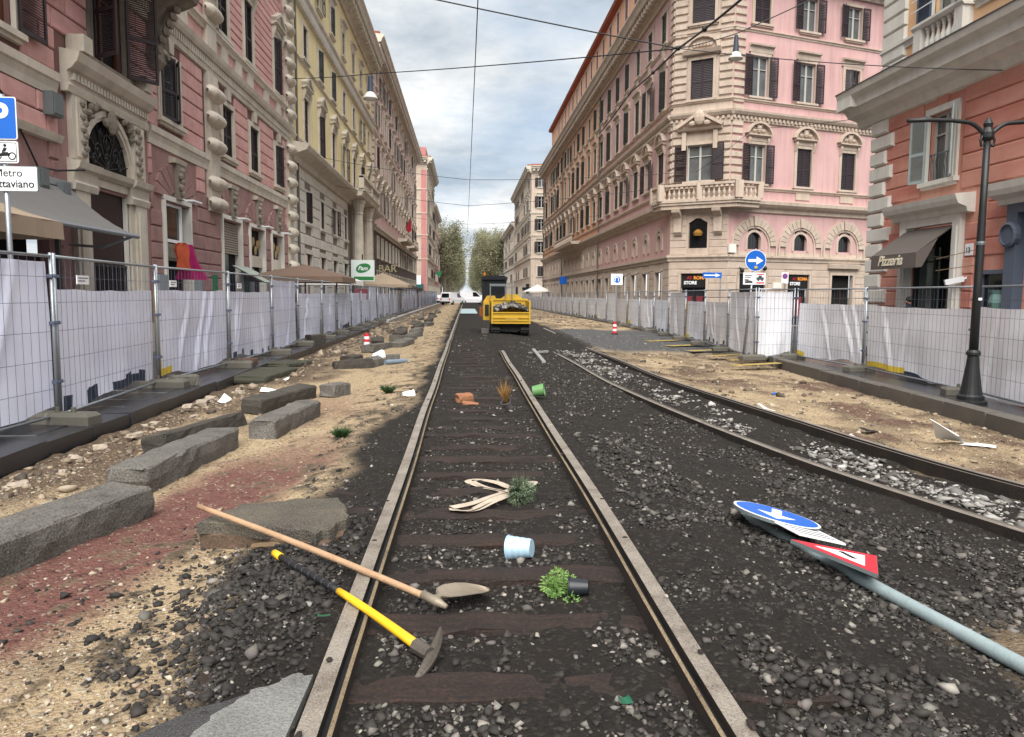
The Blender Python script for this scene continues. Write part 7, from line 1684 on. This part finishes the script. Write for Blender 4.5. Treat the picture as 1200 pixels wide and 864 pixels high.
def metro_signs():
    t = thing('parking_sign_post', 'post with blue parking sign, motorcycle plate and white station direction sign', 'road sign', (-6.02, 10.6, -.05))
    b = MB(); b.tube([(0,.04,0),(0,.04,4.1)], .035, 10); b.build('post', steel, t, smooth=True)
    def rrect(x0,x1,z0,z1,r=.03):
        P = []
        for cx, cz, a0 in ((x1-r,z1-r,0),(x0+r,z1-r,90),(x0+r,z0+r,180),(x1-r,z0+r,270)):
            for k in range(5): a = R(a0+22.5*k); P.append((cx+r*math.cos(a), cz+r*math.sin(a)))
        return P
    z = 3.79; b = MB(); b.plate(rrect(-.2,.2,z-.27,z+.27), -.01, 0); b.build('parking_border', whp, t); b = MB(); b.plate(rrect(-.188,.188,z-.258,z+.258,.025), -.014, -.01); b.build('parking_face', blue, t)
    o = obj('lettering', text_mesh('P', .46, whp, .002, align='CENTER', bold=.012), t, (-.02,-.016,z-.13), (R(90),0,0))
    z = 3.36; b = MB(); b.plate(rrect(-.2,.2,z-.14,z+.14), -.01, 0); b.build('motorcycle_plate', whp, t)
    b = MB(); 
    for k in range(4): 
        for (x0,x1,z0,z1) in ((-.18,.18,.115,.122),(-.18,.18,-.122,-.115),(-.18,-.173,-.122,.122),(.173,.18,-.122,.122)): b.box(x0,x1,-.013,-.01,z+z0,z+z1) if k == 0 else None
    for x in (-.06,.12): 
        for k in range(16): a0, a1 = 6.283*k/16, 6.283*(k+1)/16; b.plate([(x+r*math.cos(a), z-.05+r*math.sin(a)) for r, a in ((.036,a0),(.05,a0),(.05,a1),(.036,a1))], -.014, -.01)
    b.plate([(-.05,z-.05),(.0,z+.0),(.07,z+.0),(.1,z-.04),(.05,z-.05)], -.014, -.01); b.plate([(-.01,z+.0),(.02,z+.06),(.06,z+.05),(.04,z+.01)], -.014, -.01); b.plate(circ(.02,10,.035,z+.085), -.014, -.01); b.build('motorcycle_symbol', blkt, t)
    z = 3.02
    b = MB(); b.plate(rrect(-.62,.43,z-.165,z+.165,.02), -.01, 0); b.build('direction_border', zinc, t); b = MB(); b.plate(rrect(-.61,.42,z-.155,z+.155,.018), -.014, -.01); b.build('direction_face', whp, t)
    obj('lettering', text_mesh('Metro', .14, blkt, .002, bold=.0), t, (-.115,-.016,z+.03), (R(90),0,0)); obj('lettering', text_mesh('Ottaviano', .14, blkt, .002, align='RIGHT', bold=.0015), t, (.385,-.016,z-.11), (R(90),0,0))
metro_signs()
def cable(name, label, pts, r, sag=.0, n=14, extra=None, group='overhead tram cables', m=wirek):
    b = MB(); P = []
    for a, c in zip(pts, pts[1:]):
        a, c = Vector(a), Vector(c); P += [a.lerp(c, k/n)-Vector((0,0,sag*4*(k/n)*(1-k/n))) for k in range(n+(c == Vector(pts[-1])))]
    b.tube(P, r, 5)
    if extra: extra(b)
    tag(b.build(name, m), label, 'cable', group)
ND = (5.4, 20, 7.79)
cable('contact_wire', 'long overhead contact wire running straight along the tracks', [(.26,2,8.3),(.27,20,8.3),(.2,60,8.1),(.0,140,7.9),(-.2,280,7.8)], .014, .0)
cable('span_wire', 'overhead span cable from the pink palazzo to the cable joint', [(-8.5,18.0,9.6),ND], .017, .1)
cable('span_wire', 'overhead cable carrying the bell lamp from the yellow palazzo to the joint', [(-8.45,38.0,11.6),(-3.83,31.95,10.25),ND], .017, .05)
cable('feeder_cable', 'thick black cable rising steeply from the joint toward the camera', [(5.2,14.2,7.05),(5.0,13.4,7.0),ND][::-1] if False else [(4.75,12.6,6.55),ND,(5.9,28,8.78),(6.2,36,9.0)], .026, .04, extra=lambda b: [b.ell(p, (.06,.06,.06), 8, 5) for p in ((5.4,20,7.79),(5.13,16.9,7.23),(5.62,23.6,8.2))])
cable('span_wire', 'overhead cable with hanging lamp from the joint toward the upper right', [ND,(6.83,19.8,8.13),(10.6,19.6,9.9)], .014, .03)
cable('span_wire', 'overhead cable from the joint to the hook under the red building cornice', [ND,(12.95,18.4,6.98)], .012, -.25 if False else .1)
cable('thin_cable', 'thin cable slung from the chamfered corner to the red building', [(13.2,44.5,8.6),(15.6,42.0,10.6),(13.0,24.0,6.5)][:2]+[(13.0,23.0,7.05)], .012, .1)
for k, (z0, z1, y) in enumerate(((8.45,8.0,46),(7.4,7.65,50),(8.2,8.1,72),(8.0,8.0,97),(8.1,8.1,125),(8.2,8.2,155),(8.2,8.0,190))):
    cable('span_wire', f'overhead cross cable between the facades, {ORD[k]} beyond the joint', [(-8.4,y,z0+.9),(.15,y,z0-.25),(12.5,y,z1+.8)], .014, .12)
def bell_lamp(x, y, z, s, label):
    t = thing('bell_lamp', label, 'street lamp', (x,y,z), 0, 'bell lamps hung on the cables'); b = MB(); b.lathe([(.02,0),(.05,-.02),(.1*s,-.1*s),(.13*s,-.5*s),(.16*s,-.85*s)], 12); b.build('housing', M('lamp_housing_blue_grey', (70,80,100), .5, .2, 5), t)
    b = MB(); b.lathe([(.15*s,-.85*s),(.24*s,-.95*s),(.36*s,-1.12*s),(.37*s,-1.2*s),(.3*s,-1.2*s),(.1*s,-1.02*s)], 16, cap=False); b.build('shade', M('white_enamel', (206, 206, 200), .5, .1, 4), t, smooth=True); b = MB(); b.lathe([(.001,-1.22*s),(.2*s,-1.2*s),(.3*s,-1.17*s)], 12, cap=False); b.build('diffuser', whp, t)
bell_lamp(-3.83, 31.95, 10.22, .8, 'bell lamp hung before the yellow palazzo'); bell_lamp(6.83, 19.8, 8.1, .5, 'bell lamp hung before the rose corner palazzo')

# ---------------------------------------------------------------- cafes and signs behind the left fence
def parasol(x, y, z, r, label, m, h=.5):
    t = thing('parasol', label, 'parasol', (x,y,-.05), 0, 'parasols behind the left fence'); b = MB(); b.tube([(0,0,0),(0,0,z+.05)], .035, 8); b.build('pole', blkp, t)
    b = MB(); c = (0,0,z+h+.05); P = [(-r,-r),(0,-r*.99),(r,-r),(r*.99,0),(r,r),(0,r*.99),(-r,r),(-r*.99,0)]
    for i in range(8):
        p, q_ = P[i], P[(i+1) % 8]; f = lambda a, k: (a[0]*k, a[1]*k, z+.05+h*(1-k)**.9)
        for k in range(3): b.face([f(p,1-k/3), f(q_,1-k/3), f(q_,1-(k+1)/3), f(p,1-(k+1)/3)] if k < 2 else [f(p,1/3), f(q_,1/3), c])
        b.face([(*p,z+.05), (*q_,z+.05), (q_[0]*1.01,q_[1]*1.01,z-.17), (p[0]*1.01,p[1]*1.01,z-.17)])
    b.build('canopy', m, t)
    b = MB()
    for p in P: b.bar((p[0]*.97,p[1]*.97,z+.03), (0,0,z+h*.9), .02, .02)
    b.build('ribs', blkp, t); return t
parasol(-6.45, 31.5, 2.15, 1.75, 'broad taupe parasol of the cafe before the yellow palazzo', brolly); parasol(-6.6, 36.5, 2.1, 1.6, 'white parasol just behind the broad taupe one', M('white_canvas', (224,222,216), .85, .15, 2)); parasol(-6.4, 60, 2.2, 2.1, 'beige parasol near the letter sign', awb, .9); parasol(-6.5, 84, 2.1, 1.7, 'dark parasol farthest along the left fence', M('dark_canvas', (70,62,60), .85, .2, 2))
def shop_tilt():
    b = MB(); b.face([(-8.45,28.6,2.5),(-8.45,30.6,2.5),(-7.3,30.6,1.9),(-7.3,28.6,1.9)]); b.face([(-8.45,28.6,2.46),(-7.3,28.6,1.86),(-7.3,30.6,1.86),(-8.45,30.6,2.46)]); tag(b.build('tilted_awning', M('pale_green_canvas', (196, 206, 196))), 'small pale tilted awning beside the broad taupe parasol', 'awning')
    b = MB(); b.box(-5.6,-4.95,40,40.15,1.2,1.75); tag(b.build('red_box_sign', M('faded_red_board', (168, 60, 66), .6, .3, 4), None, (-.1,0,.0)), 'red board sign just above the left fence by the green logo sign', 'sign')
shop_tilt()
def logo_sign():
    t = thing('green_logo_sign', 'square white sign with a green oval logo projecting from the yellow palazzo', 'sign', (-8.4, 56, 2.4))
    b = MB(); b.box(.2,1.85,-.06,.06,0,1.5); b.build('board', M('sign_white', (226, 236, 232), .45, .05, 3), t); b = MB(); b.bar((0,0,1.2),(.2,0,1.2),.06,.06); b.bar((0,0,.3),(.2,0,.3),.06,.06); b.bar((1.0,0,1.5),(1.0,0,1.9),.08,.08); b.build('bracket', blkp, t)
    b = MB(); b.plate([(1.02+.52*math.cos(a)*(1+.08*math.cos(a)), .92+.33*math.sin(a)+.09*math.cos(a)) for a in [6.283*i/28 for i in range(28)]], -.068, -.06); b.plate([(.4,.06),(1.8,.06),(1.8,.32),(.4,.32)], -.068, -.06); b.build('oval', green_l, t)
    obj('lettering', text_mesh('Pam', .4, whp, .004, shear=.3, align='CENTER', bold=.01), t, (1.02,-.074,.78), (R(90),0,0))
logo_sign()
def bar_sign():
    t = thing('bar_letters', 'pale metal BAR letters on a frame projecting over the pavement', 'sign', (-8.4, 75, 3.6)); obj('lettering', text_mesh('BAR', .95, M('pale_gold_letter', (200, 190, 150), .4), .05, bold=.012), t, (.0,0,0), (R(90),0,0))
    b = MB(); b.bar((-.1,.08,.75),(1.9,.08,.75),.05,.05); b.bar((-.1,.08,.0),(1.9,.08,.0),.05,.05); b.build('frame', blkp, t)
bar_sign()
def cross_sign():
    t = thing('pharmacy_cross', 'round green pharmacy light far down the left facades', 'sign', (-7.6,190,5)); b = MB(); b.plate(circ(.6,20,1.0,1.5), -.1, .1); b.build('disc', M('pharmacy_green', (50,170,110)), t); b = MB(); b.box(-.6,.4,-.05,.05,1.4,1.6); b.build('bracket', blkp, t)
    t = thing('teal_shop_sign', 'teal shop sign with white panel low on the cream corner building', 'sign', (-8.2,155.6,2.2)); b = MB(); b.box(-5,-.3,-.1,.1,0,1.3); b.build('board', M('teal_board', (40,110,110)), t); b = MB(); b.box(-3,-.8,-.14,-.11,1.2,3); b.build('panel', whp, t)
    t = thing('red_flag', 'small red flag hanging on the mauve palazzo balcony', 'flag', (-7.3,100,9.3)); b = MB(); b.tube([(-.9,0,-.2),(.3,0,1.9)], .03, 5); b.build('staff', blkp, t); b = MB(); b.face([(.3,0,1.9),(-.3,.05,.85),(-.2,.1,-.2),(.35,-.05,.3)]); b.face([(.3,.02,1.9),(.35,-.03,.3),(-.2,.12,-.2),(-.3,.07,.85)]); b.build('cloth', M('flag_red', (200,40,60)), t)
cross_sign()
tt = thing('white_tent', 'white market tent at the far end of the right fence', 'tent', (11.0,118,-.3)); b = MB()
for i in range(8):
    a0, a1 = 6.283*i/8, 6.283*(i+1)/8; b.face([(2.2*math.cos(a0),2.2*math.sin(a0),2.3),(2.2*math.cos(a1),2.2*math.sin(a1),2.3),(0,0,3.4)])
b.build('canopy', MATS['white_canvas'], tt); b = MB()
for sx in (-1.5,1.5): b.bar((sx,-1.5,0),(sx,-1.5,2.4),.08,.08); b.bar((sx,1.5,0),(sx,1.5,2.4),.08,.08)
b.build('legs', steel, tt)

# ---------------------------------------------------------------- far traffic
def car(name, label, x, y, ang, L_, W_, H_, van=True):
    t = thing(name, label, 'van' if van else 'car', (x,y,-.15), R(ang), 'white vehicles at the end of the works')
    b = MB(); pr = [(-L_/2,.35),(-L_/2,1.0),(-L_/2+.15,H_*.96),(-L_/2+.4,H_),(L_*.12 if van else L_*.05,H_),(L_*.3,H_*.62),(L_*.47,H_*.5),(L_/2,H_*.38),(L_/2,.35)]
    n = len(pr); k = lambda z: W_/2*(1 if z < H_*.6 else .88); vs = [(a,-k(z),z) for a, z in pr]+[(a,k(z),z) for a, z in pr]; b.add(vs, [tuple(range(n)), tuple(range(2*n-1,n-1,-1))]+[(i,n+i,n+(i+1)%n,(i+1)%n) for i in range(n)]); b.build('body', carw, t)
    for sgn in (-1,1):
        b = MB(); s = W_/2*.94; b.add([(L_*.0,sgn*(s+.02),H_*.62),(L_*.26,sgn*(s+.02),H_*.62),(L_*.12,sgn*(s-.04),H_*.93),(L_*.0,sgn*(s-.04),H_*.93)], [(0,1,2,3)]); b.build('side_window', glass, t)
    b = MB(); b.add([(-L_/2-.01,-W_*.36,H_*.58),(-L_/2-.01,W_*.36,H_*.58),(-L_/2+.12,W_*.33,H_*.9),(-L_/2+.12,-W_*.33,H_*.9)], [(0,1,2,3)]); b.build('rear_window', glass, t)
    b = MB(); b.add([(L_*.305,-W_*.42,H_*.63),(L_*.305,W_*.42,H_*.63),(L_*.135,W_*.36,H_*.97),(L_*.135,-W_*.36,H_*.97)], [(0,1,2,3)]); b.build('windscreen', glass, t)
    for sx in (-.32,.33):
        for sgn in (-1,1):
            w_ = MB(); w_.tube([(L_*sx,sgn*W_*.5,.34),(L_*sx,sgn*W_*.38,.34)], .34, 12); wh = w_.build('wheel', blk, t); r_ = MB(); r_.tube([(L_*sx,sgn*W_*.505,.34),(L_*sx,sgn*W_*.49,.34)], .18, 10); r_.build('rim', zinc, wh)
    for sgn in (-1,1): b = MB(); b.box(-L_/2-.03,-L_/2+.02,sgn*W_*.4-.09,sgn*W_*.4+.09,.75,1.05); b.build('tail_light', redp, t)
    b = MB(); b.box(-L_/2-.06,-L_/2+.05,-W_*.46,W_*.46,.35,.55); b.build('bumper', blk, t)
car('white_van', 'white van turned half away, left of the paired vehicles at the street end', -2.1, 121, 62, 4.6, 1.9, 1.95); car('white_van', 'white box van standing side on next to the other white van', 1.0, 126, 8, 4.4, 1.9, 2.15); car('white_car', 'low white car partly hidden behind the box van', 3.2, 134, 80, 4.2, 1.75, 1.5, False); car('white_car', 'white car parked beyond the first white van', -4.0, 136, 84, 4.2, 1.75, 1.5, False)
def worker(x, y, z, label, rz=0, top=coat, s=1.0):
    me = bpy.data.meshes.new('body'); J = [(0,0,.93),(0,0,1.15),(0,.0,1.4),(0,-.01,1.5),(0,-.03,1.6),(0,-.03,1.72), (.2,0,1.4),(.25,.02,1.12),(.24,-.06,.88),(-.2,0,1.4),(-.25,.02,1.12),(-.24,-.06,.88),(.1,0,.88),(.11,-.02,.5),(.11,.02,.08),(.12,-.14,.04),(-.1,0,.88),(-.11,-.02,.5),(-.11,.02,.08),(-.12,-.14,.04)]
    E = [(0,1),(1,2),(2,3),(3,4),(4,5),(2,6),(6,7),(7,8),(2,9),(9,10),(10,11),(0,12),(12,13),(13,14),(14,15),(0,16),(16,17),(17,18),(18,19)]
    Rr = [.14,.15,.14,.06,.09,.085,.07,.05,.04,.07,.05,.04,.09,.065,.045,.04,.09,.065,.045,.04]
    me.from_pydata(J, E, []); t = thing('person', label, 'person', (x,y,z), R(rz)); t.scale = (s,s,s); o = obj('body', me, t); me.materials.append(top); sk = o.modifiers.new('skin', 'SKIN'); o.modifiers.new('sub', 'SUBSURF').levels = 1
    for v, r in zip(me.skin_vertices[0].data, Rr): v.radius = (r, r*.8)
    me.skin_vertices[0].data[0].use_root = True
    b = MB(); b.ell((0,-.03,1.62), (.078,.092,.115), 14, 10); b.ell((0,-.125,1.6), (.016,.02,.02), 6, 4)
    for sx in (-1,1): b.ell((sx*.078,-.03,1.61), (.014,.02,.03), 6, 4)
    b.build('head', skin, t, smooth=True); b = MB(); b.ell((0,-.0,1.665), (.092,.1,.09), 14, 9); b.build('hair', hairm, t, smooth=True)
    b = MB()
    for sx in (-1,1): b.ell((sx*.03,-.115,1.63), (.012,.008,.007), 6, 4)
    b.build('eyes', blkt, t); b = MB(); b.box(-.025,.025,-.118,-.108,1.555,1.562); b.build('mouth', redp, t)
worker(12.2, 20.55, -.25, 'person with dark hair standing behind the right fence at the pizzeria door', 200, s=1.02)

# ---------------------------------------------------------------- trees closing the street
def tree_meshes(seed):
    q = random.Random(seed); r = np.random.default_rng(seed); b = MB(); H_ = 27
    b.tube([(0,0,-.3),(.1,0,4),(0,.2,9),(.2,0,16),(0,0,22)], [.55,.45,.36,.22,.08], 8); tips = []
    for k in range(42):
        a = q.uniform(0,6.283); z0 = q.uniform(2.2,17); ln = q.uniform(3.2,5.0)*(1.1-.3*(z0/20)); p0 = Vector((0,0,z0)); p1 = p0+Vector((math.cos(a)*ln*.45, math.sin(a)*ln*.45, ln*.75)); p2 = p0+Vector((math.cos(a)*ln*.9, math.sin(a)*ln*.9, ln*1.7)); b.tube([p0,p1,p2], [.16,.09,.03], 5); tips += [p1, p1.lerp(p2,.5), p2]
        for j in range(3): e = p1.lerp(p2, .3*j+.2); f = e+Vector((q.gauss(0,1.1),q.gauss(0,1.1),q.uniform(1,2.6))); b.tube([e,f], [.05,.015], 4); tips.append(f)
    tr = b.mesh('trunk', M('plane_bark', (176, 168, 150), .9, .4, 2))
    n = 14000; T = np.array([tuple(p) for p in tips]); c = T[r.integers(0,len(T),n)]+r.normal(0,1,(n,3))*np.array([.75,.75,1.1]); c = c[c[:,2] > 1.6]; n = len(c); s = r.uniform(.12,.3,n)
    u = r.normal(0,1,(n,3)); u /= np.linalg.norm(u,axis=1)[:,None]; v = np.cross(u, r.normal(0,1,(n,3))); v /= np.linalg.norm(v,axis=1)[:,None]
    V = np.stack([c-u*s[:,None], c-v*s[:,None]*.6, c+u*s[:,None], c+v*s[:,None]*.6],1).reshape(-1,3); Fq = np.arange(n*4).reshape(n,4)
    cr = nparr_mesh('crown', V, Fq, M('spring_leaf', (178, 178, 142), .8, .5, .2, dark=(112, 116, 90), hue=(204, 196, 160), transl=.35)); return tr, cr
TM = [tree_meshes(s) for s in (1,2,3)]
for side, x0 in ((-1,-6.6),(1,8.2)):
    for k in range(13):
        y = 262+k*20+k*k*1.5+rng.uniform(-4,4); x = x0+rng.uniform(-.5,.5); sc_ = rng.uniform(.88,1.05)
        t = thing('plane_tree', f'tall pale green plane tree in the {"left" if side < 0 else "right"} avenue row, {ORD[k]} from the near end', 'tree', (x,y,-.2), rng.uniform(0,6), 'avenue trees closing the street'); t.scale = (sc_*1.25,sc_*1.25,sc_)
        tr, cr = TM[(k+(side > 0)) % 3]; obj('trunk', tr, t); obj('crown', cr, t)
